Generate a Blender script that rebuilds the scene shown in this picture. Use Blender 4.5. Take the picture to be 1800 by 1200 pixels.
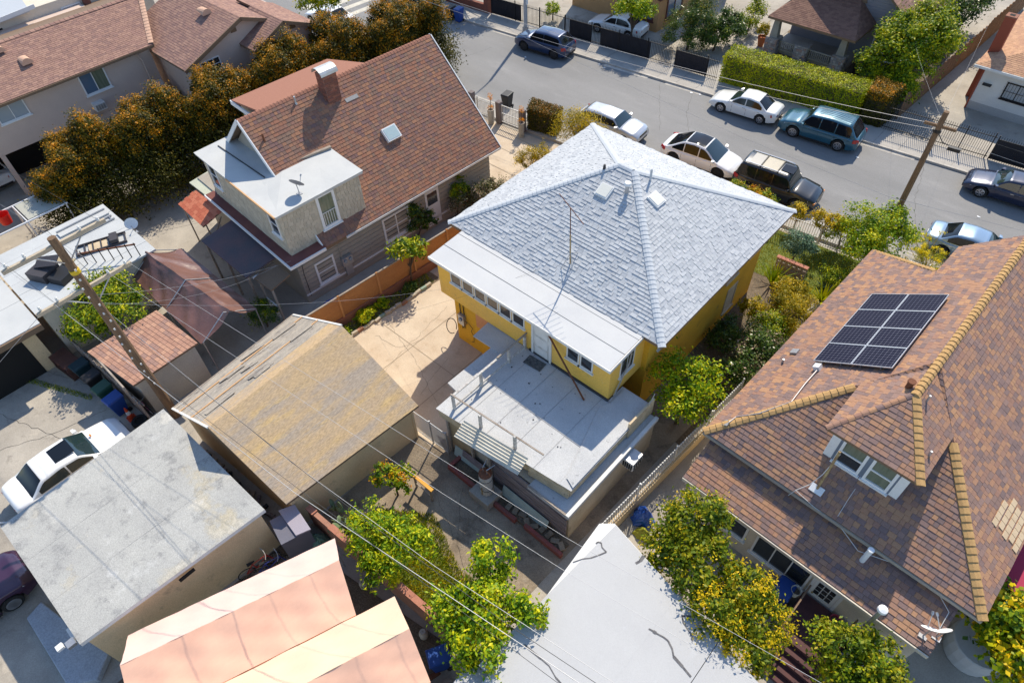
import bpy, math, random
import numpy as np
from mathutils import Vector, Matrix
for _o in list(bpy.data.objects): bpy.data.objects.remove(_o)
SC = bpy.context.scene
COL = SC.collection
RAD = math.radians
# ---------------------------------------------------------------- camera
CAMZ = 24.0
_p, _r, _y = RAD(48.722), RAD(2.4094), RAD(43.856)
_f = Vector((-math.sin(_y)*math.cos(_p), math.cos(_y)*math.cos(_p), -math.sin(_p)))
_rt = Vector((math.cos(_y), math.sin(_y), 0)); _dn = _f.cross(_rt)
_r2 = _rt*math.cos(_r)+_dn*math.sin(_r); _d2 = -_rt*math.sin(_r)+_dn*math.cos(_r)
cam = bpy.data.cameras.new("camera"); CAM = bpy.data.objects.new("camera", cam); COL.objects.link(CAM)
CAM.matrix_world = Matrix(((_r2.x, -_d2.x, -_f.x, 0), (_r2.y, -_d2.y, -_f.y, 0), (_r2.z, -_d2.z, -_f.z, CAMZ), (0, 0, 0, 1)))
cam.sensor_width = 36; cam.lens = 1181.19/1800*36; cam.clip_start = .1; cam.clip_end = 2000
SC.camera = CAM
# ---------------------------------------------------------------- sky, sun, exposure
SUN_EL = 46.0; SUN_DIR = Vector((-.385, .923, 0)).normalized()      # towards the sun (street side, left)
W = bpy.data.worlds.new("World"); SC.world = W; W.use_nodes = True
nt = W.node_tree; bg = nt.nodes["Background"]
sk = nt.nodes.new("ShaderNodeTexSky"); sk.sky_type = 'NISHITA'; sk.sun_disc = False
sk.sun_elevation = RAD(SUN_EL); sk.sun_rotation = math.atan2(SUN_DIR.x, SUN_DIR.y)
sk.air_density = 1.0; sk.dust_density = .3; sk.ozone_density = 2.2; sk.altitude = 80
nt.links.new(sk.outputs[0], bg.inputs[0]); bg.inputs[1].default_value = .125
sl = bpy.data.lights.new("sun", 'SUN'); sl.energy = 3.3; sl.angle = RAD(.53); sl.color = (1, .90, .735)
SUN = bpy.data.objects.new("sun", sl); COL.objects.link(SUN); SUN.location = (-30, 60, 80)
_sv = Vector((SUN_DIR.x*math.cos(RAD(SUN_EL)), SUN_DIR.y*math.cos(RAD(SUN_EL)), math.sin(RAD(SUN_EL))))
SUN.rotation_euler = (-_sv).to_track_quat('-Z', 'Y').to_euler()
vs = SC.view_settings; vs.view_transform = 'Standard'; vs.look = 'None'; vs.exposure = .82; vs.gamma = 1; vs.use_curve_mapping = False
SC.render.engine = 'CYCLES'
SC.cycles.diffuse_bounces = 6; SC.cycles.max_bounces = 12
# ---------------------------------------------------------------- helpers
OFF = {}
def tag(o, label=None, cat=None, group=None, kind=None):
    if label: o["label"] = label
    if cat: o["category"] = cat
    if group: o["group"] = group
    if kind: o["kind"] = kind
    return o
def T(name, label, cat, loc=(0, 0, 0), rz=0, group=None):
    o = bpy.data.objects.new(name, None); COL.objects.link(o); o.location = loc; o.rotation_euler = (0, 0, rz)
    o.empty_display_size = .2; OFF[o.name] = (0, 0, 0) if rz else tuple(loc)
    return tag(o, label, cat, group)
def frame(O, U, N):
    U = Vector(U).normalized(); N = Vector(N).normalized(); V = N.cross(U)
    return (Vector(O), U, V, N)
class B:
    def __init__(s): s.v = []; s.f = []; s.m = []; s.mi = 0
    def add(s, vs, fs):
        n = len(s.v); s.v += [tuple(p) for p in vs]; s.f += [tuple(i+n for i in f) for f in fs]; s.m += [s.mi]*len(fs); return s
    def poly(s, *p): return s.add(p, [tuple(range(len(p)))])
    def box(s, x0, x1, y0, y1, z0, z1):
        return s.add([(x0,y0,z0),(x1,y0,z0),(x1,y1,z0),(x0,y1,z0),(x0,y0,z1),(x1,y0,z1),(x1,y1,z1),(x0,y1,z1)],
                     [(0,3,2,1),(4,5,6,7),(0,1,5,4),(1,2,6,5),(2,3,7,6),(3,0,4,7)])
    def fbox(s, F, u0, u1, v0, v1, n0, n1):
        O, U, V, N = F; P = lambda u, v, n: O+U*u+V*v+N*n
        return s.add([P(u0,v0,n0),P(u1,v0,n0),P(u1,v1,n0),P(u0,v1,n0),P(u0,v0,n1),P(u1,v0,n1),P(u1,v1,n1),P(u0,v1,n1)],
                     [(0,3,2,1),(4,5,6,7),(0,1,5,4),(1,2,6,5),(2,3,7,6),(3,0,4,7)])
    def prism(s, pts, z0, z1):
        n = len(pts); z0f = z0 if callable(z0) else (lambda x, y: z0); z1f = z1 if callable(z1) else (lambda x, y: z1)
        return s.add([(x,y,z0f(x,y)) for x, y in pts]+[(x,y,z1f(x,y)) for x, y in pts],
                     [tuple(range(n-1,-1,-1)), tuple(range(n,2*n))]+[(i,(i+1)%n,n+(i+1)%n,n+i) for i in range(n)])
    def slab(s, top, th):            # polygon in space thickened downwards
        n = len(top)
        return s.add([tuple(p) for p in top]+[(p[0],p[1],p[2]-th) for p in top],
                     [tuple(range(n)), tuple(range(2*n-1,n-1,-1))]+[(n+i,n+(i+1)%n,(i+1)%n,i) for i in range(n)])
    def bar(s, a, b, w, h=None):     # square bar between two points
        a = Vector(a); b = Vector(b); d = b-a; L = d.length; d.normalize(); h = h or w
        up = Vector((0,0,1)) if abs(d.z) < .98 else Vector((0,1,0)); r = d.cross(up).normalized(); u = r.cross(d)
        return s.fbox((a, d, r, u), 0, L, -w/2, w/2, -h/2, h/2)
    def tube(s, pts, r, n=6, cap=True):
        pts = [Vector(p) for p in pts]; R = r if hasattr(r, '__len__') else [r]*len(pts); vs = []; fs = []
        ref = None
        for i, p in enumerate(pts):
            d = (pts[min(i+1,len(pts)-1)]-pts[max(i-1,0)]).normalized()
            if ref is None: ref = Vector((0,0,1)) if abs(d.z) < .9 else Vector((1,0,0))
            x = d.cross(ref).normalized(); y = x.cross(d); ref = y
            for k in range(n):
                a = 2*math.pi*k/n; vs.append(p+(x*math.cos(a)+y*math.sin(a))*R[i])
        for i in range(len(pts)-1):
            for k in range(n): fs.append((i*n+k, i*n+(k+1)%n, (i+1)*n+(k+1)%n, (i+1)*n+k))
        if cap: fs += [tuple(range(n-1,-1,-1)), tuple((len(pts)-1)*n+k for k in range(n))]
        return s.add(vs, fs)
    def lathe(s, c, prof, n=14, axis=2):
        vs = []; fs = []; c = Vector(c)
        for r, z in prof:
            for k in range(n):
                a = 2*math.pi*k/n; q = (r*math.cos(a), r*math.sin(a), z)
                q = q if axis == 2 else ((q[2], q[0], q[1]) if axis == 0 else (q[1], q[2], q[0])); vs.append(c+Vector(q))
        for i in range(len(prof)-1):
            for k in range(n): fs.append((i*n+k, i*n+(k+1)%n, (i+1)*n+(k+1)%n, (i+1)*n+k))
        fs += [tuple(range(n-1,-1,-1)), tuple((len(prof)-1)*n+k for k in range(n))]
        return s.add(vs, fs)
    def build(s, name, mat, parent=None, label=None, cat=None, group=None, kind=None, smooth=False, bevel=0, fix=False):
        if parent is None:
            a = np.array(s.v); loc = (float((a[:,0].min()+a[:,0].max())/2), float((a[:,1].min()+a[:,1].max())/2), float(a[:,2].min()))
        else: loc = OFF[parent.name]
        me = bpy.data.meshes.new(name); me.from_pydata([(x-loc[0],y-loc[1],z-loc[2]) for x, y, z in s.v], [], s.f)
        if isinstance(mat, (list, tuple)):
            for m in mat: me.materials.append(m)
            me.polygons.foreach_set("material_index", s.m)
        else: me.materials.append(mat)
        if smooth: me.polygons.foreach_set("use_smooth", [True]*len(me.polygons))
        o = bpy.data.objects.new(name, me); COL.objects.link(o)
        if parent is None: o.location = loc
        else: o.parent = parent
        OFF[o.name] = loc
        if bevel:
            md = o.modifiers.new("bevel", 'BEVEL'); md.width = bevel; md.segments = 2; md.limit_method = 'ANGLE'
        return tag(o, label, cat, group, kind)
def dup(root, loc, rz=0, label=None, scale=None):
    r = root.copy(); COL.objects.link(r); r.location = loc; r.rotation_euler = (0, 0, rz)
    if scale: r.scale = scale
    if label: r["label"] = label
    OFF[r.name] = (0, 0, 0)
    for ch in root.children:
        c = ch.copy(); COL.objects.link(c); c.parent = r
        for gch in ch.children:
            d = gch.copy(); COL.objects.link(d); d.parent = c
    return r
# ---------------------------------------------------------------- materials
def nd(t, typ, **k):
    n = t.nodes.new(typ)
    for a, v in k.items():
        if a in n.inputs: n.inputs[a].default_value = v
        else: setattr(n, a, v)
    return n
def ramp(t, stops, const=False):
    n = t.nodes.new("ShaderNodeValToRGB"); e = n.color_ramp.elements
    n.color_ramp.interpolation = 'CONSTANT' if const else 'LINEAR'
    while len(e) > len(stops): e.remove(e[-1])
    while len(e) < len(stops): e.new(1)
    for x, (p, c) in zip(e, stops):
        x.position = p; x.color = (c, c, c, 1) if isinstance(c, (int, float)) else (*c[:3], 1)
    return n
MATS = {}
def soft(pal, k, sat=1.0, gain=1.0):
    m = [sum(c[i] for c in pal)/len(pal) for i in range(3)]; out = []
    for c in pal:
        q = [m[i]+(c[i]-m[i])*k for i in range(3)]; g = .3*q[0]+.59*q[1]+.11*q[2]; out.append(tuple(max(.004,(g+(v-g)*sat)*gain) for v in q))
    return out
def M(name, col, rough=.85, col2=None, sc=1.2, amt=.8, fine=.12, fsc=30, bump=0, bsc=60, metal=0, spec=.4, stain=None, ssc=.5, coat=0,
      island=None, ssharp=(.52, .62), stretch=None, detail=6, emit=0, alpha=1, trans=0):
    """base colour, broad mottling towards col2, fine grain, optional stains with a hard-ish edge, bump"""
    m = bpy.data.materials.new(name); m.use_nodes = True; t = m.node_tree; L = t.links.new; b = t.nodes["Principled BSDF"]; MATS[name] = m
    geo = nd(t, "ShaderNodeNewGeometry"); pos = geo.outputs["Position"]
    if stretch:
        mp = nd(t, "ShaderNodeMapping"); mp.inputs["Scale"].default_value = stretch; L(pos, mp.inputs[0]); pos = mp.outputs[0]
    def noise(s, d=detail, r=.6):
        n = nd(t, "ShaderNodeTexNoise"); n.inputs["Scale"].default_value = s; n.inputs["Detail"].default_value = d; n.inputs["Roughness"].default_value = r
        L(pos, n.inputs["Vector"]); return n.outputs["Fac"]
    def mix(f, a, bb, mode='MIX'):
        n = nd(t, "ShaderNodeMix", data_type='RGBA', blend_type=mode)
        for sck, v in ((n.inputs["Factor"], f), (n.inputs["A"], a), (n.inputs["B"], bb)):
            pass
        ins = [i for i in n.inputs if i.type == 'RGBA']
        if isinstance(f, float): n.inputs[0].default_value = f
        else: L(f, n.inputs[0])
        for i, v in zip(ins, (a, bb)):
            if isinstance(v, tuple): i.default_value = (*v[:3], 1)
            else: L(v, i)
        return [o for o in n.outputs if o.type == 'RGBA'][0]
    if island:
        oi = nd(t, "ShaderNodeObjectInfo"); ad = nd(t, "ShaderNodeMath", operation='ADD'); fr = nd(t, "ShaderNodeMath", operation='FRACT')
        L(oi.outputs["Random"], ad.inputs[0]); L(geo.outputs["Random Per Island"], ad.inputs[1]); L(ad.outputs[0], fr.inputs[0])
        k = len(island); rp = ramp(t, [(i/k, c) for i, c in enumerate(island)], True); L(fr.outputs[0], rp.inputs[0]); base = rp.outputs[0]
    else: base = tuple(col)
    if col2 is not None:
        rp = ramp(t, [(.35, 0), (.65, amt)]); L(noise(sc), rp.inputs[0]); base = mix(rp.outputs[0], base, tuple(col2))
    for st in ([] if stain is None else (stain if isinstance(stain, list) else [stain])):
        c, s, lo, hi, a = st; rp = ramp(t, [(lo, 0), (hi, a)]); L(noise(s, 8, .65), rp.inputs[0]); base = mix(rp.outputs[0], base, tuple(c))
    if fine:
        rp = ramp(t, [(.3, 1-fine*1.6), (.7, 1+fine)]); L(noise(fsc, 3), rp.inputs[0]); base = mix(1.0, base, rp.outputs[0], 'MULTIPLY')
    if isinstance(base, tuple): b.inputs["Base Color"].default_value = (*base[:3], 1)
    else: L(base, b.inputs["Base Color"])
    b.inputs["Roughness"].default_value = rough; b.inputs["Metallic"].default_value = metal; b.inputs["Specular IOR Level"].default_value = spec
    if coat: b.inputs["Coat Weight"].default_value = coat; b.inputs["Coat Roughness"].default_value = .05
    if trans: b.inputs["Transmission Weight"].default_value = trans
    if alpha < 1: b.inputs["Alpha"].default_value = alpha
    if bump:
        bn = nd(t, "ShaderNodeBump"); bn.inputs["Strength"].default_value = min(1, bump); bn.inputs["Distance"].default_value = .02
        L(noise(bsc, 4), bn.inputs["Height"]); L(bn.outputs[0], b.inputs["Normal"])
    return m
def LEAF(name, cols, tr=.3, rough=.5, spec=.22, gain=1.75, sat=1.3):
    cols = [tuple(max(.003,(.3*c[0]+.59*c[1]+.11*c[2])*(1-sat)+v*sat)*gain*(1.22 if i == 0 else 1) for i, v in enumerate(c)) for c in cols]
    m = bpy.data.materials.new(name); m.use_nodes = True; t = m.node_tree; L = t.links.new; b = t.nodes["Principled BSDF"]; MATS[name] = m
    geo = nd(t, "ShaderNodeNewGeometry"); oi = nd(t, "ShaderNodeObjectInfo")
    rp = ramp(t, [(i/(len(cols)-1), c) for i, c in enumerate(cols)])
    n = nd(t, "ShaderNodeTexNoise"); n.inputs["Scale"].default_value = 1.6; n.inputs["Detail"].default_value = 2; L(geo.outputs["Position"], n.inputs["Vector"])
    a = nd(t, "ShaderNodeMath", operation='MULTIPLY_ADD'); a.inputs[1].default_value = .8; L(geo.outputs["Random Per Island"], a.inputs[0])
    sb = nd(t, "ShaderNodeMath", operation='MULTIPLY_ADD'); sb.inputs[1].default_value = 1.3; sb.inputs[2].default_value = -.55; L(n.outputs["Fac"], sb.inputs[0]); L(sb.outputs[0], a.inputs[2])
    L(a.outputs[0], rp.inputs[0]); L(rp.outputs[0], b.inputs["Base Color"]); b.inputs["Roughness"].default_value = rough; b.inputs["Specular IOR Level"].default_value = spec
    tb = nd(t, "ShaderNodeBsdfTranslucent"); mx = nd(t, "ShaderNodeMixShader"); mx.inputs[0].default_value = tr
    L(rp.outputs[0], tb.inputs[0]); L(b.outputs[0], mx.inputs[1]); L(tb.outputs[0], mx.inputs[2]); L(mx.outputs[0], t.nodes["Material Output"].inputs[0])
    return m
# ---------------------------------------------------------------- material library
m_conc = M("concrete", (.44,.40,.34), .9, (.30,.27,.23), .5, .8, .10, 25, stain=[((.16,.14,.12), 1.3, .58, .72, .55), ((.56,.50,.41), .8, .60, .75, .6)], bump=.25, bsc=25)
m_conc_tan = M("concrete_patio", (.60,.50,.38), .9, (.46,.36,.26), .55, .85, .08, 25, stain=[((.30,.22,.14), 1.1, .60, .74, .5), ((.66,.58,.48), .7, .6, .8, .5)], bump=.2, bsc=25)
m_conc_old = M("concrete_yard", (.36,.29,.21), .92, (.22,.17,.12), .7, .9, .16, 22, stain=[((.09,.07,.05), .9, .55, .7, .8), ((.40,.34,.27), 1.6, .6, .72, .6)], bump=.4, bsc=20)
m_dirt = M("dirt", (.20,.15,.10), .95, (.10,.08,.055), 1.1, .9, .3, 18, stain=[((.30,.24,.17), 2.2, .58, .7, .7)], bump=.8, bsc=14)
m_asph = M("asphalt", (.26,.255,.25), .88, (.205,.203,.20), .22, .9, .14, 45, stain=[((.33,.32,.31), .35, .56, .72, .55), ((.11,.105,.10), .55, .64, .74, .45), ((.09,.09,.09), 2.2, .68, .74, .5)], bump=.25, bsc=70, stretch=(.5,1.6,1))
m_walk = M("sidewalk_concrete", (.43,.40,.36), .9, (.33,.31,.28), .6, .8, .1, 25, stain=[((.22,.2,.18), 1.2, .62, .72, .5)], bump=.2, bsc=25)
m_kerb = M("kerb_concrete", (.52,.48,.42), .9, (.36,.33,.29), 1.5, .8, .12, 20, stain=((.2,.18,.16), 3, .6, .7, .5))
m_lawn = M("lawn_soil", (.16,.19,.04), .95, (.09,.13,.025), 1.4, .8, .3, 25, bump=.8, bsc=20)
m_crack = M("crack", (.07,.06,.05), .95, fine=.2)
m_joint = M("paving_joint", (.30,.24,.17), .95, fine=.2)
m_paintw = M("road_paint", (.62,.58,.48), .8, (.45,.42,.36), 2, .8, .15, 30)
m_patch = M("tar_seam", (.34,.34,.34), .9, fine=.15)
def st(name, b, mat, **k): return b.build(name, mat, kind="structure", **k)
# ---------------------------------------------------------------- ground, street, pavements
SL = .1                                     # street runs at about 5.7 degrees to the lots
near = lambda x: 33.6+SL*x
far = lambda x: 42.65+SL*x
prop = lambda x: 44.75+SL*x                 # far property line
nprop = lambda x: 32.0+SL*x                # near property line
X0, X1 = -260, 230
st("ground", B().poly((-500,-300,-.03),(500,-300,-.03),(500,600,-.03),(-500,600,-.03)), m_conc)
st("road", B().poly((X0,near(X0),-.006),(X1,near(X1),-.006),(X1,far(X1),-.006),(X0,far(X0),-.006)), m_asph)
def strip(fa, fb, x0, x1, z0, z1): return [(x0,fa(x0)),(x1,fa(x1)),(x1,fb(x1)),(x0,fb(x0))]
# kerbs and pavement slabs, cut into flags
kf = st("kerb_far", B().prism(strip(far, lambda x: far(x)+.18, -120, 90, 0, 0), -.03, .13), m_kerb, bevel=.02)
kn = st("kerb_near", B().prism(strip(lambda x: near(x)-.18, near, -120, 90, 0, 0), -.03, .13), m_kerb, bevel=.02)
sf = st("pavement_far", B().prism(strip(lambda x: far(x)+.18, prop, -120, 90, 0, 0), -.03, .10), m_walk)
sn = st("pavement_near", B().prism(strip(nprop, lambda x: near(x)-.18, -120, 90, 0, 0), -.03, .10), m_walk)
rng = random.Random(5)
for x in np.arange(-52, 6, 1.5):
    x = float(x)
    for nm, fa, fb, par in (("paving_slab", lambda x: far(x)+.185, lambda x: prop(x)-.02, sf), ("paving_slab", lambda x: nprop(x)+.02, lambda x: near(x)-.185, sn)):
        b = B(); z = .118+rng.uniform(-.004,.006); g = .012
        b.prism([(x+g,fa(x)),(x+1.5-g,fa(x+1.5)),(x+1.5-g,fb(x+1.5)),(x+g,fb(x))], .1, z); b.build(nm, m_walk, par)
for x0, x1 in ((-27.6,-24.0),(-22.6,-19.9),(-9.2,-5.9),(-38.5,-33.5)):       # driveway aprons across the far pavement
    st("driveway_apron", B().add([(x0,far(x0)-.25,.0),(x1,far(x1)-.25,.0),(x1,far(x1)+.9,.127),(x0,far(x0)+.9,.127),(x0,far(x0)-.25,-.02),(x1,far(x1)-.25,-.02),(x1,far(x1)+.9,.08),(x0,far(x0)+.9,.08)],
       [(0,1,2,3),(4,5,1,0),(5,6,2,1),(7,4,0,3)]), m_kerb)
# faint seams and cracks in the asphalt
def crack(name, pts, w, mat, z=.0, seed=1, par=None):
    r = random.Random(seed); P = []
    for (ax,ay),(bx,by) in zip(pts[:-1], pts[1:]):
        n = max(2,int(math.hypot(bx-ax,by-ay)/.25))
        for i in range(n): P.append((ax+(bx-ax)*i/n+r.uniform(-.06,.06), ay+(by-ay)*i/n+r.uniform(-.06,.06)))
    P.append(pts[-1]); b = B()
    for (ax,ay),(bx,by) in zip(P[:-1],P[1:]):
        d = Vector((bx-ax,by-ay)); d = Vector((-d.y,d.x)).normalized()*w*r.uniform(.4,1)
        b.poly((ax-d.x,ay-d.y,z),(bx-d.x,by-d.y,z),(bx+d.x,by+d.y,z),(ax+d.x,ay+d.y,z))
    return b.build(name, mat, par, kind=None if par else "structure")
crack("road_crack", [(-16.6,34.2),(-19.2,37.6),(-20.6,40.6)], .008, m_crack, 0, 3)
crack("road_crack", [(-19.5,35),(-22,38.6),(-23,40.2)], .007, m_crack, 0, 4)
crack("road_crack", [(-3.2,35),(-4.4,38),(-5.3,42)], .007, m_crack, 0, 6)
crack("road_crack", [(-37,31.5),(-36.5,34),(-36,36.6)], .007, m_crack, 0, 8)
# crosswalk at the far end of the street
cw = B()
for i in range(4):
    x = -53.5+i*1.35; y = 32.1+SL*x+2.4
    cw.poly((x-.35,y+2.6,-.001),(x+.25,y+2.6,-.001),(x+.6,y+7.2,-.001),(x,y+7.2,-.001))
st("crosswalk", cw, m_paintw)
# ---------------------------------------------------------------- lot surfaces
def sheet(name, pts, z, mat): return st(name, B().poly(*[(x,y,z) for x,y in pts]), mat)
sheet("patio", [(-20.9,9.2),(-13.2,8.6),(-12.6,15.5),(-12.6,30),(-20.9,29.2)], -.012, m_conc_tan)
sheet("path", [(-27.6,24.4),(-22.4,23.0),(-20.9,23),(-20.9,29.6),(-30.8,28.6)], -.014, m_conc_tan)
sheet("backyard", [(-14.2,3.1),(-6.2,4.2),(-5.6,18),(-12.9,18),(-13.2,8.6),(-14.3,8.6)], -.016, m_conc_old)
sheet("side_yard_dirt", [(-12.6,15.5),(-5.2,15.5),(-5.0,30.7),(-12.6,30.4)], -.018, m_dirt)
sheet("lawn", [(-9.4,26.8),(-3.9,27.2),(-3.4,31.2),(-10.2,30.6)], -.012, m_lawn)
sheet("yard_grass_patch", [(-12.2,3.4),(-6.6,4.0),(-6.4,5.6),(-8.6,5.4),(-10.9,6.1),(-12.4,5.2)], -.010, m_lawn)
sheet("side_passage", [(-5.2,8.5),(-2.6,8.6),(-2.5,13.5),(-4.9,30),(-5.2,15)], -.010, m_conc)
sheet("alley", [(-60,-40),(-14.6,-40),(-14.6,2.2),(-26.6,1.2),(-60,1.2)], -.014, m_conc)
sheet("rear_yard_dirt", [(-14.5,-8),(-6,-8),(-6.8,3.6),(-14.4,2.3)], -.008, m_dirt)
sheet("neighbour_patio", [(-36,6.2),(-22.2,6.6),(-22.0,11),(-23,24),(-37,24),(-37,8)], -.014, m_conc)
sheet("driveway", [(-31.4,prop(-31.4)),(-21.6,prop(-21.6)),(-21.8,60),(-31.6,60)], -.010, m_conc)
sheet("driveway", [(-21.3,prop(-21.3)),(-19.6,prop(-19.6)),(-19.9,60),(-21.6,60)], -.010, m_walk)
sheet("driveway", [(-8.9,prop(-8.9)),(10,prop(10)),(10,70),(-7.0,70)], -.010, m_conc)
sheet("front_garden_dirt", [(-19.6,prop(-19.6)),(-9.2,prop(-9.2)),(-8.8,60),(-19.9,60)], -.012, m_dirt)
for k, pts in enumerate(([(-20.3,12.2),(-17.2,11.4),(-13.6,9.9)], [(-18.6,14.8),(-18.1,11.3),(-17.6,9.2)], [(-19.9,11.2),(-18.4,11.4),(-17.9,12.6)], [(-16.2,12.4),(-15.6,10.2)], [(-10.9,8.1),(-9.4,6.3),(-8.1,5.6)], [(-11.9,7.4),(-9.6,6.4)],
        [(-34.5,-1.6),(-29.4,-.2),(-26.2,1.2)], [(-28.4,-6.2),(-26.4,-2.3),(-25.6,.4)], [(-33.6,-4.4),(-29.6,-3.1),(-24.5,-1.2)])):
    crack("paving_crack", pts, .005 if k < 6 else .009, m_crack, -.005, 20+k)
for x in (-18.0,-15.2): st("paving_joint", B().poly((x,8.9,-.006),(x+.03,8.9,-.006),(x+.03,15.5,-.006),(x,15.5,-.006)), m_joint)
for y in (11.9,): st("paving_joint", B().poly((-20.8,y,-.0055),(-13.2,y,-.0055),(-13.2,y+.03,-.0055),(-20.8,y+.03,-.0055)), m_joint)
for y in (25.2,26.9,28.4): st("paving_joint", B().poly((-27.4,y,-.0055),(-21,y-.1,-.0055),(-21,y-.07,-.0055),(-27.4,y+.03,-.0055)), m_joint)
# ---------------------------------------------------------------- roofing tools
def clip(poly, conv):
    out = poly
    for i in range(len(conv)):
        a = conv[i]; c = conv[(i+1) % len(conv)]; ex, ey = c[0]-a[0], c[1]-a[1]; inp = out; out = []
        if not inp: return []
        for j in range(len(inp)):
            p = inp[j]; q = inp[(j+1) % len(inp)]
            sp = ex*(p[1]-a[1])-ey*(p[0]-a[0]); sq = ex*(q[1]-a[1])-ey*(q[0]-a[0])
            if sp >= 0: out.append(p)
            if (sp >= 0) != (sq >= 0):
                t = sp/(sp-sq); out.append((p[0]+(q[0]-p[0])*t, p[1]+(q[1]-p[1])*t))
    return out
CAMP = Vector((0, 0, CAMZ))
class Shingles:
    """laminated shingle tabs laid course by course; the 300 that show largest are objects, the rest one mesh"""
    def __init__(s, parent, mat, seed=1, expo=.145, widths=(.19,.25,.32), th=.022, local=None, var=(.9,.7,1.05)):
        s.par = parent; s.mat = mat; s.r = random.Random(seed); s.ex = expo; s.w = widths; s.th = th; s.full = []; s.b = B(); s.local = local; s.var = var
    def facet(s, pts, convs=None, expo=None):
        P = [Vector(p) for p in pts]; U = (P[1]-P[0]).normalized(); N = None
        for k in range(2, len(P)):
            n = U.cross(P[k]-P[0])
            if n.length > 1e-4: N = n.normalized(); break
        V = N.cross(U); F = (P[0]+N*.006, U, V, N); ex = expo or s.ex
        uv = lambda p: ((Vector(p)-P[0]).dot(U), (Vector(p)-P[0]).dot(V))
        for cv in (convs or [pts]):
            c = [uv(p) for p in cv]
            u0 = min(x for x, _ in c); u1 = max(x for x, _ in c); v0 = min(y for _, y in c); v1 = max(y for _, y in c)
            row = int(math.floor(v0/ex))
            while row*ex < v1:
                rr = random.Random(row*131+7); u = u0-rr.uniform(0, .4); v = row*ex
                while u < u1:
                    w = s.r.choice(s.w); q = [(u+.005,v),(u+w-.005,v),(u+w-.005,v+ex*1.12),(u+.005,v+ex*1.12)]; qq = [(a,min(b_,v1)) for a,b_ in q]
                    cl = clip(qq, c)
                    if len(cl) >= 3:
                        if len(cl) == 4 and max(abs(cl[i][0]-q[i][0])+abs(cl[i][1]-q[i][1]) for i in range(4)) < 1e-4: s.full.append((F, u, v, w, ex))
                        else: s.tab(F, cl, v, ex, w)
                    u += w
                row += 1
    def tab(s, F, poly, v, ex, wk=None):
        O, U, V, N = F; n = len(poly); tk = s.th*s.var[s.w.index(wk) if wk in s.w else 0]; h = lambda y: tk*(1-(y-v)/(ex*1.12))+.004
        s.b.add([O+U*x+V*y+N*h(y) for x, y in poly]+[O+U*x+V*y for x, y in poly],
                [tuple(range(n))]+[(n+i,n+(i+1)%n,(i+1)%n,i) for i in range(n)])
    def finish(s, n_ind=300):
        def wc(F, u, v, w, ex):
            p = F[0]+F[1]*(u+w/2)+F[2]*(v+ex/2); N = F[3]
            if s.local: p = s.local @ p; N = s.local.to_3x3() @ N
            return p, N
        def size(t):
            p, N = wc(*t); d = CAMP-p; return -(N.dot(d.normalized()))/d.length_squared if N.dot(d) > 0 else 0
        s.full.sort(key=size); off = Vector(OFF[s.par.name]); me = {}
        for i, t in enumerate(s.full):
            F, u, v, w, ex = t
            if i < n_ind:
                k = (w, ex)
                if k not in me:
                    m = bpy.data.meshes.new("shingle"); a, e, h = .005, ex*1.12, s.th*s.var[s.w.index(w)]+.004
                    m.from_pydata([(a,0,h),(w-a,0,h),(w-a,e,.004),(a,e,.004),(a,0,0),(w-a,0,0),(w-a,e,0),(a,e,0)], [], [(0,1,2,3),(4,5,1,0),(5,6,2,1),(6,7,3,2),(7,4,0,3)])
                    m.materials.append(s.mat); me[k] = m
                o = bpy.data.objects.new("shingle", me[k]); COL.objects.link(o); o.parent = s.par
                O = F[0]+F[1]*u+F[2]*v-off; U, V, N = F[1:]
                o.matrix_local = Matrix(((U.x,V.x,N.x,O.x),(U.y,V.y,N.y,O.y),(U.z,V.z,N.z,O.z),(0,0,0,1)))
            else: s.tab(F, [(u+.005,v),(u+w-.005,v),(u+w-.005,v+ex*1.12),(u+.005,v+ex*1.12)], v, ex, w)
        if s.b.v: s.b.build("shingle_field", s.mat, s.par, kind="stuff")
def caps(parent, mat, a, b, s1, s2, w=.16, step=.2, L=.27, th=.03, lift=.03, name="ridge_cap"):
    """overlapping ridge caps from low end a to high end b; s1, s2 point down the two slopes"""
    a = Vector(a); b = Vector(b); D = (b-a).normalized(); n = int((b-a).length/step); off = Vector(OFF[parent.name])
    s1 = Vector(s1); s2 = Vector(s2); s1 = (s1-D*s1.dot(D)).normalized(); s2 = (s2-D*s2.dot(D)).normalized(); up = -(s1+s2).normalized() if (s1+s2).length > .02 else D.cross(s1)
    if up.z < 0: up = -up
    m = bpy.data.meshes.new(name); vs = []
    for d, h in ((0, th), (L, .006)):
        for base in (0, 1):
            e = up*(h if base == 0 else -.01)
            vs += [D*d+s1*w+e, D*d+s1*w*.35+e+up*.012*(1-base), D*d+s2*w*.35+e+up*.012*(1-base), D*d+s2*w+e]
    fs = [(0,1,9,8),(1,2,10,9),(2,3,11,10),(4,5,1,0),(5,6,2,1),(6,7,3,2),(8,9,13,12),(9,10,14,13),(10,11,15,14),(4,0,8,12),(3,7,15,11)]
    m.from_pydata([tuple(v) for v in vs], [], fs); m.materials.append(mat)
    for i in range(n):
        o = bpy.data.objects.new(name, m); COL.objects.link(o); o.parent = parent; o.location = a+D*(i*step)+up*lift-off
def gable_wall(b, F, u0, u1, h0, apex_u, apex_h, t):      # wall with a gable: outline extruded by t inwards
    pass
m_white = M("white_paint", (.72,.71,.68), .6, (.58,.56,.52), 3, .6, .06, 30, stain=((.35,.31,.26), 5, .64, .72, .5))
m_trim = M("white_trim", (.76,.76,.75), .55, fine=.05)
m_glass = M("window_glass", (.03,.035,.04), .06, fine=0, spec=.9)
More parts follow.
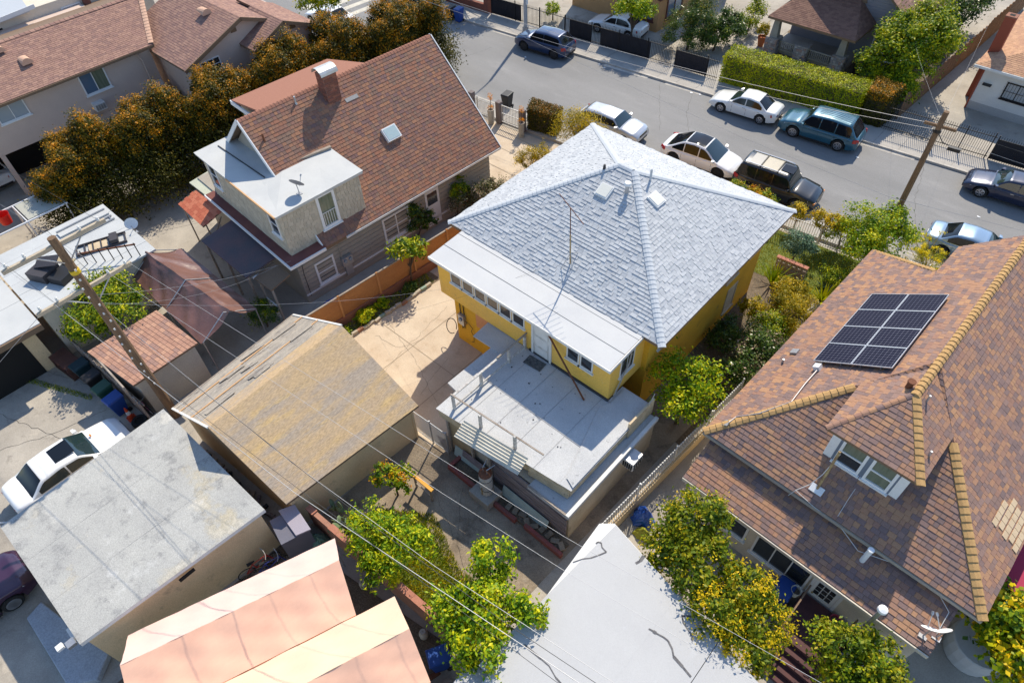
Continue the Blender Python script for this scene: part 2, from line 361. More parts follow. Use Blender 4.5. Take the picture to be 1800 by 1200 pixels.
m_glass_b = M("window_glass_sky", (.10,.16,.24), .08, fine=0, spec=1)
m_curtain = M("curtained_glass", (.20,.22,.16), .15, (.11,.14,.09), 1.5, .8, 0, stretch=(6,6,.6), spec=.8)
m_blind = M("blind_glass", (.36,.40,.42), .2, (.30,.35,.40), 1, .6, 0, spec=.7)
def window(parent, F, w, h, panes=(1, 1), fr=.07, dep=.05, fmat=None, gmat=None, sill=True, name="window", bars=0):
    """F: frame at the lower-left corner on the wall face, N outwards. Frame proud of the wall, panes recessed in it"""
    fmat = fmat or m_trim; gmat = gmat or m_glass; b = B()
    b.fbox(F,0,w,0,fr,-.05,dep); b.fbox(F,0,w,h-fr,h,-.05,dep); b.fbox(F,0,fr,fr,h-fr,-.05,dep); b.fbox(F,w-fr,w,fr,h-fr,-.05,dep)
    nx, ny = panes; iw = (w-2*fr); ih = (h-2*fr); mu = fr*.6
    for i in range(1, nx): u = fr+iw*i/nx; b.fbox(F,u-mu/2,u+mu/2,fr,h-fr,-.05,dep-.008)
    for j in range(1, ny): v = fr+ih*j/ny; b.fbox(F,fr,w-fr,v-mu/2,v+mu/2,-.05,dep-.012)
    o = b.build(name, fmat, parent)
    for i in range(nx):
        for j in range(ny):
            u0 = fr+iw*i/nx+.006; u1 = fr+iw*(i+1)/nx-.006; v0 = fr+ih*j/ny+.006; v1 = fr+ih*(j+1)/ny-.006
            gm = gmat[(i+j) % len(gmat)] if isinstance(gmat, list) else gmat
            if o.parent and o.parent.type == 'EMPTY': B().fbox(F,u0,u1,v0,v1,-.03,.012).build("pane", gm, o)
            else: B().fbox(F,u0,u1,v0,v1,-.03,.012).build("pane", gm, parent)
    if sill: B().fbox(F,-.06,w+.06,-.07,0,-.03,dep+.05).build("sill", fmat, o if o.parent and o.parent.type == 'EMPTY' else parent)
    return o
# ---------------------------------------------------------------- the yellow house
m_yel = M("yellow_stucco", (.86,.51,.085), .9, (.74,.45,.11), .8, .8, .08, 22, stain=[((.27,.20,.10), 1.5, .60, .70, .65), ((.70,.55,.30), 2.4, .62, .75, .5)], bump=.4, bsc=45)
m_yel2 = M("ochre_stucco", (.76,.42,.03), .9, (.62,.32,.02), .7, .8, .08, 22, stain=[((.30,.17,.04), 1.3, .60, .70, .6)], bump=.4, bsc=45)
m_shg = M("grey_shingle", (.4,.42,.45), .92, island=soft([(.47,.49,.51),(.41,.43,.46),(.52,.54,.56),(.36,.385,.42),(.48,.505,.53),(.55,.565,.58),(.44,.465,.49)],.62,.9,1.06), col2=(.44,.45,.46), sc=.35, amt=.35, fine=.12, fsc=70, bump=.3, bsc=120, spec=.2)
m_shgcap = M("grey_cap", (.50,.53,.56), .92, fine=.12, fsc=60, spec=.2)
m_roll = M("white_roll_roof", (.56,.56,.55), .85, (.49,.495,.50), .6, .7, .05, 40, stain=((.42,.42,.42), 1.8, .66, .76, .5), bump=.15, bsc=60)
m_fascia = M("fascia_brown", (.20,.13,.08), .8, fine=.15)
m_deck = M("deck_cap_sheet", (.53,.53,.52), .9, (.43,.435,.44), .7, .8, .12, 30, stain=[((.16,.16,.16), 2.6, .63, .70, .7), ((.30,.30,.31), 6, .62, .70, .5), ((.62,.61,.59), 1.1, .6, .75, .6)], bump=.25, bsc=50)
m_tarry = M("roofing_tar", (.05,.05,.055), .8, fine=.2)
m_wood_old = M("weathered_wood", (.40,.34,.28), .9, (.24,.19,.15), 2.5, .8, .2, 20, stretch=(1,1,4), bump=.3)
m_metal = M("galvanised", (.50,.51,.52), .45, (.36,.36,.37), 3, .7, .08, 30, metal=.7, stain=((.30,.16,.08), 5, .66, .74, .6))
m_rust = M("rusted_steel", (.20,.075,.035), .85, (.11,.04,.02), 5, .8, .2, 40)
m_black = M("black_plastic", (.018,.018,.02), .5, fine=.1)
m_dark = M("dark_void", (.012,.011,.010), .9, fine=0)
ZE = 5.05; HX0, HX1, HY0, HY1 = -18.42, -7.12, 15.39, 25.92; HZR = 7.6
house = T("yellow_house", "two storey yellow stucco house with grey hipped shingle roof in the centre", "house", (-12.8,20.6,0))
wx0, wx1, wy0, wy1 = HX0+.55, HX1-.75, HY0+.5, HY1-.55
w = B(); w.box(wx0,wx1,wy0,wy1,-.03,ZE-.12); w.build("wall", m_yel2, house)
bx0, bx1, by0 = -17.42, -8.1, 13.65                          # upper bay under the white roof
B().prism([(bx0,by0),(bx1,by0),(bx1,wy0),(bx0,wy0)], 2.68, lambda x, y: 4.86+.02*(y-by0)).build("bay_wall", m_yel, house)
B().box(-16.7,-13.0,13.75,wy0,-.03,2.69).build("ground_floor_wall", m_yel2, house)
# roof deck (solid hip) and its shingles
hy = (HY0+HY1)/2; hl = (HY1-HY0)/2
A_, B_, C_, D_ = (HX0,HY0,ZE),(HX0,HY1,ZE),(HX1,HY1,ZE),(HX1,HY0,ZE); R1 = (HX0+hl,hy,HZR); R2 = (HX1-hl,hy,HZR)
rb = B(); lo = [(p[0],p[1],p[2]-.14) for p in (A_,B_,C_,D_)]
rb.add([A_,B_,C_,D_,R1,R2]+lo, [(0,3,5,4),(3,2,5),(2,1,4,5),(1,0,4),(6,9,3,0),(9,8,2,3),(8,7,1,2),(7,6,0,1),(6,7,8,9)])
roof = rb.build("roof", m_fascia, house)
S = Shingles(roof, m_shg, 3, expo=.15, widths=(.17,.23,.3), th=.024, var=(.95,.22,1.1))
S.facet([A_,D_,R2,R1]); S.facet([D_,C_,R2]); S.facet([C_,B_,R1,R2]); S.facet([B_,A_,R1]); S.finish(300)
dn = {'f': Vector((0,-hl,-(HZR-ZE))), 'b': Vector((0,hl,-(HZR-ZE))), 'l': Vector((-hl,0,-(HZR-ZE))), 'r': Vector((hl,0,-(HZR-ZE)))}
caps(roof, m_shgcap, D_, R2, dn['f'], dn['r']); caps(roof, m_shgcap, A_, R1, dn['f'], dn['l']); caps(roof, m_shgcap, C_, R2, dn['b'], dn['r']); caps(roof, m_shgcap, B_, R1, dn['b'], dn['l'])
caps(roof, m_shgcap, R1, R2, dn['f'], dn['b'])
# low white roof over the bay: rolled sheets
lz = lambda y: 4.92+(y-13.38)*.055
lr = B().slab([(-17.5,13.38,lz(13.38)),(-8.02,13.38,lz(13.38)),(-8.02,15.6,lz(15.6)),(-17.5,15.6,lz(15.6))], .09).build("low_roof", m_white, house)
for (y0, y1, k) in ((13.34,14.28,0),(14.26,15.16,1),(15.14,15.5,2)):
    dz = .006+.004*k
    for x0, x1 in ((-17.54,-13.1),(-13.12,-7.98)): B().slab([(x0,y0,lz(y0)+dz+.002*(x0 > -14)),(x1,y0,lz(y0)+dz+.002*(x0 > -14)),(x1,y1,lz(y1)+dz+.002*(x0 > -14)),(x0,y1,lz(y1)+dz+.002*(x0 > -14))], .005).build("roofing_sheet", m_roll, lr)
B().box(-17.56,-7.96,13.30,13.36,4.79,4.925).build("fascia", m_white, house)
B().slab([(-7.97,13.31,lz(13.31)),(-7.93,13.31,lz(13.31)),(-7.93,15.45,lz(15.45)),(-7.97,15.45,lz(15.45))], .14).build("fascia", m_white, house)
for x0, x1, y in ((-17.54,-7.98,14.27),(-17.54,-7.98,15.15)): B().slab([(x0,y-.008,lz(y)+.017),(x1,y-.008,lz(y)+.017),(x1,y+.008,lz(y)+.017),(x0,y+.008,lz(y)+.017)], .004).build('sheet_seam', m_tarry, lr)
# bay windows: six louvred lights in a band, two by the corner, one on the side
FY = lambda x, z: frame((x, by0, z), (1,0,0), (0,-1,0))
for i in range(6): window(house, FY(-16.62+i*.72,3.78), .66, .78, (1,1), .055, .03, m_white, m_glass)
for i in range(2): window(house, FY(-10.18+i*.66,3.72), .62, .70, (1,1), .06, .03, m_white, m_glass)
window(house, frame((bx1,14.28,3.5),(0,1,0),(1,0,0)), .9, 1.0, (2,1), .05, .03, m_white, m_glass)
dr = B().fbox(FY(-11.86,2.72),0,.84,0,1.93,-.02,.045).build("door", M("flaking_door_paint", (.66,.65,.62), .8, (.36,.33,.29), 7, .8, .1, 40, stretch=(1,1,.35)), house)
for u0,u1,v0,v1 in ((.1,.74,.12,.52),(.1,.74,.64,1.12),(.1,.74,1.24,1.78)): B().fbox(FY(-11.86,2.72),u0,u1,v0,v1,.04,.056).build("door_panel", m_white, dr)
B().fbox(FY(-11.96,2.72),0,.1,0,2.0,-.02,.07).build("door_frame", m_white, house); B().fbox(FY(-11.02,2.72),0,.1,0,2.0,-.02,.07).build("door_frame", m_white, house)
# side windows on the right wall (boarded) and pipes
FX = lambda y, z: frame((wx1, y, z), (0,1,0), (1,0,0))
m_board = M("plywood_board", (.62,.50,.34), .85, (.50,.38,.24), 2, .7, .1, 25)
for y, z, ww, hh in ((22.1,2.9,1.0,1.35),(22.6,.6,.9,1.5),(18.6,3.2,.9,1.3),(16.6,3.3,1.6,1.1)): window(house, FX(y,z), ww, hh, (1,1), .06, .04, m_board if z < 3.15 else m_white, m_board if z < 3.15 else m_glass)
window(house, FX(24.0,3.2), .9, 1.3, (1,2))
B().tube([(-8.02,13.95,2.75),(-7.98,14.7,4.1),(-7.97,14.75,4.65)], .035).build("drainpipe", m_metal, house)
# ground floor back: meter box, conduits, awning, hose
mb = B().box(-16.42,-16.05,13.58,13.75,1.35,1.95).build("meter_box", m_metal, house); B().lathe((-16.23,13.57,1.72), [(.1,-.05),(.1,.03)], 12, 1).build("meter_dial", m_glass_b, mb)
for x, z0, z1 in ((-16.34,1.95,2.66),(-16.12,1.95,2.66),(-16.3,.95,1.35),(-16.15,1.05,1.35)): B().tube([(x,13.71,z0),(x,13.71,z1)], .022).build("conduit", m_black, house)
B().tube([(-16.05,13.7,1.6),(-15.8,13.68,1.62),(-15.6,13.68,1.45),(-15.7,13.68,1.2),(-15.55,13.68,.9),(-15.6,13.68,.5),(-15.75,13.68,.45)], .014).build("loose_cable", m_black, house)
aw = B().slab([(-14.55,12.75,2.52),(-12.45,12.75,2.60),(-12.45,13.72,2.62),(-14.55,13.9,2.62)], .05).build("awning", m_deck, house)
B().box(-15.35,-14.5,13.72,13.765,1.75,2.6).build("orange_board", M("salmon_board", (.66,.30,.13), .8, (.55,.24,.10), 2, .6, .08), house)
hp = [(-16.85+.32*math.cos(a),13.5+.3*math.sin(a)*.5,.9+.35*math.sin(a)) for a in np.linspace(0,5.6,14)]
B().tube(hp, .02).build("hose", m_black, None, "black hose looped against the corner of the yellow wall", "hose", smooth=True)
# roof fittings
def onroof(px, py, sl): # height of a hip face
    return {'f': ZE+(py-HY0)/hl*(HZR-ZE), 'r': ZE+(HX1-px)/hl*(HZR-ZE)}[sl]
def skylight(parent, P, U, N, w, h, name="skylight", glass=None):
    F = frame(P, U, N); o = B().fbox(F,-w/2,w/2,-h/2,h/2,-.02,.10).build(name, m_trim, parent); B().fbox(F,-w/2+.05,w/2-.05,-h/2+.05,h/2-.05,.09,.125).build("pane", glass or MATS["skylight_dome"], o); return o
M("skylight_dome", (.74,.72,.64), .3, fine=0)
n_f = Vector((0,-(HZR-ZE),hl)).normalized(); n_r = Vector(((HZR-ZE),0,hl)).normalized()
skylight(roof, (-12.96,19.42,onroof(0,19.42,'f')), (1,0,0), n_f, .62, .62)
skylight(roof, (-11.05,20.35,onroof(-11.05,0,'r')), (0,1,0), n_r, .62, .62)
vz = onroof(0,19.8,'f'); vt = B().lathe((-12.1,19.75,vz-.05), [(.08,0),(.08,.42)], 12).build("vent_pipe", m_metal, roof); B().lathe((-12.1,19.75,vz+.36), [(.15,0),(.16,.05),(.13,.12),(.02,.14)], 14).build("vent_cap", m_trim, vt)
vt = B().lathe((-13.6,20.2,onroof(0,20.2,'f')-.04), [(.11,0),(.07,.06),(.05,.28)], 12).build("vent_pipe", m_tarry, roof)
for k,(x,y) in enumerate(((-11.75,20.9),)): B().lathe((x,y,HZR-.3), [(.05,0),(.05,.55)], 10).build("vent_pipe", m_shgcap, roof)
# television antenna
ant = T("tv_antenna", "tall rusty television antenna standing on the grey front roof slope", "antenna", (-12.25,16.35,onroof(0,16.35,'f')))
ax, ay = -12.25, 16.35; az = onroof(0,ay,'f')
B().tube([(ax,ay,az-.02),(ax-.05,ay-.02,az+1.5)], .03).build("mast", M("antenna_mast", (.50,.38,.18), .6, (.22,.12,.07), 6, .8, .1, metal=.3), ant)
B().tube([(ax-.05,ay-.02,az+1.5),(ax-.12,ay,az+2.75)], .02).build("upper_mast", m_rust, ant)
for dx, dy in ((.5,-.2),(-.4,-.35),(.0,.5)): B().tube([(ax+dx*.55,ay+dy,onroof(0,ay+dy,'f')),(ax,ay,az+.6)], .014).build("stay", m_metal, ant)
bm = B().tube([(ax-.95,ay+.35,az+2.8),(ax+.75,ay-.3,az+2.6)], .018).build("boom", m_rust, ant)
for i in range(8):
    t = i/7; c = Vector((ax-.95+1.7*t,ay+.35-.65*t,az+2.8-.2*t)); d = Vector((.357,.934,0))*(1.0-.65*t)
    B().tube([c-d,c+d], .008, 4).build("element", m_metal, bm)
# ---------------------------------------------------------------- annex with the roof deck behind the yellow house
m_tanside = M("tan_siding", (.64,.50,.32), .85, (.42,.32,.20), 2.5, .8, .1, 25, stain=((.12,.09,.06), 4, .63, .7, .7))
m_plank = M("weathered_plank", (.30,.25,.25), .9, (.17,.13,.13), 3, .9, .2, 20, stretch=(.6,1,5), stain=((.46,.42,.38), 4, .6, .68, .7))
m_ply = M("stained_plywood", (.46,.34,.19), .85, (.34,.23,.12), 1.4, .8, .12, 25)
m_pale = M("pale_green_panel", (.48,.56,.50), .7, (.36,.43,.39), 2.5, .8, .1)
m_redpaint = M("red_painted_kerb", (.33,.09,.075), .85, (.22,.10,.08), 3, .8, .15)
m_corr = M("corrugated_fibreglass", (.66,.61,.50), .6, (.50,.45,.36), 1.6, .8, .08, stain=((.30,.26,.20), 3, .62, .7, .5))
DZ = 2.70; m_seam = M('felt_seam', (.27,.27,.275), .9, fine=.3)
annex = T("rear_annex", "low stucco annex with a grey felt roof deck behind the yellow house", "annex", (-9.6,11.4,0))
B().prism([(-12.55,9.25),(-6.4,9.25),(-6.4,14.6),(-8.0,14.6),(-8.0,13.6),(-12.55,13.6)], -.03, 1.98).build("wall", M("annex_stucco", (.58,.50,.38), .9, (.44,.37,.27), 1.2, .8, .1, 20, stain=((.22,.18,.13), 1.8, .58, .7, .6)), annex)
led = B().prism([(-8.2,9.02),(-6.28,9.02),(-6.28,14.62),(-8.2,14.62)], 1.95, 2.06).build("ledge", m_deck, annex)
B().box(-6.42,-6.28,9.02,14.62,2.06,2.16).build("ledge_kerb", m_white, led); B().box(-8.2,-6.43,9.02,9.1,2.06,2.12).build("ledge_kerb", m_wood_old, led)
deck = B().prism([(-12.83,9.05),(-6.75,9.69),(-6.72,14.55),(-8.02,14.55),(-8.02,13.63),(-12.6,13.63)], 2.14, DZ-.02).build("deck", m_tanside, annex)
ys = [9.06,10.16,11.26,12.42,13.62]; xs = [-12.9,-11.75,-10.6,-9.45,-8.3,-7.2]
fy = lambda x: 9.05+.105*(x+12.83)
for i in range(len(xs)-1):                        # felt sheets lapped over one another
    x0, x1 = xs[i], xs[i+1]+.05; h = DZ-.018+.004*(i % 2)
    for j, (ya, yb) in enumerate(((fy, lambda x: 11.3), (lambda x: 11.26, lambda x: 13.62))):
        B().prism([(x0,ya(x0)-.06 if j == 0 else ya(x0)),(x1,ya(x1)-.06 if j == 0 else ya(x1)),(x1,yb(x1)),(x0,yb(x0))], h-.006+.001*j, h+.002*j+.004).build("felt_sheet", m_deck, deck)
B().prism([(-7.2,fy(-7.2)-.06),(-6.68,fy(-6.7)-.06),(-6.66,14.58),(-8.05,14.58),(-8.05,13.64),(-7.2,13.64)], DZ-.01, DZ+.004).build("felt_sheet", m_deck, deck)
for i in range(1,len(xs)): B().prism([(xs[i]-.007,fy(xs[i])-.05),(xs[i]+.007,fy(xs[i])-.05),(xs[i]+.007,13.6),(xs[i]-.007,13.6)], DZ-.004, DZ-.001).build('seam', m_seam, deck)
B().prism([(-12.85,11.275),(-7.1,11.27),(-7.1,11.29),(-12.85,11.29)], DZ-.003, DZ).build('seam', m_seam, deck)
r_ = random.Random(31)
for k in range(26): cx, cy, q = r_.uniform(-12.2,-7), r_.uniform(9.8,13.4), r_.uniform(.015,.05); B().poly(*[(cx+q*r_.uniform(.5,1.2)*math.cos(2*math.pi*j/7),cy+q*r_.uniform(.5,1.2)*math.sin(2*math.pi*j/7),DZ+.002) for j in range(7)]).build('tar_spot', m_tarry, deck)
B().add([(-8.15,13.2,DZ+.003),(-7.15,9.9,DZ+.003),(-7.05,9.9,DZ+.055),(-7.9,13.6,DZ+.055),(-6.7,9.75,DZ+.06),(-6.7,14.5,DZ+.06),(-7.9,14.5,DZ+.06)], [(0,1,2,3),(2,4,5,6,3)]).build("raised_edge", m_deck, deck)
B().box(-12.1,-8.05,13.585,13.648,DZ-.01,DZ+.1).build("tar_flashing", m_tarry, deck)
B().prism([(-13.55,10.25),(-12.75,10.15),(-12.6,13.62),(-13.5,13.6)], 2.40, 2.52).build("side_ledge", m_deck, annex)
par = B().prism([(-6.74,13.1),(-6.66,13.1),(-6.64,14.7),(-6.72,14.7)], 2.1, 3.0).build("parapet_board", m_tanside, annex)
B().tube([(-6.68,14.2,2.7),(-6.6,14.5,3.55)], .018).build("parapet_rod", m_metal, annex)
# front: skirt boards, corrugated sheet, plywood, posts, weathered planks
for k in range(5): B().prism([(-8.5+.0,9.40+.012*k),(-6.78,9.58+.012*k),(-6.78,9.68),(-8.5,9.5)], 2.12+k*.108, 2.12+k*.108+.104).build("skirt_board", m_tanside, annex)
for k in range(8):
    z = .12+k*.23; B().fbox(frame((-10.2,9.19-.012*(k % 2),z),(1,0,0),(0,-1,0)),0,3.75,0,.22,-.02,.02+.008*((k*7) % 3)).build("plank", m_plank, annex)
B().box(-12.55,-11.25,9.15,9.22,.55,2.13).build("plywood_sheet", m_ply, annex)
for x in (-12.5,-11.2,-10.25): B().box(x,x+.1,9.06,9.16,0,2.14).build("post", m_wood_old, annex)
B().fbox(frame((-12.2,8.98,.1),(1,0,.08),(0,-.94,.34)),0,1.9,0,.5,0,.02).build("leaning_panel", m_pale, annex)
B().fbox(frame((-11.7,9.0,.5),(1,0,.02),(0,-.97,.24)),0,1.1,0,.35,0,.02).build("leaning_panel", m_plank, annex)
B().fbox(frame((-9.5,8.92,.12),(1,0,-.02),(0,-.94,.34)),0,2.3,0,.5,0,.02).build("leaning_panel", m_pale, annex)
cs = T("corrugated_sheet", "cream corrugated sheet lying along the front edge of the roof deck", "roof sheet", (-9.9,9.3,2.74))
b = B(); n = 32; A0 = Vector((-11.55,8.62,2.50)); U = Vector((2.95,.34,.02)); V = Vector((-.03,.62,.34)); N = U.cross(V).normalized(); rows = []
for j in range(n+1):
    t = j/n; off = .022*math.cos(t*2*math.pi*6); rows += [A0+V*t+N*off, A0+U+V*t+N*off]
b.add(rows, [(2*j,2*j+1,2*j+3,2*j+2) for j in range(n)]); b.add([r-N*.006 for r in rows], [(2*j+2,2*j+3,2*j+1,2*j) for j in range(n)])
b.build("sheet", m_corr, cs); B().tube([A0+V*.0-N*.04,A0+U-N*.04], .02).build("edge_batten", m_wood_old, cs)
# railing on the deck
rl = T("deck_railing", "flaking white wooden railing around two sides of the roof deck", "railing", (-12.3,9.5,DZ))
m_flake = M("flaking_white_wood", (.62,.60,.56), .85, (.28,.24,.2), 9, .8, .1, 40)
pp = [(-12.33,9.45),(-12.3,10.95),(-12.28,12.55),(-12.27,13.52),(-10.95,9.5),(-9.35,9.66)]
for x, y in pp: B().box(x-.05,x+.05,y-.05,y+.05,DZ-.02,DZ+.8).build("post", m_flake, rl)
B().bar((-12.33,9.38,DZ+.82),(-12.28,12.3,DZ+.82),.09,.045).build("top_rail", m_flake, rl); B().bar((-12.29,11.9,DZ+.87),(-12.24,13.62,DZ+.93),.07,.05).build("top_rail", m_wood_old, rl)
B().bar((-12.42,9.44,DZ+.865),(-8.1,9.82,DZ+.66),.06,.04).build("top_rail", m_wood_old, rl); B().bar((-12.33,9.5,DZ+.12),(-12.27,13.5,DZ+.16),.05,.07).build("bottom_rail", m_flake, rl)
B().tube([(-8.78,13.05,DZ+.01),(-11.02,13.56,4.42)], .04, 8).build("steel_pole", m_rust, None, "rusty brown steel pole leaning from the deck to the door head", "pole")
mt = T("door_mat", "dark rubber mat lying outside the upstairs door of the roof deck", "mat", (-11.45,13.2,DZ+.01), RAD(4)); B().box(-.42,.42,-.24,.24,0,.02).build("mat", M("black_rubber_mat", (.04,.045,.05), .8, (.16,.16,.15), 9, .8, .2), mt)
# yard pieces by the annex wall
pk = T("brick_kerb_bed", "red painted kerb bed with broken concrete along the annex wall", "planter", (-9,8.8,0))
for x0, x1, y in ((-11.95,-10.45,8.42),(-9.4,-8.3,8.42),(-7.9,-6.1,8.5)): B().box(x0,x1,y-.07,y+.07,-.02,.26).build("kerb", m_redpaint, pk)
B().box(-11.95,-11.8,8.49,9.1,-.02,.25).build("kerb", m_redpaint, pk); B().box(-11.8,-6.2,8.5,9.05,-.03,.1).build("soil", m_dirt, pk)
r_ = random.Random(3)
for k in range(9):
    x = -8.9+k*.32; y = 8.75+r_.uniform(-.1,.1); a = r_.uniform(0,3); F = frame((x,y,.1),(math.cos(a),math.sin(a),.1),(.1,.05,1)); B().fbox(F,-.16,.16,-.1,.1,-.04,.08).build("broken_slab", m_conc_old, pk)
wh = T("water_heater", "old white water heater tank on a concrete block by the annex", "water heater", (-9.85,8.5,.45))
B().lathe((-9.85,8.5,.5), [(.24,0),(.26,.03),(.26,1.28),(.24,1.32)], 20).build("tank", M("tank_enamel", (.55,.54,.51), .5, (.36,.33,.30), 3, .8, .08, stain=((.25,.14,.08), 5, .62, .7, .7)), wh, smooth=False)
B().lathe((-9.85,8.5,1.83), [(.26,-.03),(.265,.0),(.15,.05),(.03,.06)], 20).build("top", m_rust, wh)
for z in (.85,1.5): B().lathe((-9.85,8.5,z), [(.265,0),(.268,.0),(.268,.03),(.262,.03)], 20).build("strap", m_black, wh)
for dx in (-.1,.1): B().tube([(-9.85+dx,8.5,1.85),(-9.85+dx,8.5,2.15),(-9.85+dx*2,8.85,2.2)], .018).build("pipe", m_metal, wh)
B().tube([(-9.85,8.24,.6),(-9.85,8.23,1.1)], .03).build("valve_pipe", MATS["antenna_mast"], wh)
B().box(-10.42,-9.4,8.05,8.9,-.03,.46).build("concrete_block", m_conc, None, "grey concrete block under the white water heater tank", "concrete block", bevel=.03)
ac = T("air_conditioner", "white window air conditioner jutting from the annex side wall", "air conditioner", (-6.1,12.3,1.5))
B().box(-6.45,-5.85,12.35,13.0,1.45,1.9).build("case", m_white, ac, bevel=.02); B().box(-6.4,-5.86,12.36,12.99,1.9,1.93).build("top_cover", m_metal, ac)
for k in range(5): B().box(-6.3+.09*k,-6.24+.09*k,12.33,12.352,1.52,1.84).build("vent_slat", m_dark, ac)
for k in range(4): B().box(-5.85,-5.835,12.42+k*.14,12.5+k*.14,1.52,1.84).build("vent_slat", m_dark, ac)
# chain-link gate between garage and annex
m_galv = M("galvanised_pipe", (.42,.43,.44), .5, metal=.6, fine=.1)
def chainlink_mat():
    m = bpy.data.materials.new("chain_link"); m.use_nodes = True; t = m.node_tree; L = t.links.new; bsdf = t.nodes["Principled BSDF"]
    bsdf.inputs["Base Color"].default_value = (.40,.41,.42,1); bsdf.inputs["Metallic"].default_value = .5; bsdf.inputs["Roughness"].default_value = .5; return m
m_link = chainlink_mat()
def chain(b, P, U, w, h, pitch=.09, r=.0035):       # real crossing wires
    P = Vector(P); U = Vector(U).normalized(); Z = Vector((0,0,1)); n = int((w+h)/pitch)
    for k in range(n):
        for sgn in (0, 1):
            s0 = k*pitch; u0, v0 = (s0, 0) if s0 <= w else (w, s0-w); u1, v1 = (0, s0) if s0 <= h else (s0-h, h)
            if sgn: u0, u1 = w-u0, w-u1
            b.bar(P+U*u0+Z*v0, P+U*u1+Z*v1, r*2)
def chain_gate(name, label, P, U, w, h, posts, brace=True):
    g_ = T(name, label, "gate", tuple(P)); P = Vector(P); U = Vector(U).normalized(); Z = Vector((0,0,1))
    for u in posts: B().tube([P+U*u-Z*.05, P+U*u+Z*(h+.12)], .035, 8).build("post", m_galv, g_)
    B().tube([P+U*0+Z*h, P+U*w+Z*h], .022).build("top_rail", m_galv, g_); B().tube([P+Z*.12, P+U*w+Z*.12], .022).build("bottom_rail", m_galv, g_)
    b = B(); chain(b, P+Z*.12, U, w, h-.12); o = b.build("chain_mesh", m_link, g_); o["kind"] = "stuff"
    return g_
chain_gate("chain_link_gate", "grey chain link gate between the tan garage and the annex", (-14.45,8.75,0), (1,.06,0), 2.05, 1.5, (0,1.15,2.05))
# ---------------------------------------------------------------- brown shingled craftsman house on the left (local frame, turned 3 degrees)
LO = (-23.55,11.9,0); LA = RAD(-3)
LM = Matrix.Translation(LO) @ Matrix.Rotation(LA, 4, 'Z')
m_brn = M("brown_shingle", (.2,.1,.07), .92, island=soft([(.30,.165,.115),(.25,.135,.10),(.20,.13,.105),(.35,.185,.115),(.27,.15,.115),(.19,.12,.115),(.29,.17,.12),(.22,.15,.115),(.31,.15,.10)],.85,1.1,1.0), col2=(.22,.125,.10), sc=.5, amt=.3, fine=.14, fsc=70, bump=.3, bsc=120, spec=.2)
m_brncap = M("brown_cap", (.34,.16,.11), .92, fine=.14, fsc=60, spec=.2)
m_greige = M("greige_siding", (.37,.335,.28), .85, (.31,.28,.235), 1.4, .8, .08, 25)
m_cedar = M("painted_wall_shingle", (.4,.36,.28), .9, island=[(.52,.46,.355),(.47,.415,.32),(.55,.49,.38),(.49,.435,.335)], fine=.1, fsc=40, bump=.3, bsc=50)
m_silver = M("silver_roof_coating", (.52,.525,.51), .7, (.45,.46,.455), .8, .7, .05, 40, stain=((.36,.36,.36), 1.6, .64, .74, .5), bump=.1, bsc=40)
m_redroll = M("red_roll_roof", (.20,.075,.06), .9, (.13,.05,.05), 1.4, .8, .12, 30)
m_brick = M("chimney_brick", (.26,.10,.06), .9, island=[(.28,.10,.065),(.22,.085,.055),(.32,.13,.08),(.19,.08,.06)], fine=.2, fsc=40, bump=.4, bsc=60)
m_mortar = M("mortar", (.36,.31,.26), .95, fine=.15)
lh = T("craftsman_house", "grey sided house with a steep brown shingle gable roof and rear flat roofed dormer", "house", LO, LA)
ZL, RU, RZ = 3.0, -5.2, 7.7; VB, VF = -.05, 11.7; sl = (RZ-ZL)/(-RU)
B().box(-9.9,-.45,-1.5,11.2,-.03,3.05).build("wall", m_greige, lh)
for k in range(11): B().box(-.44,-.425,-1.5+0*k,11.2,.1+k*.26,.1+k*.26+.2).build("siding_board", m_greige, lh)
B().add([(-9.9,.35,3.05),(-.5,.35,3.05),(RU,.35,7.45),(-9.9,11.2,3.05),(-.5,11.2,3.05),(RU,11.2,7.45)], [(0,1,2),(5,4,3),(0,2,5,3),(1,4,5,2)]).build("gable_wall", m_greige, lh)
rb = B(); E0,E1,R0,R1_,G0,G1 = (0,VB,ZL),(0,VF,ZL),(RU,VB,RZ),(RU,VF,RZ),(2*RU,VB,ZL),(2*RU,VF,ZL)
rb.add([E0,E1,R1_,R0,G0,G1]+[(p[0],p[1],p[2]-.16) for p in (E0,E1,R1_,R0,G0,G1)], [(0,1,2,3),(3,2,5,4),(9,8,7,6),(10,11,8,9),(6,7,1,0),(4,5,11,10),(0,3,9,6),(3,4,10,9),(1,7,8,2),(2,8,11,5)])
lroof = rb.build("roof", m_fascia, lh)
S = Shingles(lroof, m_brn, 11, expo=.18, widths=(.16,.21,.28), local=LM); S.facet([E0,E1,R1_,R0]); S.facet([G1,G0,R0,R1_]); S.finish(300)
caps(lroof, m_brncap, R0, R1_, (-RU,0,-(RZ-ZL)), (RU,0,-(RZ-ZL)), w=.2, lift=.02)
for s_, p in ((1,E0),(-1,G0)):
    B().bar((p[0],VB-.02,ZL-.06),(RU,VB-.02,RZ-.06),.05,.2).build("barge_board", m_trim, lh)
    B().bar((p[0],VF+.02,ZL-.06),(RU,VF+.02,RZ-.06),.05,.2).build("barge_board", m_trim, lh)
B().box(-.02,.06,1.2,VF,ZL-.13,ZL-.02).build("gutter", m_white, lh)
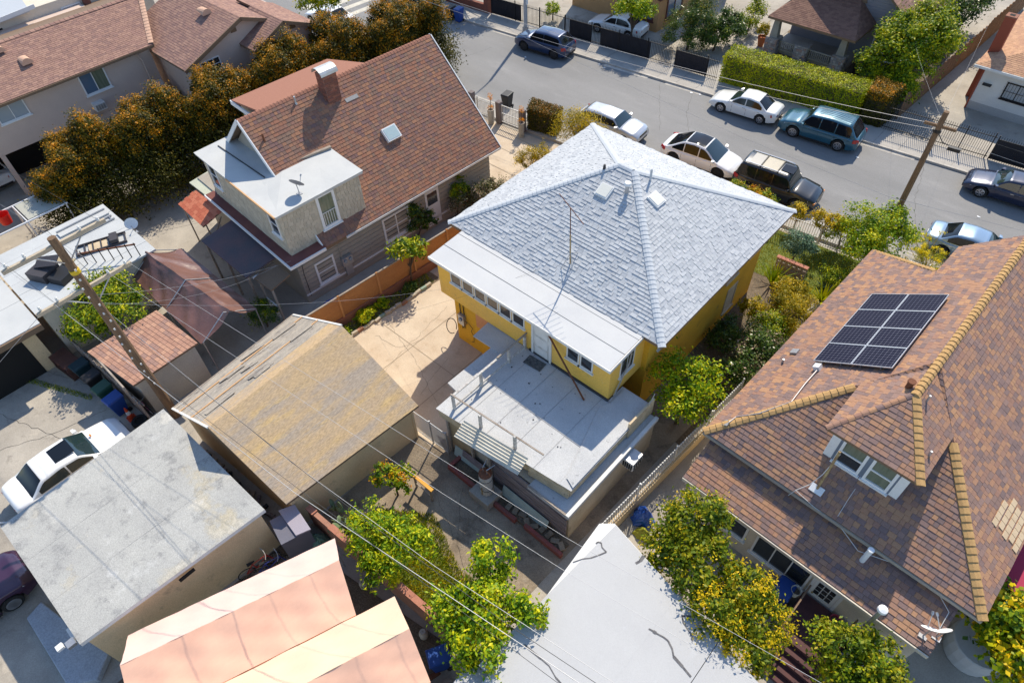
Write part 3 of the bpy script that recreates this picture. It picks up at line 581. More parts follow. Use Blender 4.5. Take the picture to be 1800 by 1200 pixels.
# shed dormer on the far slope, lower pinkish roof
B().slab([(-5.35,1.2,7.55),(-8.4,1.2,7.0),(-8.4,7.0,7.0),(-5.35,7.6,7.55)], .1).build("far_dormer_roof", m_brncap, lh); B().box(-8.2,-5.6,1.5,6.8,4.6,6.95).build("far_dormer_wall", m_greige, lh); B().box(-8.45,-5.6,1.14,1.2,6.75,6.98).build("far_dormer_trim", m_trim, lh)
# two-storey rear addition with the silver flat roof
add = B().box(-7.6,-.53,-1.5,.36,3.0,5.5).build("addition_wall", m_cedar, lh)
dmr = B().box(-3.3,-.535,.34,2.9,2.7,5.5).build("dormer_wall", m_cedar, lh)
def wallshingles(par, P, U, N, w, h, seed, holes=(), sw=(.17,.21,.26), ex=.19):
    r = random.Random(seed); F = frame(P, U, N); b = B(); v = 0
    while v < h-.02:
        u = -r.uniform(0,.15)
        while u < w:
            ww = r.choice(sw); a0, a1 = max(0,u)+.006, min(w,u+ww)-.006; t = r.uniform(.012,.024); lo = v-r.uniform(0,.012)
            if a1-a0 > .03 and not any(a1 > x0 and a0 < x1 and v+ex > y0 and v < y1 for x0,x1,y0,y1 in holes): b.fbox(F,a0,a1,lo,min(h,v+ex-.008),0,t)
            u += ww
        v += ex
    o = b.build("wall_shingle_field", m_cedar, par); o["kind"] = "stuff"
wallshingles(add, (-7.6,-1.5,3.15), (1,0,0), (0,-1,0), 7.07, 2.35, 4, ((.35,1.2,.7,2.2),(5.9,6.8,.75,2.2)))
wallshingles(add, (-.53,-1.5,3.15), (0,1,0), (1,0,0), 4.4, 2.35, 5, ((1.85,2.95,.35,2.3),))
def sheetroof(pts, name="roofing_sheet"): return B().slab(pts, .012).build(name, m_silver, arf)
arf = B().slab([(-7.8,-1.7,5.60),(-.33,-1.7,5.60),(-.33,3.06,5.62),(-3.0,3.1,5.72),(-3.05,.4,5.74),(-7.9,.4,5.62)], .12).build("addition_roof", m_silver, lh)
for x0,x1,y0,y1,z in ((-7.82,-5.2,-1.73,.42,5.615),(-5.22,-2.75,-1.73,.42,5.622),(-2.78,-.3,-1.73,.5,5.618),(-2.95,-.3,.46,1.8,5.632),(-2.98,-.3,1.76,3.08,5.640)): sheetroof([(x0,y0,z),(x1,y0,z),(x1,y1,z+.02),(x0,y1,z+.06)])
B().bar((-7.4,-.6,5.66),(-3.2,-.45,5.70),.05,.03).build("tar_seam", m_tarry, arf); B().bar((-3.3,.55,5.77),(-2.9,3.1,5.80),.16,.10).build("flashing", m_wood_old, arf)
B().bar((-4.6,-1.76,5.60),(-.3,-1.76,5.60),.06,.10).build("wood_edge", M("raw_wood_edge", (.60,.36,.18), .8, fine=.1), lh)
LN = lambda u, z, v=-1.5: frame((u,v,z),(1,0,0),(0,-1,0)); LX = lambda v, z, u=-.53: frame((u,v,z),(0,1,0),(1,0,0))
window(lh, LN(-7.2,3.95), .8, 1.4, (1,2)); window(lh, LN(-1.65,4.0), .8, 1.3, (1,2))
wd = window(lh, LX(.42,3.55), 1.0, 1.9, (1,1), .13, .06, m_trim, m_curtain)
for k in range(6): B().fbox(LX(.6+k*.13,3.72),0,.018,0,.7,.05,.07).build("guard_bar", m_trim, wd)
B().fbox(LX(.56,4.42),0,.75,0,.025,.05,.07).build("guard_bar", m_trim, wd)
B().box(-8.0,.1,-1.98,-1.5,3.02,3.14).build("ledge_roof", m_redroll, lh); B().box(-.53,.1,-1.5,.0,3.02,3.14).build("ledge_roof", m_redroll, lh)
B().box(-8.05,.16,-2.05,-1.98,2.98,3.12).build("ledge_gutter", m_trim, lh); B().box(.1,.17,-1.98,-.05,2.98,3.12).build("ledge_gutter", m_trim, lh)
# windows and door on the side wall
window(lh, LX(-.66,.72,-.45), 1.1, 1.36, (1,2), .1); window(lh, LX(3.55,.85,-.45), 1.75, 1.5, (2,2), .11)
d = B().fbox(LX(6.42,.2,-.45),0,.95,0,2.25,-.02,.05).build("door", m_trim, lh); B().fbox(LX(6.55,1.55,-.45),0,.68,0,.75,.04,.06).build("door_light", m_glass, d)
B().box(-.44,-.40,-1.5,9.5,.52,.62).build("belt_board", m_trim, lh)
for v in (1.35,2.6): B().box(-.44,-.415,v,v+.05,.6,2.95).build("batten", m_greige, lh)
mb = B().box(-.44,-.2,.75,1.35,1.1,1.6).build("electric_meters", m_metal, lh)
for v in (.9,1.2): B().lathe((-.2,v,1.42), [(.1,-.02),(.1,.06)], 12, 0).build("meter_dial", m_glass_b, mb)
B().tube([(-.36,.85,1.6),(-.36,.85,2.9)], .03).build("conduit", m_greige, lh); B().box(-.44,-.25,.85,1.25,.45,1.05).build("service_box", m_metal, lh)
B().tube([(-.4,-1.2,3.0),(-.38,-1.3,1.9),(-.42,-1.28,.4)], .015).build("cable", m_black, lh)
# chimney built of bricks
ch = B().box(-5.0,-4.35,4.35,5.1,5.6,8.42).build("chimney", m_mortar, lh)
bb = B(); rr = random.Random(9)
for k in range(18):
    z = 6.72+k*.095
    for F_, n in ((frame((-4.35,4.35,z),(0,1,0),(1,0,0)),.75),(frame((-5.0,4.35,z),(1,0,0),(0,-1,0)),.65),(frame((-5.0,5.1,z),(0,-1,0),(-1,0,0)),.75)):
        u = -(k % 2)*.1
        while u < n:
            a0, a1 = max(0,u), min(n,u+.2)-.012
            if a1-a0 > .03: bb.fbox(F_,a0,a1,0,.082,0,.012+rr.uniform(0,.01))
            u += .2
o = bb.build("brick_field", m_brick, ch); o["kind"] = "stuff"
hood = B(); n = 10
pts = [(-4.68+.42*math.cos(a),8.42+.30*math.sin(a)) for a in np.linspace(0,math.pi,n)]
hood.add([(x,4.22,z) for x,z in pts]+[(x,5.2,z) for x,z in pts], [(i,i+1,n+i+1,n+i) for i in range(n-1)]); hood.add([(x*1,4.22,z-.012) for x,z in pts]+[(x,5.2,z-.012) for x,z in pts], [(n+i,n+i+1,i+1,i) for i in range(n-1)])
hood.build("chimney_hood", M("galvanised_hood", (.62,.62,.60), .4, (.46,.42,.36), 3, .6, .05, metal=.5), ch); B().box(-5.05,-4.3,4.3,5.15,6.1,6.75).build("flashing", M("flashing_tar", (.16,.075,.085), .8, fine=.2), ch)
SF = frame((-2.45,6.33,ZL+2.45*sl),(0,1,0),(sl,0,1))
o = B().fbox(SF,-.42,.42,-.36,.36,-.02,.2).build("skylight", m_trim, lroof); B().fbox(SF,-.36,.36,-.3,.3,.19,.215).build("pane", M("skylight_glass", (.42,.52,.52), .1, fine=0, spec=.8), lroof)
for v,u in ((2.9,-4.9),(.5,-4.2)): B().lathe((u,v,ZL-u*sl-.05), [(.09,0),(.05,.1),(.045,.4)], 10).build("vent_pipe", m_rust if v < 1 else m_metal, lroof)
B().fbox(frame((-4.15,5.2,ZL+4.15*sl+.03),(0,1,0),(sl,0,1)),0,.75,0,.2,0,.02).build("patch_shingle", M("grey_patch", (.34,.33,.32), .9, fine=.15), lroof)
# satellite dish on the addition roof
def dish(name, label, P, aim, r=.36, mat=None, foot=None):
    t = T(name, label, "satellite dish", P); P = Vector(P); A = Vector(aim).normalized(); mat = mat or M("dish_grey", (.20,.20,.22), .5, fine=.05)
    X = A.cross(Vector((0,0,1))).normalized(); Y = X.cross(A); c = P+Vector((0,0,.55)); vs = []; fs = []; n = 20; rings = 4
    for back in (0, 1):
        for i in range(rings+1):
            q = i/rings*r
            for k in range(n): a = 2*math.pi*k/n; vs.append(c+X*q*math.cos(a)*1.12+Y*q*math.sin(a)+A*(q*q*.55-back*.012))
        o = back*(rings+1)*n
        for i in range(rings):
            for k in range(n): f = (o+i*n+k,o+i*n+(k+1)%n,o+(i+1)*n+(k+1)%n,o+(i+1)*n+k); fs.append(f if not back else f[::-1])
    B().add(vs, fs).build("reflector", mat, t, smooth=True)
    B().tube([P,P+Vector((0,0,.3)),c-A*.03], .022).build("mast", m_metal, t); B().tube([c-Y*r,c-Y*r*.5+A*.45], .015).build("feed_arm", m_metal, t)
    B().tube([c-Y*r*.5+A*.42,c-Y*r*.5+A*.52], .04).build("feed_horn", m_metal, t); B().box(P.x-.12,P.x+.12,P.y-.1,P.y+.1,P.z-.02,P.z+.02).build("foot", m_metal, t)
    return t
pd = LM @ Vector((-1.0,.0,5.64)); dish("satellite_dish", "grey satellite dish on the silver flat roof of the dormer", tuple(pd), (-.35,.75,.55), .32)
# rear porches and awnings
pr = T("rear_porch", "dark felt porch roof on posts behind the brown roofed house", "porch", (-27.3,9.4,0))
B().slab([(-29.35,8.45,2.5),(-25.3,8.4,2.5),(-25.2,10.38,2.72),(-29.35,10.4,2.72)], .08).build("roof", M("dark_felt", (.10,.09,.10), .9, (.17,.10,.10), .8, .8, .15, 30), pr)
for x in (-29.2,-27.3,-25.5): B().box(x,x+.1,8.5,8.6,0,2.45).build("post", m_wood_old, pr)
B().slab([(-25.25,8.7,2.3),(-23.85,8.75,2.3),(-23.8,9.85,2.55),(-25.2,9.85,2.55)], .06).build("side_roof", MATS["fascia_brown"], pr); B().box(-25.28,-25.2,8.68,9.85,2.24,2.34).build("gutter", m_trim, pr)
for x,y in ((-24.0,8.8),(-25.1,8.8)): B().box(x,x+.09,y,y+.09,0,2.25).build("post", m_greige, pr)
for k in range(7): B().box(-24.95+k*.14,-24.92+k*.14,8.82,8.85,.15,1.0).build("baluster", m_trim, pr)
B().box(-25.0,-24.0,8.81,8.86,1.0,1.05).build("handrail", m_trim, pr)
ra = T("red_awning", "red shingled awning roof beside the dark hedge", "awning", (-31.6,9.7,0))
F = frame((-33.0,9.25,2.5),(1,-.06,0),(0,-.3,1)); B().fbox(F,0,2.75,0,1.25,-.06,0).build("deck_board", m_fascia, ra)
m_redsh = M("red_shingle", (.5,.14,.07), .9, island=[(.52,.15,.08),(.46,.12,.065),(.56,.18,.10)], fine=.1)
for j in range(6):
    for i in range(9): B().fbox(F,i*.305+(j%2)*.1,i*.305+.295+(j%2)*.1,j*.2,j*.2+.21,.002,.018-.0).build("shingle", m_redsh, ra)
for x in (-32.8,-30.5): B().tube([(x,9.35,0),(x,9.35,2.5)], .04).build("post", m_wood_old, ra)
B().bar((-30.5,9.3,1.2),(-30.4,10.2,2.4),.06).build("brace", m_wood_old, ra)
B().slab([(-33.6,10.45,2.95),(-30.6,10.38,2.95),(-31.2,12.3,3.1),(-33.6,12.3,3.1)], .07).build("patio_cover", M("pale_green_roof", (.52,.54,.42), .8, (.44,.45,.36), 1, .7, .08), None, "pale green flat patio cover between the hedge and the rear addition", "patio cover")
# ---------------------------------------------------------------- brown roofed house on the right with solar panels (turned 2.4 degrees)
RO = (-4.40,14.44,0); RA = RAD(-2.4); RM = Matrix.Translation(RO) @ Matrix.Rotation(RA, 4, 'Z')
m_tanb = M("tan_brown_shingle", (.3,.18,.12), .92, island=soft([(.38,.22,.145),(.31,.18,.135),(.25,.17,.145),(.43,.25,.15),(.22,.155,.145),(.335,.20,.145),(.28,.19,.165),(.40,.225,.14),(.19,.14,.135)],.95,1.08,1.0), col2=(.30,.185,.14), sc=.5, amt=.3, fine=.14, fsc=70, bump=.3, bsc=120, spec=.2)
m_orcap = M("ochre_ridge_cap", (.50,.31,.13), .9, (.38,.23,.10), 4, .8, .14, 50, spec=.2)
m_cream = M("cream_stucco", (.68,.61,.50), .9, (.58,.52,.42), 1, .7, .08, 25, bump=.3, bsc=50)
m_slate = M("slate_blue_siding", (.20,.24,.30), .7, (.16,.19,.24), 2, .7, .08)
rh = T("brown_roof_house", "house with a tan brown hipped shingle roof carrying black solar panels", "house", RO, RA)
EZ, RZ2, RU2, HV = 3.3, 6.5, 4.85, 5.4; k2 = (RZ2-EZ)/RU2; lzp = lambda u: EZ+u*k2
B().box(.55,9.15,.45,13.1,-.03,3.25).build("wall", m_cream, rh)
Lc,Rc,Pk,Fk = (0,0,EZ),(9.7,0,EZ),(RU2,HV,RZ2),(RU2,14.2,RZ2)
lp = [(0,13.5,EZ),(0,0,EZ),Pk,(RU2,11.4,RZ2),(2.87,11.4,lzp(2.87))]; lp2 = [(2.87,11.4,lzp(2.87)),(RU2,11.4,RZ2),Fk,(2.95,13.4,lzp(2.95))]
rp_ = [(9.7,0,EZ),(9.7,13.5,EZ),(6.8,13.95,lzp(2.9)),Fk,Pk]
fp = [Lc,Rc,Pk]
rb = B()
for pl_ in (lp, lp2, rp_, fp): rb.slab(pl_, .13)
rb.slab([(2.87,13.5,EZ),(0,13.5,EZ),(2.87,11.4,lzp(2.87))][::-1], .13)
rroof = rb.build("roof", m_fascia, rh)
S = Shingles(rroof, m_tanb, 21, expo=.175, widths=(.15,.2,.27), local=RM)
hm = (2.87,2.87*HV/RU2,lzp(2.87)); S.facet(lp, [[lp[0],lp[1],hm,lp[4]],[hm,lp[2],lp[3],lp[4]],[lp[4],lp[3],Fk,lp2[3]]]); S.facet(rp_); S.facet(fp); S.facet([(2.87,13.5,EZ),(0,13.5,EZ),(2.87,11.4,lzp(2.87))])
# dormer: hipped roof over two sash windows
dl, drr, dk = (3.32,1.3,5.49),(6.38,1.3,5.49),(RU2,3.6,RZ2); dzl = lambda u: lzp(u)+.035
b = B(); b.slab([dl,drr,dk], .1); b.slab([(3.32,3.75,5.49),dl,dk], .1); b.slab([drr,(6.38,3.75,5.49),dk], .1); b.build("dormer_roof", m_fascia, rh)
S.facet([dl,drr,dk]); S.facet([(3.32,3.75,5.5),(3.32,1.3,5.5),(RU2,3.6,RZ2+.01),(RU2,5.0,RZ2+.01)]); S.facet([(6.38,1.3,5.5),(6.38,3.75,5.5),(RU2,5.0,RZ2+.01),(RU2,3.6,RZ2+.01)])
S.finish(300)
L_, R_, F_ = Vector((-1,0,-k2)), Vector((1,0,-k2)), Vector((0,-1,-.593)); DF = Vector((0,-1,-.44))
caps(rroof, m_orcap, Lc, (3.2,3.56,lzp(3.2)), L_, F_, w=.17, step=.235, L=.32, th=.045); caps(rroof, m_orcap, Rc, (6.5,3.56,lzp(3.2)), R_, F_, w=.17, step=.235, L=.32, th=.045)
caps(rroof, m_orcap, (RU2,3.5,RZ2+.02), Fk, L_, R_, w=.17, step=.235, L=.32, th=.05, lift=.02)
caps(rroof, m_orcap, drr, dk, R_, DF, w=.15, step=.235, L=.32, th=.045); caps(rroof, m_tanb, dl, dk, L_, DF, w=.10, step=.235, L=.3, th=.02)
caps(rroof, m_orcap, (.1,13.45,EZ+.02), (2.8,11.5,lzp(2.8)), L_, (0,1,-.9), w=.13, step=.235, L=.32, th=.04)
B().box(-.03,.02,0,13.5,EZ-.15,EZ-.02).build("fascia", m_fascia, rh); B().box(0,9.7,-.05,-.0,EZ-.16,EZ-.03).build("fascia", m_greige, rh)
dw = B().box(3.62,6.1,1.42,3.4,3.9,5.45).build("dormer_wall", m_slate, rh)
RN = lambda u, z, v=1.42: frame((u,v,z),(1,0,0),(0,-1,0))
B().fbox(RN(3.6,4.0),0,.28,0,1.4,.0,.02).build("corner_board", m_trim, rh); B().fbox(RN(5.85,4.0),0,.27,0,1.4,.0,.02).build("corner_board", m_trim, rh)
window(rh, RN(3.97,4.16), .86, 1.26, (1,2), .09, .06, m_trim, [m_glass, m_curtain]); window(rh, RN(4.97,4.16), .82, 1.26, (1,2), .09, .06, m_trim, m_curtain)
# lean-to along the back
lr_ = B().slab([(.35,-1.52,2.36),(9.15,-1.5,2.36),(9.12,.5,3.08),(.3,.5,3.08)], .09).build("lean_to_roof", m_fascia, rh)
S2 = Shingles(lr_, m_tanb, 31, expo=.175, widths=(.15,.2,.27), local=RM); S2.facet([(.35,-1.52,2.36),(9.15,-1.5,2.36),(9.12,.5,3.08),(.3,.5,3.08)]); S2.finish(150)
B().box(.7,8.9,-1.32,.46,-.03,2.38).build("lean_to_wall", m_cream, rh); B().box(.35,9.15,-1.58,-1.53,2.22,2.36).build("fascia", m_cream, rh)
window(rh, RN(3.43,.66,-1.32), 2.05, 1.3, (3,1), .07, .06); window(rh, RN(2.3,.9,-1.32), .8, 1.0, (1,1), .07, .06)
d = B().fbox(RN(5.66,.05,-1.32),0,.8,0,2.0,-.02,.05).build("door", m_trim, rh)
for i in range(3):
    for j in range(3): B().fbox(RN(5.76+i*.205,1.0+j*.28,-1.32),0,.175,0,.24,.045,.06).build("door_pane", m_glass, d)
B().lathe((5.76+RO[0]*0,-1.39,1.0), [(.03,-.03),(.03,.03)], 8, 1).build("door_knob", M("brass", (.5,.35,.12), .35, metal=.8, fine=0), d)
B().fbox(RN(5.55,.02,-1.32),0,.1,0,2.1,-.02,.07).build("door_frame", m_trim, rh); B().fbox(RN(6.47,.02,-1.32),0,.1,0,2.1,-.02,.07).build("door_frame", m_trim, rh)
# roof fittings
def onL(u, v, h=0): return (u, v, lzp(u)+h)
fsl = lambda v: EZ+v*.593
B().lathe((6.35,-.35,2.75), [(.085,0),(.085,.75),(.1,.76),(.1,.83),(.06,.84)], 14).build("vent_pipe", m_trim, lr_)
fl = B().lathe((7.45,-1.72,1.0), [(.07,0),(.07,2.2)], 12).build("flue_pipe", m_metal, rh); B().lathe((7.45,-1.72,3.2), [(.1,0),(.15,.06),(.14,.16),(.04,.2)], 14).build("flue_cap", m_trim, fl)
B().lathe(onL(4.55,3.85,-.03), [(.1,0),(.1,.28),(.13,.3),(.13,.36)], 12).build("vent_pipe", m_rust, rroof); B().lathe((5.2,3.7,6.2), [(.04,0),(.035,.4)], 8).build("vent_pipe", m_metal, rroof); B().lathe((6.1,2.35,5.6), [(.05,0),(.04,.3)], 8).build("vent_pipe", m_metal, rroof); B().lathe(onL(.5,4.46,-.02), [(.05,0),(.04,.25)], 8).build("vent_pipe", m_metal, rroof)
o = B().fbox(frame(onL(.62,5.2),(0,-1,0),(-k2,0,1)),-.14,.14,-.14,.14,0,.1).build("roof_vent", m_metal, rroof)
ms = B().tube([(4.1,.42,3.5),(4.05,1.0,5.2)], .045, 8).build("service_mast", MATS["antenna_mast"], rh); B().fbox(frame((4.1,.42,fsl(.42)+.03),(1,0,0),(0,-.593,1)),-.22,.22,-.14,.14,0,.02).build("mast_flashing", m_trim, ms)
B().tube([(4.1,1.0,5.1),(4.0,.6,4.2),(3.85,.3,3.75),(3.6,0,3.45),(3.5,-.1,3.1)], .012).build("cable", m_white, rh)
B().tube([(3.6,.02,3.42),(4.3,-.02,3.28),(5.2,.0,3.22),(6.1,-.25,2.95),(7.2,.05,3.15),(8.4,.1,3.1),(8.95,-.2,2.95),(9.0,-.9,2.65)], .011).build("cable", m_white, rh)
B().tube([(5.0,1.4,4.1),(5.02,.7,3.77),(5.06,.1,3.42)], .008).build("cable", m_white, rh)
cond = [onL(1.8,4.2,.12),onL(1.79,3.26,.1),onL(1.84,2.24,.08),onL(1.2,1.35,.08),onL(.62,.95,.1),onL(.55,.6,.1)]
cd = B().tube(cond, .022, 6).build("solar_conduit", M("grey_conduit", (.42,.38,.38), .5, fine=.05, metal=.4), rroof)
F0 = frame(onL(1.8,4.3),(0,-1,0),(-k2,0,1)); B().fbox(F0,-.12,.12,-.12,.12,0,.2).build("junction_box", m_trim, cd); B().fbox(frame(onL(.5,.6),(0,-1,0),(-k2,0,1)),-.15,.15,-.12,.12,.03,.05).build("conduit_flashing", m_metal, cd)
patch = M("pale_bare_shingle", (.66,.50,.32), .9, (.58,.42,.26), 2, .7, .1)
for j in range(5):
    for i in range(5):
        u = 9.62-.22*j-.06*i*0; v = 2.75+.27*i+.13*(j % 2)
        if (i+j) < 8: B().fbox(frame((u,v,EZ+(9.7-u)*k2),(0,1,0),(k2,0,1)),0,.25,0,.2,.03,.045).build("bare_shingle", patch, rroof)
# solar array: two columns of four modules on rails
sol = T("solar_array", "black solar panel array of eight modules on the tan brown roof", "solar panels", tuple(RM @ Vector(onL(2.7,7.3))))
def solar_mat():
    m = bpy.data.materials.new("solar_cells"); m.use_nodes = True; t = m.node_tree; L = t.links.new; bs = t.nodes["Principled BSDF"]
    tc = nd(t,"ShaderNodeTexCoord"); sx = nd(t,"ShaderNodeSeparateXYZ"); L(tc.outputs["Object"], sx.inputs[0]); fac = []
    for ax, n in (("X",8),("Y",9)):
        a = nd(t,"ShaderNodeMath",operation='MULTIPLY'); a.inputs[1].default_value = 1/.146; L(sx.outputs[ax], a.inputs[0])
        f = nd(t,"ShaderNodeMath",operation='FRACT'); L(a.outputs[0], f.inputs[0]); s = nd(t,"ShaderNodeMath",operation='SUBTRACT'); s.inputs[1].default_value = .5; L(f.outputs[0], s.inputs[0])
        ab = nd(t,"ShaderNodeMath",operation='ABSOLUTE'); L(s.outputs[0], ab.inputs[0]); fac.append(ab.outputs[0])
    mx = nd(t,"ShaderNodeMath",operation='MAXIMUM'); L(fac[0], mx.inputs[0]); L(fac[1], mx.inputs[1]); g1 = nd(t,"ShaderNodeMath",operation='GREATER_THAN'); g1.inputs[1].default_value = .468; L(mx.outputs[0], g1.inputs[0])
    ad = nd(t,"ShaderNodeMath",operation='ADD'); L(fac[0], ad.inputs[0]); L(fac[1], ad.inputs[1]); g2 = nd(t,"ShaderNodeMath",operation='GREATER_THAN'); g2.inputs[1].default_value = .86; L(ad.outputs[0], g2.inputs[0])
    mm = nd(t,"ShaderNodeMath",operation='MAXIMUM'); L(g1.outputs[0], mm.inputs[0]); L(g2.outputs[0], mm.inputs[1])
    rp = ramp(t, [(0,(.012,.013,.03)),(1,(.13,.13,.17))]); L(mm.outputs[0], rp.inputs[0]); L(rp.outputs[0], bs.inputs["Base Color"]); bs.inputs["Roughness"].default_value = .45; bs.inputs["Specular IOR Level"].default_value = .05; return m
m_cell = solar_mat(); m_alu = M("aluminium_frame", (.55,.55,.57), .4, metal=.6, fine=.03); m_alud = M("dark_frame", (.05,.05,.06), .4, metal=.3, fine=.03)
P0 = RM @ Vector(onL(1.56,9.35,.0)); Uw = (RM.to_3x3() @ Vector((0,-1,0))).normalized(); Nw = (RM.to_3x3() @ Vector((-k2,0,1))).normalized(); FS = frame(P0, Uw, Nw)
# rectangle skewed in the photograph: bottom edge starts nearer; modules follow the eave
mw, mh = 1.185, 1.40
for i in range(4):
    for j in range(2):
        u0, v0 = i*(mw+.012), j*(mh+.014)
        fr = B(); n0, n1 = .15, .19
        fr.fbox(FS,u0,u0+mw,v0,v0+.022,n0,n1); fr.fbox(FS,u0,u0+mw,v0+mh-.022,v0+mh,n0,n1); fr.fbox(FS,u0,u0+.022,v0+.022,v0+mh-.022,n0,n1); fr.fbox(FS,u0+mw-.022,u0+mw,v0+.022,v0+mh-.022,n0,n1)
        o = fr.build("module_frame", m_alu, sol)
        O, U, V, N = FS; c = O+U*(u0+mw/2)+V*(v0+mh/2)+N*.178-Vector(OFF[sol.name])
        me = bpy.data.meshes.new("cells"); a, bq = mw/2-.022, mh/2-.022; me.from_pydata([(-a,-bq,0),(a,-bq,0),(a,bq,0),(-a,bq,0),(-a,-bq,-.02),(a,-bq,-.02),(a,bq,-.02),(-a,bq,-.02)], [], [(0,1,2,3),(7,6,5,4)]); me.materials.append(m_cell)
        oc = bpy.data.objects.new("cells", me); COL.objects.link(oc); oc.parent = o; oc.matrix_local = Matrix(((U.x,V.x,N.x,c.x),(U.y,V.y,N.y,c.y),(U.z,V.z,N.z,c.z),(0,0,0,1)))
for v in (.35,1.05,1.75,2.45):
    B().fbox(FS,-.05,4*(mw+.012)+.05,v-.02,v+.02,.10,.148).build("rail", m_alud, sol)
    for u in (.3,1.7,3.2,4.5): B().fbox(FS,u-.03,u+.03,v-.03,v+.03,.0,.1).build("rail_foot", m_alud, sol)
pd = RM @ Vector((8.75,-1.15,2.5)); dish("satellite_dish", "white satellite dish on the corner of the lean-to roof", tuple(pd), (-.3,.7,.6), .24, m_trim)
pd = RM @ Vector((9.05,-.95,2.55)); dish("satellite_dish", "second small white dish at the outer corner of the lean-to roof", tuple(pd), (-.7,.5,.5), .2, m_trim)
# back steps and clutter
stp = T("back_steps", "dark red wooden steps with a handrail at the back door", "steps", tuple(RM @ Vector((6.3,-2.4,0))), RA)
m_redwood = M("dark_red_wood", (.10,.035,.035), .7, (.06,.025,.03), 2, .8, .12)
for k in range(5): B().box(-.75,.95,-.85-k*.28,.95-k*.28-(0 if k else 0)-.0*k if k == 0 else -.57-k*.28+.02,0,.78-k*.16).build("step", m_redwood, stp)
for x in (-.7,.92):
    for y, z in ((.8,.78),(-.8,.78),(-1.95,.15)): B().box(x-.03,x+.03,y-.03,y+.03,z,z+.85).build("post", m_fascia, stp)
    B().bar((x,-.8,1.6),(x,-2.0,.98),.05,.05).build("handrail", m_fascia, stp); B().bar((x,.85,1.62),(x,-.82,1.62),.05,.05).build("handrail", m_fascia, stp)
# ---------------------------------------------------------------- garages, sheds, canopies
m_tanroof = M("tan_roll_roof", (.52,.365,.20), .92, (.44,.335,.235), 1.6, .8, .22, 28, stain=[((.36,.31,.265), .8, .50, .62, .6), ((.60,.41,.17), 2.0, .55, .68, .65)], bump=.35, bsc=60, stretch=(1.6,.28,1))
m_torn = M("torn_felt", (.30,.27,.235), .92, (.46,.40,.32), 2.6, .9, .2, 30, stain=[((.14,.12,.11), 2.2, .58, .64, .8), ((.55,.49,.41), 3.5, .60, .66, .7)], bump=.6, bsc=25, stretch=(1.4,.4,1))
m_tanwall = M("tan_stucco", (.74,.56,.33), .9, (.64,.47,.27), .9, .8, .1, 25, stain=((.25,.20,.14), 1.2, .58, .7, .6), bump=.3, bsc=50)
tg = T("tan_garage", "garage with a worn tan rolled roof beside the concrete patio", "garage", (-17.6,5.5,0))
TL, TF, TR, TB = (-21.2,2.18,2.25),(-14.18,2.72,2.25),(-13.78,8.8,2.25),(-21.8,8.5,2.25); TA1, TA2 = (-17.78,2.43,3.95),(-17.8,8.65,4.25)
B().add([(-20.9,2.4,-.03),(-14.4,2.9,-.03),(-14.05,8.55,-.03),(-21.5,8.3,-.03),(-20.9,2.4,2.3),(-14.4,2.9,2.3),(-14.05,8.55,2.3),(-21.5,8.3,2.3),(-17.75,2.65,3.8),(-17.8,8.4,4.05)],
        [(0,1,5,8,4),(1,2,6,5),(2,3,7,9,6),(3,0,4,7),(4,8,9,7),(5,6,9,8)]).build("wall", m_tanwall, tg)
rf = B().slab([TL,TA1,TA2,TB], .1).slab([TA1,TF,TR,TA2], .1).build("roof", m_fascia, tg)
def lerp(a, b, t): return tuple(a[i]+(b[i]-a[i])*t for i in range(3))
def up_(p, h): return (p[0],p[1],p[2]+h)
r_ = random.Random(8)
for side, (e0, e1, a0, a1) in enumerate(((TF,TR,TA1,TA2),(TL,TB,TA1,TA2))):   # rolled strips run along the ridge, lapped uphill
    n = 5
    for k in range(n):
        t0, t1 = max(0,k/n-.015), (k+1)/n; jj = r_.uniform(.25,.7); h = .008+.004*k
        for s0, s1 in ((0,jj),(jj-.004,1)):
            q = [lerp(lerp(e0,a0,t0),lerp(e1,a1,t0),s0),lerp(lerp(e0,a0,t0),lerp(e1,a1,t0),s1),lerp(lerp(e0,a0,t1),lerp(e1,a1,t1),s1),lerp(lerp(e0,a0,t1),lerp(e1,a1,t1),s0)]
            if side == 1: q = q[::-1]
            B().slab([up_(p,h+(.002 if s0 else 0)) for p in q], .006).build("roofing_strip", m_torn if side == 1 and k < 4 else m_tanroof, rf)
for k in range(9):      # torn scraps and curled battens on the left slope
    t = r_.uniform(.1,.8); s = r_.uniform(.05,.9); P = up_(lerp(lerp(TL,TA1,t),lerp(TB,TA2,t),s),.05); a = 1.55+r_.uniform(-.12,.12)
    B().fbox(frame(P,(math.cos(a),math.sin(a),.05),(-.43,r_.uniform(-.1,.1),1)),-r_.uniform(.3,.8),r_.uniform(.3,.8),-.10,r_.uniform(.05,.14),0,.02).build("torn_scrap", m_torn, rf)
for t in (.22,.55): B().bar(up_(lerp(TL,TA1,t),.045),up_(lerp(TB,TA2,t),.045),.05,.03).build("batten", MATS["raw_wood_edge"], rf)
B().bar(up_(TB,.02),up_(TA2,.02),.09,.05).build("metal_edge", m_white, rf); B().bar(up_(TL,.02),up_(TA1,.02),.09,.05).build("metal_edge", m_white, rf); B().bar(up_(TL,.01),up_(TB,.01),.05,.05).build("metal_edge", m_wood_old, rf)
B().box(-14.4,-14.0,8.52,8.62,.0,2.1).build("corner_post", m_tanwall, tg)
gg = T("grey_garage", "flat roofed garage with a pale grey felt roof in the lower left", "garage", (-17.6,-1.2,0))
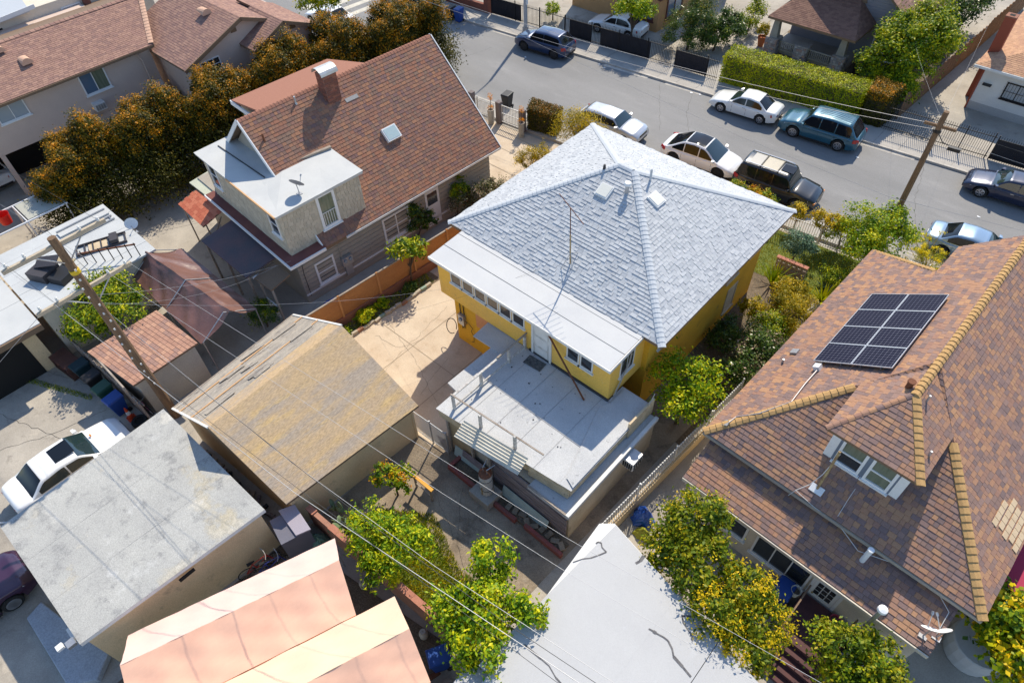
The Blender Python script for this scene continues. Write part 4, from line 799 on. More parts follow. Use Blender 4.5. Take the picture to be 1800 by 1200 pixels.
m_felt = M("grey_felt_roof", (.44,.435,.405), .92, (.36,.357,.34), .6, .8, .16, 30, stain=[((.25,.25,.245), 1.7, .54, .64, .7), ((.46,.385,.24), .5, .58, .68, .75), ((.62,.62,.60), 1.0, .58, .70, .6)], bump=.3, bsc=40)
G = [(-20.95,1.88),(-20.65,-4.45),(-14.69,-4.36),(-14.23,2.03)]
B().prism([(-20.75,1.7),(-20.5,-4.3),(-14.85,-4.22),(-14.42,1.85)], -.03, 2.7).build("wall", m_tanwall, gg)
gr = B().prism(G, 2.62, 2.78).build("roof", m_white, gg)
for k in range(6):
    t0, t1 = k/6-(.006 if k else 0), (k+1)/6; a = lambda t: (G[0][0]+(G[3][0]-G[0][0])*t, G[0][1]+(G[3][1]-G[0][1])*t); c = lambda t: (G[1][0]+(G[2][0]-G[1][0])*t, G[1][1]+(G[2][1]-G[1][1])*t)
    j = r_.uniform(.3,.7); lp_ = lambda p, q, s: (p[0]+(q[0]-p[0])*s, p[1]+(q[1]-p[1])*s)
    for s0, s1, d in ((0,j,0),(j-.005,1,.003)): B().prism([lp_(a(t0),c(t0),s0),lp_(a(t1),c(t1),s0),lp_(a(t1),c(t1),s1),lp_(a(t0),c(t0),s1)][::-1], 2.78, 2.784+.006*(k % 2)+d).build("felt_sheet", m_felt, gr)
B().box(-14.44,-14.39,-1.3,-.75,2.35,2.5).build("wall_vent", m_dark, gg); B().box(-15.6,-15.15,-4.5,-4.3,2.45,2.6).build("flood_light", m_white, gg)
fl_ = T("solar_flood_light", "white solar street light arm fixed to the left edge of the grey roof", "light", (-20.6,-4.1,2.6)); B().tube([(-20.5,-4.0,2.7),(-20.9,-4.55,2.85)], .03).build("arm", m_metal, fl_)
Fp = frame((-20.85,-4.5,2.9),(-.55,-.83,.05),(0,0,1)); B().fbox(Fp,0,.62,-.14,.14,-.04,.02).build("housing", m_trim, fl_)
for k in range(8): B().fbox(Fp,.05+k*.066,.09+k*.066,-.11,.11,.02,.03).build("led_strip", M("led_cell", (.10,.10,.16), .2, fine=0) if k == 0 else MATS["led_cell"], fl_)
cam2 = T("security_camera", "small security camera bracket on the lower corner of the grey roof", "camera", (-15.0,-4.5,2.6)); B().box(-15.05,-14.8,-4.65,-4.4,2.72,2.86).build("housing", m_metal, cam2); B().tube([(-14.95,-4.4,2.65),(-14.95,-4.6,2.72)], .02).build("bracket", m_black, cam2); B().box(-15.3,-15.1,-4.95,-4.75,2.55,2.66).build("lens_hood", m_trim, cam2)
B().prism([(-18.95,-5.15),(-15.4,-4.35),(-14.9,-5.0),(-15.45,-5.75),(-18.75,-5.75)], -.02, .28).build("concrete_plinth", M("blue_grey_concrete", (.40,.43,.47), .9, (.33,.36,.40), 1, .7, .15, 20), None, "blue grey concrete slab at the foot of the grey garage", "concrete slab", bevel=.04)
cb_ = T("metal_cabinet", "slate grey metal cabinet standing between the two garages", "cabinet", (-13.9,2.3,0))
B().prism([(-14.55,2.0),(-13.45,1.75),(-13.15,2.75),(-14.3,2.95)], 0, 1.55).build("body", M("slate_metal", (.15,.15,.19), .5, (.12,.12,.15), 1, .6, .05), cb_); B().prism([(-14.6,2.45),(-13.3,2.3),(-13.1,2.8),(-14.35,3.0)], 1.55, 1.63).build("top", M("lilac_metal", (.34,.31,.36), .5, fine=.08), cb_)
# pale flat roofed shed at the bottom
m_wht = M("white_coated_roof", (.475,.475,.47), .75, (.43,.43,.43), .5, .7, .05, 40, stain=[((.52,.53,.55), 1.2, .6, .75, .5)], bump=.1, bsc=40)
ws = T("white_roof_shed", "shed with a white coated flat roof at the bottom of the picture", "shed", (-1.8,5.4,0))
WP = [(-5.25,9.4),(-4.78,3.2),(-4.7,-2),(2.2,-2),(1.7,8.35),(-4.86,9.75)]
B().prism([(-5.05,9.2),(-4.6,3.2),(-4.5,-1.8),(2.0,-1.8),(1.5,8.2),(-4.75,9.5)], -.03, 2.42).build("wall", m_cream, ws)
wr = B().prism(WP, 2.36, 2.50).build("roof", m_white, ws)
for x0, x1 in ((-5.3,-3.6),(-3.62,-1.9),(-1.92,-.2),(-.22,1.8)):
    yt = lambda x: 9.72-(x+4.86)*.205
    for y0, y1, d in ((-2,3.4,0),(3.38,99,.002)):
        pts = [(max(x0,-4.82 if y0 < 3 else -5.2),y0),(x1,y0),(x1,min(y1,yt(x1))),(max(x0,-4.8) if y1 > 50 else max(x0,-4.8),min(y1,yt(max(x0,-4.86))))]
        B().prism(pts, 2.5, 2.506+d+(.004 if x0 > -4 and x0 < -2 else 0)).build("roofing_sheet", m_wht, wr)
m_peel = M("peeled_tar", (.10,.10,.11), .85, (.2,.19,.18), 6, .7, .2)
def blot(par, pts, w, z, seed, mat=m_peel, n=40):
    r = random.Random(seed); b = B()
    for (ax,ay),(bx,by) in zip(pts[:-1],pts[1:]):
        L = math.hypot(bx-ax,by-ay); k = max(2,int(L/.12))
        for i in range(k):
            cx, cy = ax+(bx-ax)*i/k+r.gauss(0,w*.4), ay+(by-ay)*i/k+r.gauss(0,w*.4); q = w*r.uniform(.3,1.1); m = r.randint(5,8); a0 = r.uniform(0,6)
            b.poly(*[(cx+q*r.uniform(.5,1.2)*math.cos(a0+2*math.pi*j/m),cy+q*r.uniform(.5,1.2)*math.sin(a0+2*math.pi*j/m),z+i*.0002) for j in range(m)])
    o = b.build("peeled_patch", mat, par); o["kind"] = "stuff"
for k, (pts, wd) in enumerate((([(-5.05,7.72),(-4.72,8.25),(-4.5,8.72),(-4.75,8.85),(-4.9,8.75)],.03),([(-3.5,9.05),(-3.45,9.45)],.07),([(-2.95,9.5),(-2.4,9.55)],.055),([(-1.15,9.0),(-1.4,8.6),(-1.1,8.4),(-.8,8.2)],.03),([(-2.0,7.6),(-1.7,7.6),(-1.4,7.75),(-.95,7.4),(-.3,7.3)],.06),([(-4.55,4.75),(-3.6,4.75),(-2.7,4.6)],.04))):
    o = crack("peeled_seam", pts, wd, m_peel, 2.518, 60+k, wr)
B().prism([(-5.6,3.9),(-4.85,3.9),(-4.6,1.2),(-5.4,1.2)], -.03, 2.2).build("side_wall", m_wht, ws)
# pink canopies
def canopy_mat(name, c, c2): return M(name, c, .7, c2, .7, .7, .02, 20, bump=.2, bsc=3, stretch=(1.6,.5,1))
m_pink = canopy_mat("pink_tarpaulin", (.88,.52,.36), (.84,.47,.32)); m_peach = canopy_mat("peach_tarpaulin", (.76,.55,.39), (.73,.51,.36)); m_palepink = canopy_mat("pale_pink_tarpaulin", (.72,.52,.45), (.70,.50,.43))
def canopy(name, label, Le, Ri, Re, ext, mats, seed):
    """Le, Ri, Re: left eave, ridge, right eave at the far end; ext: vector to the near end. One draped sheet with creases"""
    t = T(name, label, "canopy", (Ri[0],Ri[1],0)); r = np.random.RandomState(seed); nu, nv = 46, 12
    for nm, p, q, mt in (("left_sheet",Le,Ri,mats[0]),("right_sheet",Ri,Re,mats[1])):
        b = B(); vs = []
        ph = r.rand(5)*6
        for i in range(nu+1):
            for j in range(nv+1):
                s, w_ = i/nu, j/nv; P = Vector(lerp(p,q,w_))+Vector(ext)*s
                sag = -.09*math.sin(math.pi*w_)*(.6+.4*math.sin(s*math.pi*6)**2); cr = .012*math.sin(9*s*math.pi+ph[0]+4*w_)+.010*math.sin(31*s+17*w_+ph[1])+.006*math.sin(55*s-23*w_+ph[2]); vs.append((P.x,P.y,P.z+sag+cr))
        n = nv+1; fs = [(i*n+j,i*n+j+1,(i+1)*n+j+1,(i+1)*n+j) for i in range(nu) for j in range(nv)]
        b.add(vs, fs); b.build(nm, mt, t, smooth=True)
    for w_, P in (("l",Le),("r",Re)):
        b = B(); m = 30; vs = []
        for i in range(m+1):
            Q = Vector(P)+Vector(ext)*(i/m); vs += [(Q.x,Q.y,Q.z),(Q.x,Q.y,Q.z-.22-.03*math.sin(i*1.7))]
        b.add(vs, [(2*i,2*i+1,2*i+3,2*i+2) for i in range(m)]); b.build("valance", mats[0 if w_ == "l" else 1], t)
    for s in (0.02,.33,.66,.98):
        for P in (Le,Re): Q = Vector(P)+Vector(ext)*s; B().tube([(Q.x,Q.y,0),(Q.x,Q.y,Q.z-.2)], .03).build("pole", m_metal, t)
        B().tube([Vector(Le)+Vector(ext)*s+Vector((0,0,-.2)),Vector(Ri)+Vector(ext)*s+Vector((0,0,-.2)),Vector(Re)+Vector(ext)*s+Vector((0,0,-.2))], .02).build("rafter", m_metal, t)
    return t
EX = Vector((-2.30,-6.25,0))*1.35
canopy("pink_canopy", "pale pink fabric canopy tent nearest the grey garage", (-11.86,3.08,2.2), (-10.78,2.60,2.85), (-9.26,1.90,2.2), tuple(EX*.76), (m_palepink, m_pink), 1)
canopy("peach_canopy", "peach fabric canopy tent beside the citrus trees at the bottom", (-8.78,3.12,2.2), (-7.43,2.67,2.85), (-6.02,2.13,2.2), tuple(EX*.95), (m_peach, m_pink), 2)
# rear boundary wall with red coping
bwll = T("boundary_wall", "low pink painted block wall with red coping behind the canopies", "wall", (-10.9,3.4,0))
m_pinkw = M("pink_block_wall", (.42,.21,.14), .9, (.32,.16,.11), 1.5, .8, .12, 25, stain=((.20,.12,.09), 2, .6, .7, .6)); m_cop = M("red_coping", (.46,.20,.13), .9, (.36,.15,.10), 2, .8, .15)
pw = lambda x: 3.05+.062*(x+14.2)+.25
for k in range(17):
    x0 = -14.1+k*.42
    if k not in (1,2): B().prism([(x0,pw(x0)-.12),(x0+.41,pw(x0+.41)-.12),(x0+.41,pw(x0+.41)+.12),(x0,pw(x0)+.12)], 1.28, 1.34+.008*(k % 3)).build("coping_stone", m_cop, bwll)
B().prism([(-14.1,pw(-14.1)-.09),(-6.95,pw(-6.95)-.09),(-6.95,pw(-6.95)+.09),(-14.1,pw(-14.1)+.09)], -.03, 1.28).build("wall", m_pinkw, bwll)
# small shed with a brown shingle roof by the pole
sh = T("alley_shed", "small stucco shed with a pinkish brown shingle roof beside the utility pole", "shed", (-25,3.1,0))
SP = [(-26.8,1.28,2.28),(-23.5,1.7,2.28),(-23.3,4.68,2.52),(-26.5,4.5,2.52)]
B().prism([(-26.6,1.45),(-23.75,1.85),(-23.6,4.55),(-26.4,4.4)], -.03, 2.3).build("wall", M("pale_stucco", (.52,.48,.41), .9, (.44,.40,.34), 1, .7, .1, 25), sh)
sr = B().slab(SP, .08).build("roof", m_fascia, sh); S3 = Shingles(sr, M("pink_brown_shingle", (.4,.2,.14), .92, island=[(.44,.245,.17),(.38,.21,.15),(.47,.27,.185),(.33,.20,.16),(.41,.23,.165)], fine=.12, fsc=60, spec=.2), 41, expo=.19, widths=(.24,.3), var=(.9,.8)); S3.facet(SP); S3.finish(200)
B().box(-26.5,-23.7,1.35,1.42,1.9,2.3).build("fascia", m_wood_old, sh)
# brown tarpaulin tent
tt = T("tarpaulin_tent", "brown plastic tarpaulin draped over a gable frame", "tent", (-26.8,6.2,0))
m_tarp = M("brown_tarpaulin", (.19,.095,.075), .35, (.13,.065,.055), 1.1, .8, .05, 30, bump=.9, bsc=4, spec=.6)
rs = np.random.RandomState(4)
for nm, e0, e1, r0, r1 in (("left_sheet",(-30.1,4.95,2.1),(-23.65,4.85,2.05),(-30.05,6.05,3.0),(-23.45,6.55,2.95)),("right_sheet",(-30.0,7.6,2.2),(-23.5,7.7,2.1),(-30.05,6.05,3.0),(-23.45,6.55,2.95))):
    nu, nv = 40, 14; vs = []
    for i in range(nu+1):
        for j in range(nv+1):
            s, w_ = i/nu, j/nv; P = Vector(lerp(lerp(e0,e1,s),lerp(r0,r1,s),w_)); z = -.16*math.sin(math.pi*w_)*(1-.5*abs(math.sin(3*math.pi*s)))+.02*math.sin(25*s+8*w_)+.015*math.sin(13*w_+40*s)+rs.uniform(-.008,.008)-.12*(w_ > .9)*math.sin(math.pi*3*s)**2*.6
            vs.append((P.x,P.y,P.z+z))
    n = nv+1; fs = [(i*n+j,i*n+j+1,(i+1)*n+j+1,(i+1)*n+j) for i in range(nu) for j in range(nv)]
    B().add(vs, fs if nm == "right_sheet" else [f[::-1] for f in fs]).build(nm, m_tarp, tt, smooth=True)
for x in (-30,-26.8,-23.6):
    for y in (4.95,7.65): B().tube([(x,y,0),(x,y,2.1)], .03).build("pole", m_metal, tt)
    B().tube([(x,4.95,2.1),(x,6.3,2.95),(x,7.65,2.1)], .025).build("rafter", m_metal, tt)
sheet("red_rug", [(-23.4,4.9),(-21.4,4.6),(-21.2,7.2),(-23.2,7.5)], -.004, M("red_carpet", (.16,.02,.025), .95, (.28,.05,.04), 4, .9, .1))["label"] = "dark red patterned carpet"
# flat roofed outbuilding and white roof on the left edge
fo = T("flat_outbuilding", "outbuilding with a pale sheeted flat roof cluttered with scrap on the left", "outbuilding", (-32.6,4,0))
B().box(-35.2,-30.1,.9,6.3,-.03,2.85).build("wall", m_cream, fo)
for i in range(6):
    for j in range(2): B().box(-35.4+i*.92,-35.4+(i+1)*.92-.015,.7+j*2.9,.7+(j+1)*2.9-.02,2.86,2.96+.004*((i+j) % 2)).build("roof_sheet", M("pale_roof_sheet", (.52,.535,.53), .8, (.44,.455,.46), .7, .8, .08, 30, stain=((.30,.30,.30), 2, .63, .72, .6)) if (i, j) == (0, 0) else MATS["pale_roof_sheet"], fo)
wg = T("white_roof_garage", "garage with a plain white metal roof on the left edge", "garage", (-33,-1.2,0))
B().box(-42,-29.9,-3.0,.2,-.03,2.75).build("wall", m_tanwall, wg)
for i in range(6): B().box(-42.2+i*2.15,-42.2+(i+1)*2.15-.025,-3.2,.62,2.76,2.9+.004*(i % 2)).build("roof_sheet", m_silver, wg)
B().box(-29.3,-29.2,-3.2,.62,2.6,2.88).build("fascia", MATS["fascia_brown"], wg); B().box(-29.92,-29.88,-2.8,-.4,.0,2.2).build("open_doorway", m_dark, wg)
awl = T("alley_wall", "weathered wooden fence along the alley behind the bins", "fence", (-26.5,1.2,0))
for k in range(34):
    x = -29.3+k*.18; B().box(x,x+.165,1.12+.012*(k % 2)+(x+29)*.055,1.16+.012*(k % 2)+(x+29)*.055,0,1.5+.05*((k*5) % 3)).build("board", m_wood_old if k % 3 else m_plank, awl)
B().bar((-29.3,1.2,1.3),(-23.2,1.55,1.3),.05,.08).build("rail", m_wood_old, awl)
# ---------------------------------------------------------------- fences
m_iron = M("black_iron", (.02,.02,.022), .45, fine=.1, metal=.3); m_wiron = M("white_iron", (.70,.69,.66), .5, fine=.06)
m_screen = M("black_screen", (.022,.023,.03), .8, (.035,.035,.045), 2, .6, .1)
def picket_fence(name, label, P, Q, h, sp=.125, r=.011, mat=None, post=2.4, screen=None, spear=True, cat="fence", zb=.12, rails=(.12,.9), smat=None):
    P = Vector(P); Q = Vector(Q); D = Q-P; L = D.length; D.normalize(); t = T(name, label, cat, tuple(P)); mat = mat or m_iron; Z = Vector((0,0,1))
    m = bpy.data.meshes.new("picket"); b = B(); b.bar((0,0,0),(0,0,h),r*2)
    if spear: b.add([(-r*1.6,0,h),(0,-r*1.6,h),(r*1.6,0,h),(0,r*1.6,h),(0,0,h+.09)], [(0,1,4),(1,2,4),(2,3,4),(3,0,4)])
    m.from_pydata(b.v, [], b.f); m.materials.append(mat); n = int(L/sp)
    for k in range(n+1):
        o = bpy.data.objects.new("picket", m); COL.objects.link(o); o.parent = t; o.location = D*(k*sp)
    for f in rails: B().bar(P+Z*h*f,Q+Z*h*f,.03,.04).build("rail", mat, t)
    k = 0
    while k*post <= L+.01: B().bar(P+D*(k*post)-Z*.1,P+D*(k*post)+Z*(h+.1),.06).build("post", mat, t); k += 1
    for s0, s1 in (screen or []): F = frame(P+D*s0+Vector((0,0,.08)), D, D.cross(Z)); B().fbox(F,0,s1-s0,0,h*.86,-.03,-.02).build("screen", smat or m_screen, t)
    return t
pv = lambda x, z=.1: (x, prop(x), z)
picket_fence("iron_fence", "black iron fence with dark screens in front of the orange building", pv(-39.9), pv(-23.6), 1.5, screen=[(0,3.0),(7.6,9.6),(10.4,14.6)])
picket_fence("driveway_gate", "black screened driveway gate left of the clipped hedge", pv(-23.3), pv(-20.0), 1.45, screen=[(0,2.5)], cat="gate")
picket_fence("iron_gate", "black iron sliding gate across the driveway of the white house", pv(-9.0), pv(-5.9), 1.6, cat="gate", post=3.1)
picket_fence("iron_fence", "black iron fence right of the utility pole across the street", pv(-5.8), pv(-2.7), 1.6, post=1.5)
picket_fence("iron_fence", "black screened fence section behind the dark blue sedan", pv(-2.6), pv(5.0), 1.5, screen=[(0,7.6)])
np_ = lambda x, z=.1: (x, nprop(x)-.55, z)
picket_fence("front_fence", "white iron fence along the front garden of the yellow house", np_(-14.6), np_(-1.5), 1.15, mat=m_wiron, post=2.6, rails=(.1,.92))
# low block wall and white iron fence between the annex and the right house
sf_ = picket_fence("side_fence", "white iron fence on a low tan wall beside the narrow side passage", (-5.42,9.75,.62), (-4.85,19.0,.62), .95, sp=.13, r=.013, mat=m_wiron, post=2.3, spear=False)
B().prism([(-5.52,9.75),(-5.32,9.75),(-4.75,19),(-4.95,19)], -.03, .62).build("base_wall", m_tanwall, sf_)
# front gate of the brown house
gate = T("front_gate", "white iron gate between two grey posts in front of the brown house", "gate", (-27.3,29.1,0))
m_post = M("grey_stucco_post", (.20,.165,.155), .9, (.15,.12,.12), 2, .7, .12)
for x, y in ((-28.2,29.05),(-26.3,29.2)): B().box(x-.17,x+.17,y-.17,y+.17,0,1.5).build("gate_post", m_post, gate)
for k in range(13): B().bar((-27.98+k*.125,29.07+k*.01,.1),(-27.98+k*.125,29.07+k*.01,1.35),.025).build("picket", m_wiron, gate)
for z in (.15,.75,1.3): B().bar((-28.02,29.07,z),(-26.46,29.2,z),.04,.05).build("rail", m_wiron, gate)
picket_fence("front_fence", "white iron fence left of the gate in front of the brown house", (-33.8,28.55,0), (-28.6,29.0,0), 1.25, sp=.11, r=.016, mat=m_wiron, spear=False, post=1.9)
B().box(-30.6,-30.25,28.6,28.95,0,1.55).build("gate_pillar", m_post, None, "grey fence pillar with a flat cap left of the white gate", "pillar", bevel=.02)
# orange plywood fence on a low wall
of = T("plywood_fence", "orange brown plywood fence on a low wall beside the patio", "fence", (-21.3,14,0))
m_of = M("orange_plywood", (.40,.19,.07), .85, (.30,.13,.05), 1.2, .8, .14, 22, stain=((.20,.09,.04), 1.1, .6, .72, .6), stretch=(1,.5,2)); m_ofw = M("red_brown_base", (.30,.13,.08), .9, (.22,.10,.07), 1.5, .8, .12)
fx = lambda y: -21.75+.06*(y-8.6)
B().prism([(fx(8.4)-.1,8.4),(fx(8.4)+.12,8.4),(fx(22)+.12,22),(fx(22)-.1,22)], -.03, .5).build("base_wall", m_ofw, of)
for k in range(6):
    y0 = 8.5+k*2.25; b = B(); F = frame((fx(y0)+.0,y0,.5),(.06,1,0),(1,-.06,0)); b.fbox(F,0,2.22,0,1.28+.03*(k % 2),0,.03); b.build("panel", m_of, of)
    B().fbox(F,-.05,.05,-.1,1.4,.03,.1).build("post", M("fence_post_wood", (.44,.22,.09), .85, fine=.15) if k == 0 else MATS["fence_post_wood"], of); B().fbox(F,0,2.22,1.28,1.33,-.02,.06).build("cap_rail", m_wood_old, of)
# planting strip edge stones along that fence
ed = T("bed_edging", "painted stones edging the planting strip along the orange fence", "edging", (-20.6,12,0))
r_ = random.Random(12); m_estone = [M("edge_stone_a", (.42,.36,.28), .9, fine=.2), M("edge_stone_b", (.25,.33,.27), .8, fine=.2), M("edge_stone_c", (.36,.18,.11), .9, fine=.2)]
for k in range(18): y = 9.6+k*.33; x = fx(y)+1.0+r_.uniform(-.05,.05); a = 1.5+r_.uniform(-.2,.2); B().fbox(frame((x,y,-.02),(math.cos(a),math.sin(a),0),(r_.uniform(-.1,.1),0,1)),-.16,.16,-.07,.07,0,r_.uniform(.12,.2)).build("stone", m_estone[0 if k % 4 else 1+(k//4) % 2], ed)
sheet("planting_strip", [(fx(8.6),8.6),(fx(8.6)+1.0,9.5),(fx(16)+1.0,16),(fx(16),16)], -.006, m_dirt)
# ---------------------------------------------------------------- apartment building, upper left
m_taupe = M("taupe_stucco", (.62,.49,.41), .92, (.56,.44,.37), .8, .8, .06, 25, bump=.35, bsc=60)
m_apsh = M("rose_brown_shingle", (.3,.17,.13), .92, island=[(.33,.195,.15),(.29,.17,.135),(.36,.215,.165),(.26,.155,.13),(.31,.18,.145)], fine=.12, fsc=60, spec=.2)
ap = T("apartment_building", "taupe stucco apartment block with rose brown roof behind the dark hedge", "building", (-47,12,0))
B().box(-55,-45,-6,15.2,2.6,5.6).build("upper_wall", m_taupe, ap); B().box(-55,-47.5,-6,15.2,-.03,2.6).build("rear_wall", m_dark, ap); B().box(-45.6,-45,9.0,15.2,-.03,2.62).build("ground_wall", m_taupe, ap)  # rear wall coloured near black: the recessed carport's shade is painted on
for y in (4.9,-1): B().box(-45.3,-45.0,y-.12,y+.12,-.03,2.62).build("carport_post", m_taupe, ap)
def flatroof(par, faces, mat, expo, widths, seed, n=0):
    b = B()
    for f in faces: b.slab(f, .14)
    o = b.build("roof", m_fascia, par); S = Shingles(o, mat, seed, expo=expo, widths=widths, th=.016)
    for f in faces: S.facet(f)
    S.finish(n); return o
ar1 = flatroof(ap, [[(-44.5,-7,5.5),(-44.4,15.4,5.5),(-48.9,17.5,6.75),(-49.2,-7,6.75)]], m_apsh, .16, (.25,.33), 51)
caps(ar1, m_apsh, (-49.1,-4,6.76), (-48.9,17.4,6.77), (1,0,-.28), (-1,0,-.28), w=.2, step=.3, L=.38)
B().slab([(-49.2,-7,6.75),(-48.9,17.5,6.75),(-54,17.5,5.4),(-54,-7,5.4)], .14).build("roof_rear", m_fascia, ap)
B().box(-44.48,-44.36,-7,15.3,5.34,5.48).build("gutter", MATS["fascia_brown"], ap)
B().box(-46.5,-41.0,15.7,24.0,-.03,5.1).build("wing_wall", m_taupe, ap)
B().add([(-41.0,15.7,5.1),(-41.0,23.6,5.1),(-41.0,19.6,6.5),(-41.3,15.7,5.1),(-41.3,23.6,5.1),(-41.3,19.6,6.5)], [(0,1,2),(5,4,3),(0,2,5,3),(1,4,5,2)]).build("wing_gable", m_taupe, ap)
ar2 = flatroof(ap, [[(-48.4,15.2,5.05),(-40.6,15.2,5.05),(-40.6,19.6,6.72),(-48.4,19.6,6.72)],[(-40.6,23.9,5.1),(-48.4,23.9,5.1),(-48.4,19.6,6.72),(-40.6,19.6,6.72)]], m_apsh, .16, (.25,.33), 52)
B().bar((-40.58,15.15,4.98),(-40.58,19.6,6.64),.06,.22).build("barge_board", MATS["fascia_brown"], ap); B().bar((-40.58,23.9,5.02),(-40.58,19.6,6.64),.06,.22).build("barge_board", MATS["fascia_brown"], ap)
B().box(-41.2,-39.7,19.6,23.7,-.03,5.05).build("porch_wall", m_taupe, ap); B().add([(-39.7,19.7,5.05),(-39.7,23.6,5.05),(-39.7,21.6,5.95)], [(0,1,2)]).build("porch_gable", m_taupe, ap)
ar3 = flatroof(ap, [[(-42.8,19.2,5.15),(-39.25,19.2,5.15),(-39.25,21.6,6.2),(-42.8,21.6,6.2)],[(-39.25,24.1,5.15),(-44.5,24.1,5.15),(-44.5,21.6,6.2),(-39.25,21.6,6.2)]], m_apsh, .16, (.25,.33), 53)
B().bar((-39.23,19.15,5.08),(-39.23,21.6,6.12),.06,.2).build("barge_board", MATS["fascia_brown"], ap); B().bar((-39.23,24.1,5.08),(-39.23,21.6,6.12),.06,.2).build("barge_board", MATS["fascia_brown"], ap)
caps(ar2, M("peach_ridge", (.58,.36,.25), .9, fine=.1), (-44.5,15.3,5.56), (-48.8,17.4,6.78), (0,-1,-.2), (1,0,-.25), w=.16, step=.3, L=.38)
AX = lambda y, z, x=-45.0: frame((x,y,z),(0,1,0),(1,0,0))
window(ap, AX(10.6,3.9), 1.6, 1.4, (2,1), .08, .05, m_trim, [m_glass_b, m_curtain]); window(ap, AX(5.75,4.2), 1.65, 1.15, (2,1), .06, .05, m_trim, m_blind)
window(ap, AX(16.3,4.2,-41.0), 1.35, .8, (3,2), .06); window(ap, AX(20.85,4.45,-39.7), 1.05, .65, (3,1), .05, .05, m_iron)
for y, z, x in ((18.9,5.9,-41.0),(22.2,5.35,-39.7)): B().fbox(AX(y,z,x),0,.4,0,.25,-.01,.03).build("gable_vent", m_fascia, ap)
acu = B().box(-45.0,-44.55,10.6,11.25,3.0,3.45).build("wall_air_conditioner", m_white, ap)
for k in range(4): B().box(-44.56,-44.535,10.65+k*.15,10.76+k*.15,3.06,3.38).build("louvre", m_metal, acu)
for x, y, z in ((-46.6,8.9,6.15),(-48.2,8.2,6.6),(-43.4,18.8,6.5)):
    b = B(); n = 9; pts = [(.32*math.cos(a),.34*math.sin(a)) for a in np.linspace(0,math.pi,n)]; b.add([(x+.3,y+p,z+q) for p,q in pts]+[(x-.5,y+p*.8,z+.15+q*.3) for p,q in pts], [(i,i+1,n+i+1,n+i) for i in range(n-1)]+[tuple(range(n-1,-1,-1))])
    b.build("roof_vent", MATS["peach_ridge"], ap)
B().prism([(-44.6,14.6),(-41.4,14.6),(-41.4,15.0),(-44.6,15.0)], 0, lambda x, y: 3.4-(x+44.6)*.8).build("stair_wall", m_taupe, ap)
for k in range(8): B().box(-44.4+k*.36,-44.05+k*.36,15.02,15.68,2.2-k*.27,2.4-k*.27).build("stair_step", m_fascia, ap)
B().tube([(-44.9,14.3,5.3),(-44.85,14.5,4.6),(-44.85,14.5,2.0)], .05).build("downpipe", m_taupe, ap)
tw = T("white_house", "white stucco house with a grey roof in the top left corner", "house", (-57,13,0))
B().box(-66,-54.0,9.0,20,-.03,6.2).build("wall", m_cream, tw); B().slab([(-53.6,8.2,6.2),(-53.6,12.0,6.35),(-60,13,7.6),(-66,8.2,6.2)], .15).build("roof", m_shgcap, tw); B().slab([(-53.6,8.0,6.3),(-53.55,8.0,6.3),(-53.55,12.4,6.55),(-53.6,12.4,6.55)], .25).build("barge_board", m_trim, tw)
window(tw, AX(13.9,4.85,-54.0), 1.3, .85, (2,1)); B().fbox(AX(9.2,4.9,-54.0),0,.9,0,.8,-.01,.02).build("opening", m_dark, tw); B().box(-53.9,-53.5,15.35,15.75,3.6,6.0).build("chimney", m_brick, tw)
# ---------------------------------------------------------------- across the street
ob = T("orange_building", "orange stucco building with brown framed windows across the street", "building", (-30,51,0))
B().box(-36,-27.6,46.5,58,-.03,5.5).build("wall", M("orange_stucco", (.50,.29,.13), .9, (.44,.25,.11), 1, .7, .07, 25, bump=.3), ob)
m_brf = M("brown_frame", (.13,.045,.035), .7, fine=.1)
window(ob, AX(47.6,.6,-27.6), 2.3, 1.7, (2,1), .14, .06, m_brf, [m_glass_b, m_blind]); window(ob, frame((-29.2,46.5,.7),(1,0,0),(0,-1,0)), 1.2, 1.3, (2,1), .12, .06, m_brf, m_glass_b); B().box(-27.7,-27.45,46.38,58,2.4,2.55).build("band", m_brf, ob)
bk = T("brick_wall", "red brick garden wall with a pillar beside the blue bin", "wall", (-43,41,0))
B().prism([(-50,prop(-50)-.1),(-40.4,prop(-40.4)-.1),(-40.4,prop(-40.4)+.2),(-50,prop(-50)+.2)], -.03, .75).build("wall", M("red_brick_wall", (.26,.09,.055), .9, (.18,.065,.045), 3, .8, .2, 30), bk); B().box(-40.6,-40.15,prop(-40.4)-.15,prop(-40.4)+.3,-.03,1.3).build("pillar", MATS["red_brick_wall"], bk)
cr = T("porch_house", "grey sided house with a brown porch roof and stone piers behind the hedge", "house", (-16,54,0))
m_gsid = M("blue_grey_siding", (.24,.235,.26), .85, (.20,.195,.22), 1.5, .7, .06)
B().box(-19.2,-11.4,51.9,63,-.03,3.1).build("wall", m_gsid, cr)
for k in range(14):
    z = 3.1+k*.2; w_ = 3.9*(1-(k*.2)/3.3)
    if w_ > .1: B().box(-15.4-w_,-15.4+w_,51.83+.01*(k % 2),51.95,z,z+.19).build("siding_board", m_gsid, cr)
m_brn2 = m_brncap
flatroof(cr, [[(-10.6,51.3,3.0),(-10.6,63,3.0),(-15.4,63,6.6),(-15.4,51.3,6.6)],[(-20.2,63,3.0),(-20.2,51.3,3.0),(-15.4,51.3,6.6),(-15.4,63,6.6)]], m_apsh, .2, (.3,.4), 61)
pe = [(-19.75,48.4,2.7),(-13.35,48.4,2.7),(-13.35,51.85,2.7),(-19.75,51.85,2.7)]; pk_ = [(-18.2,51.85,4.0),(-14.9,51.85,4.0)]
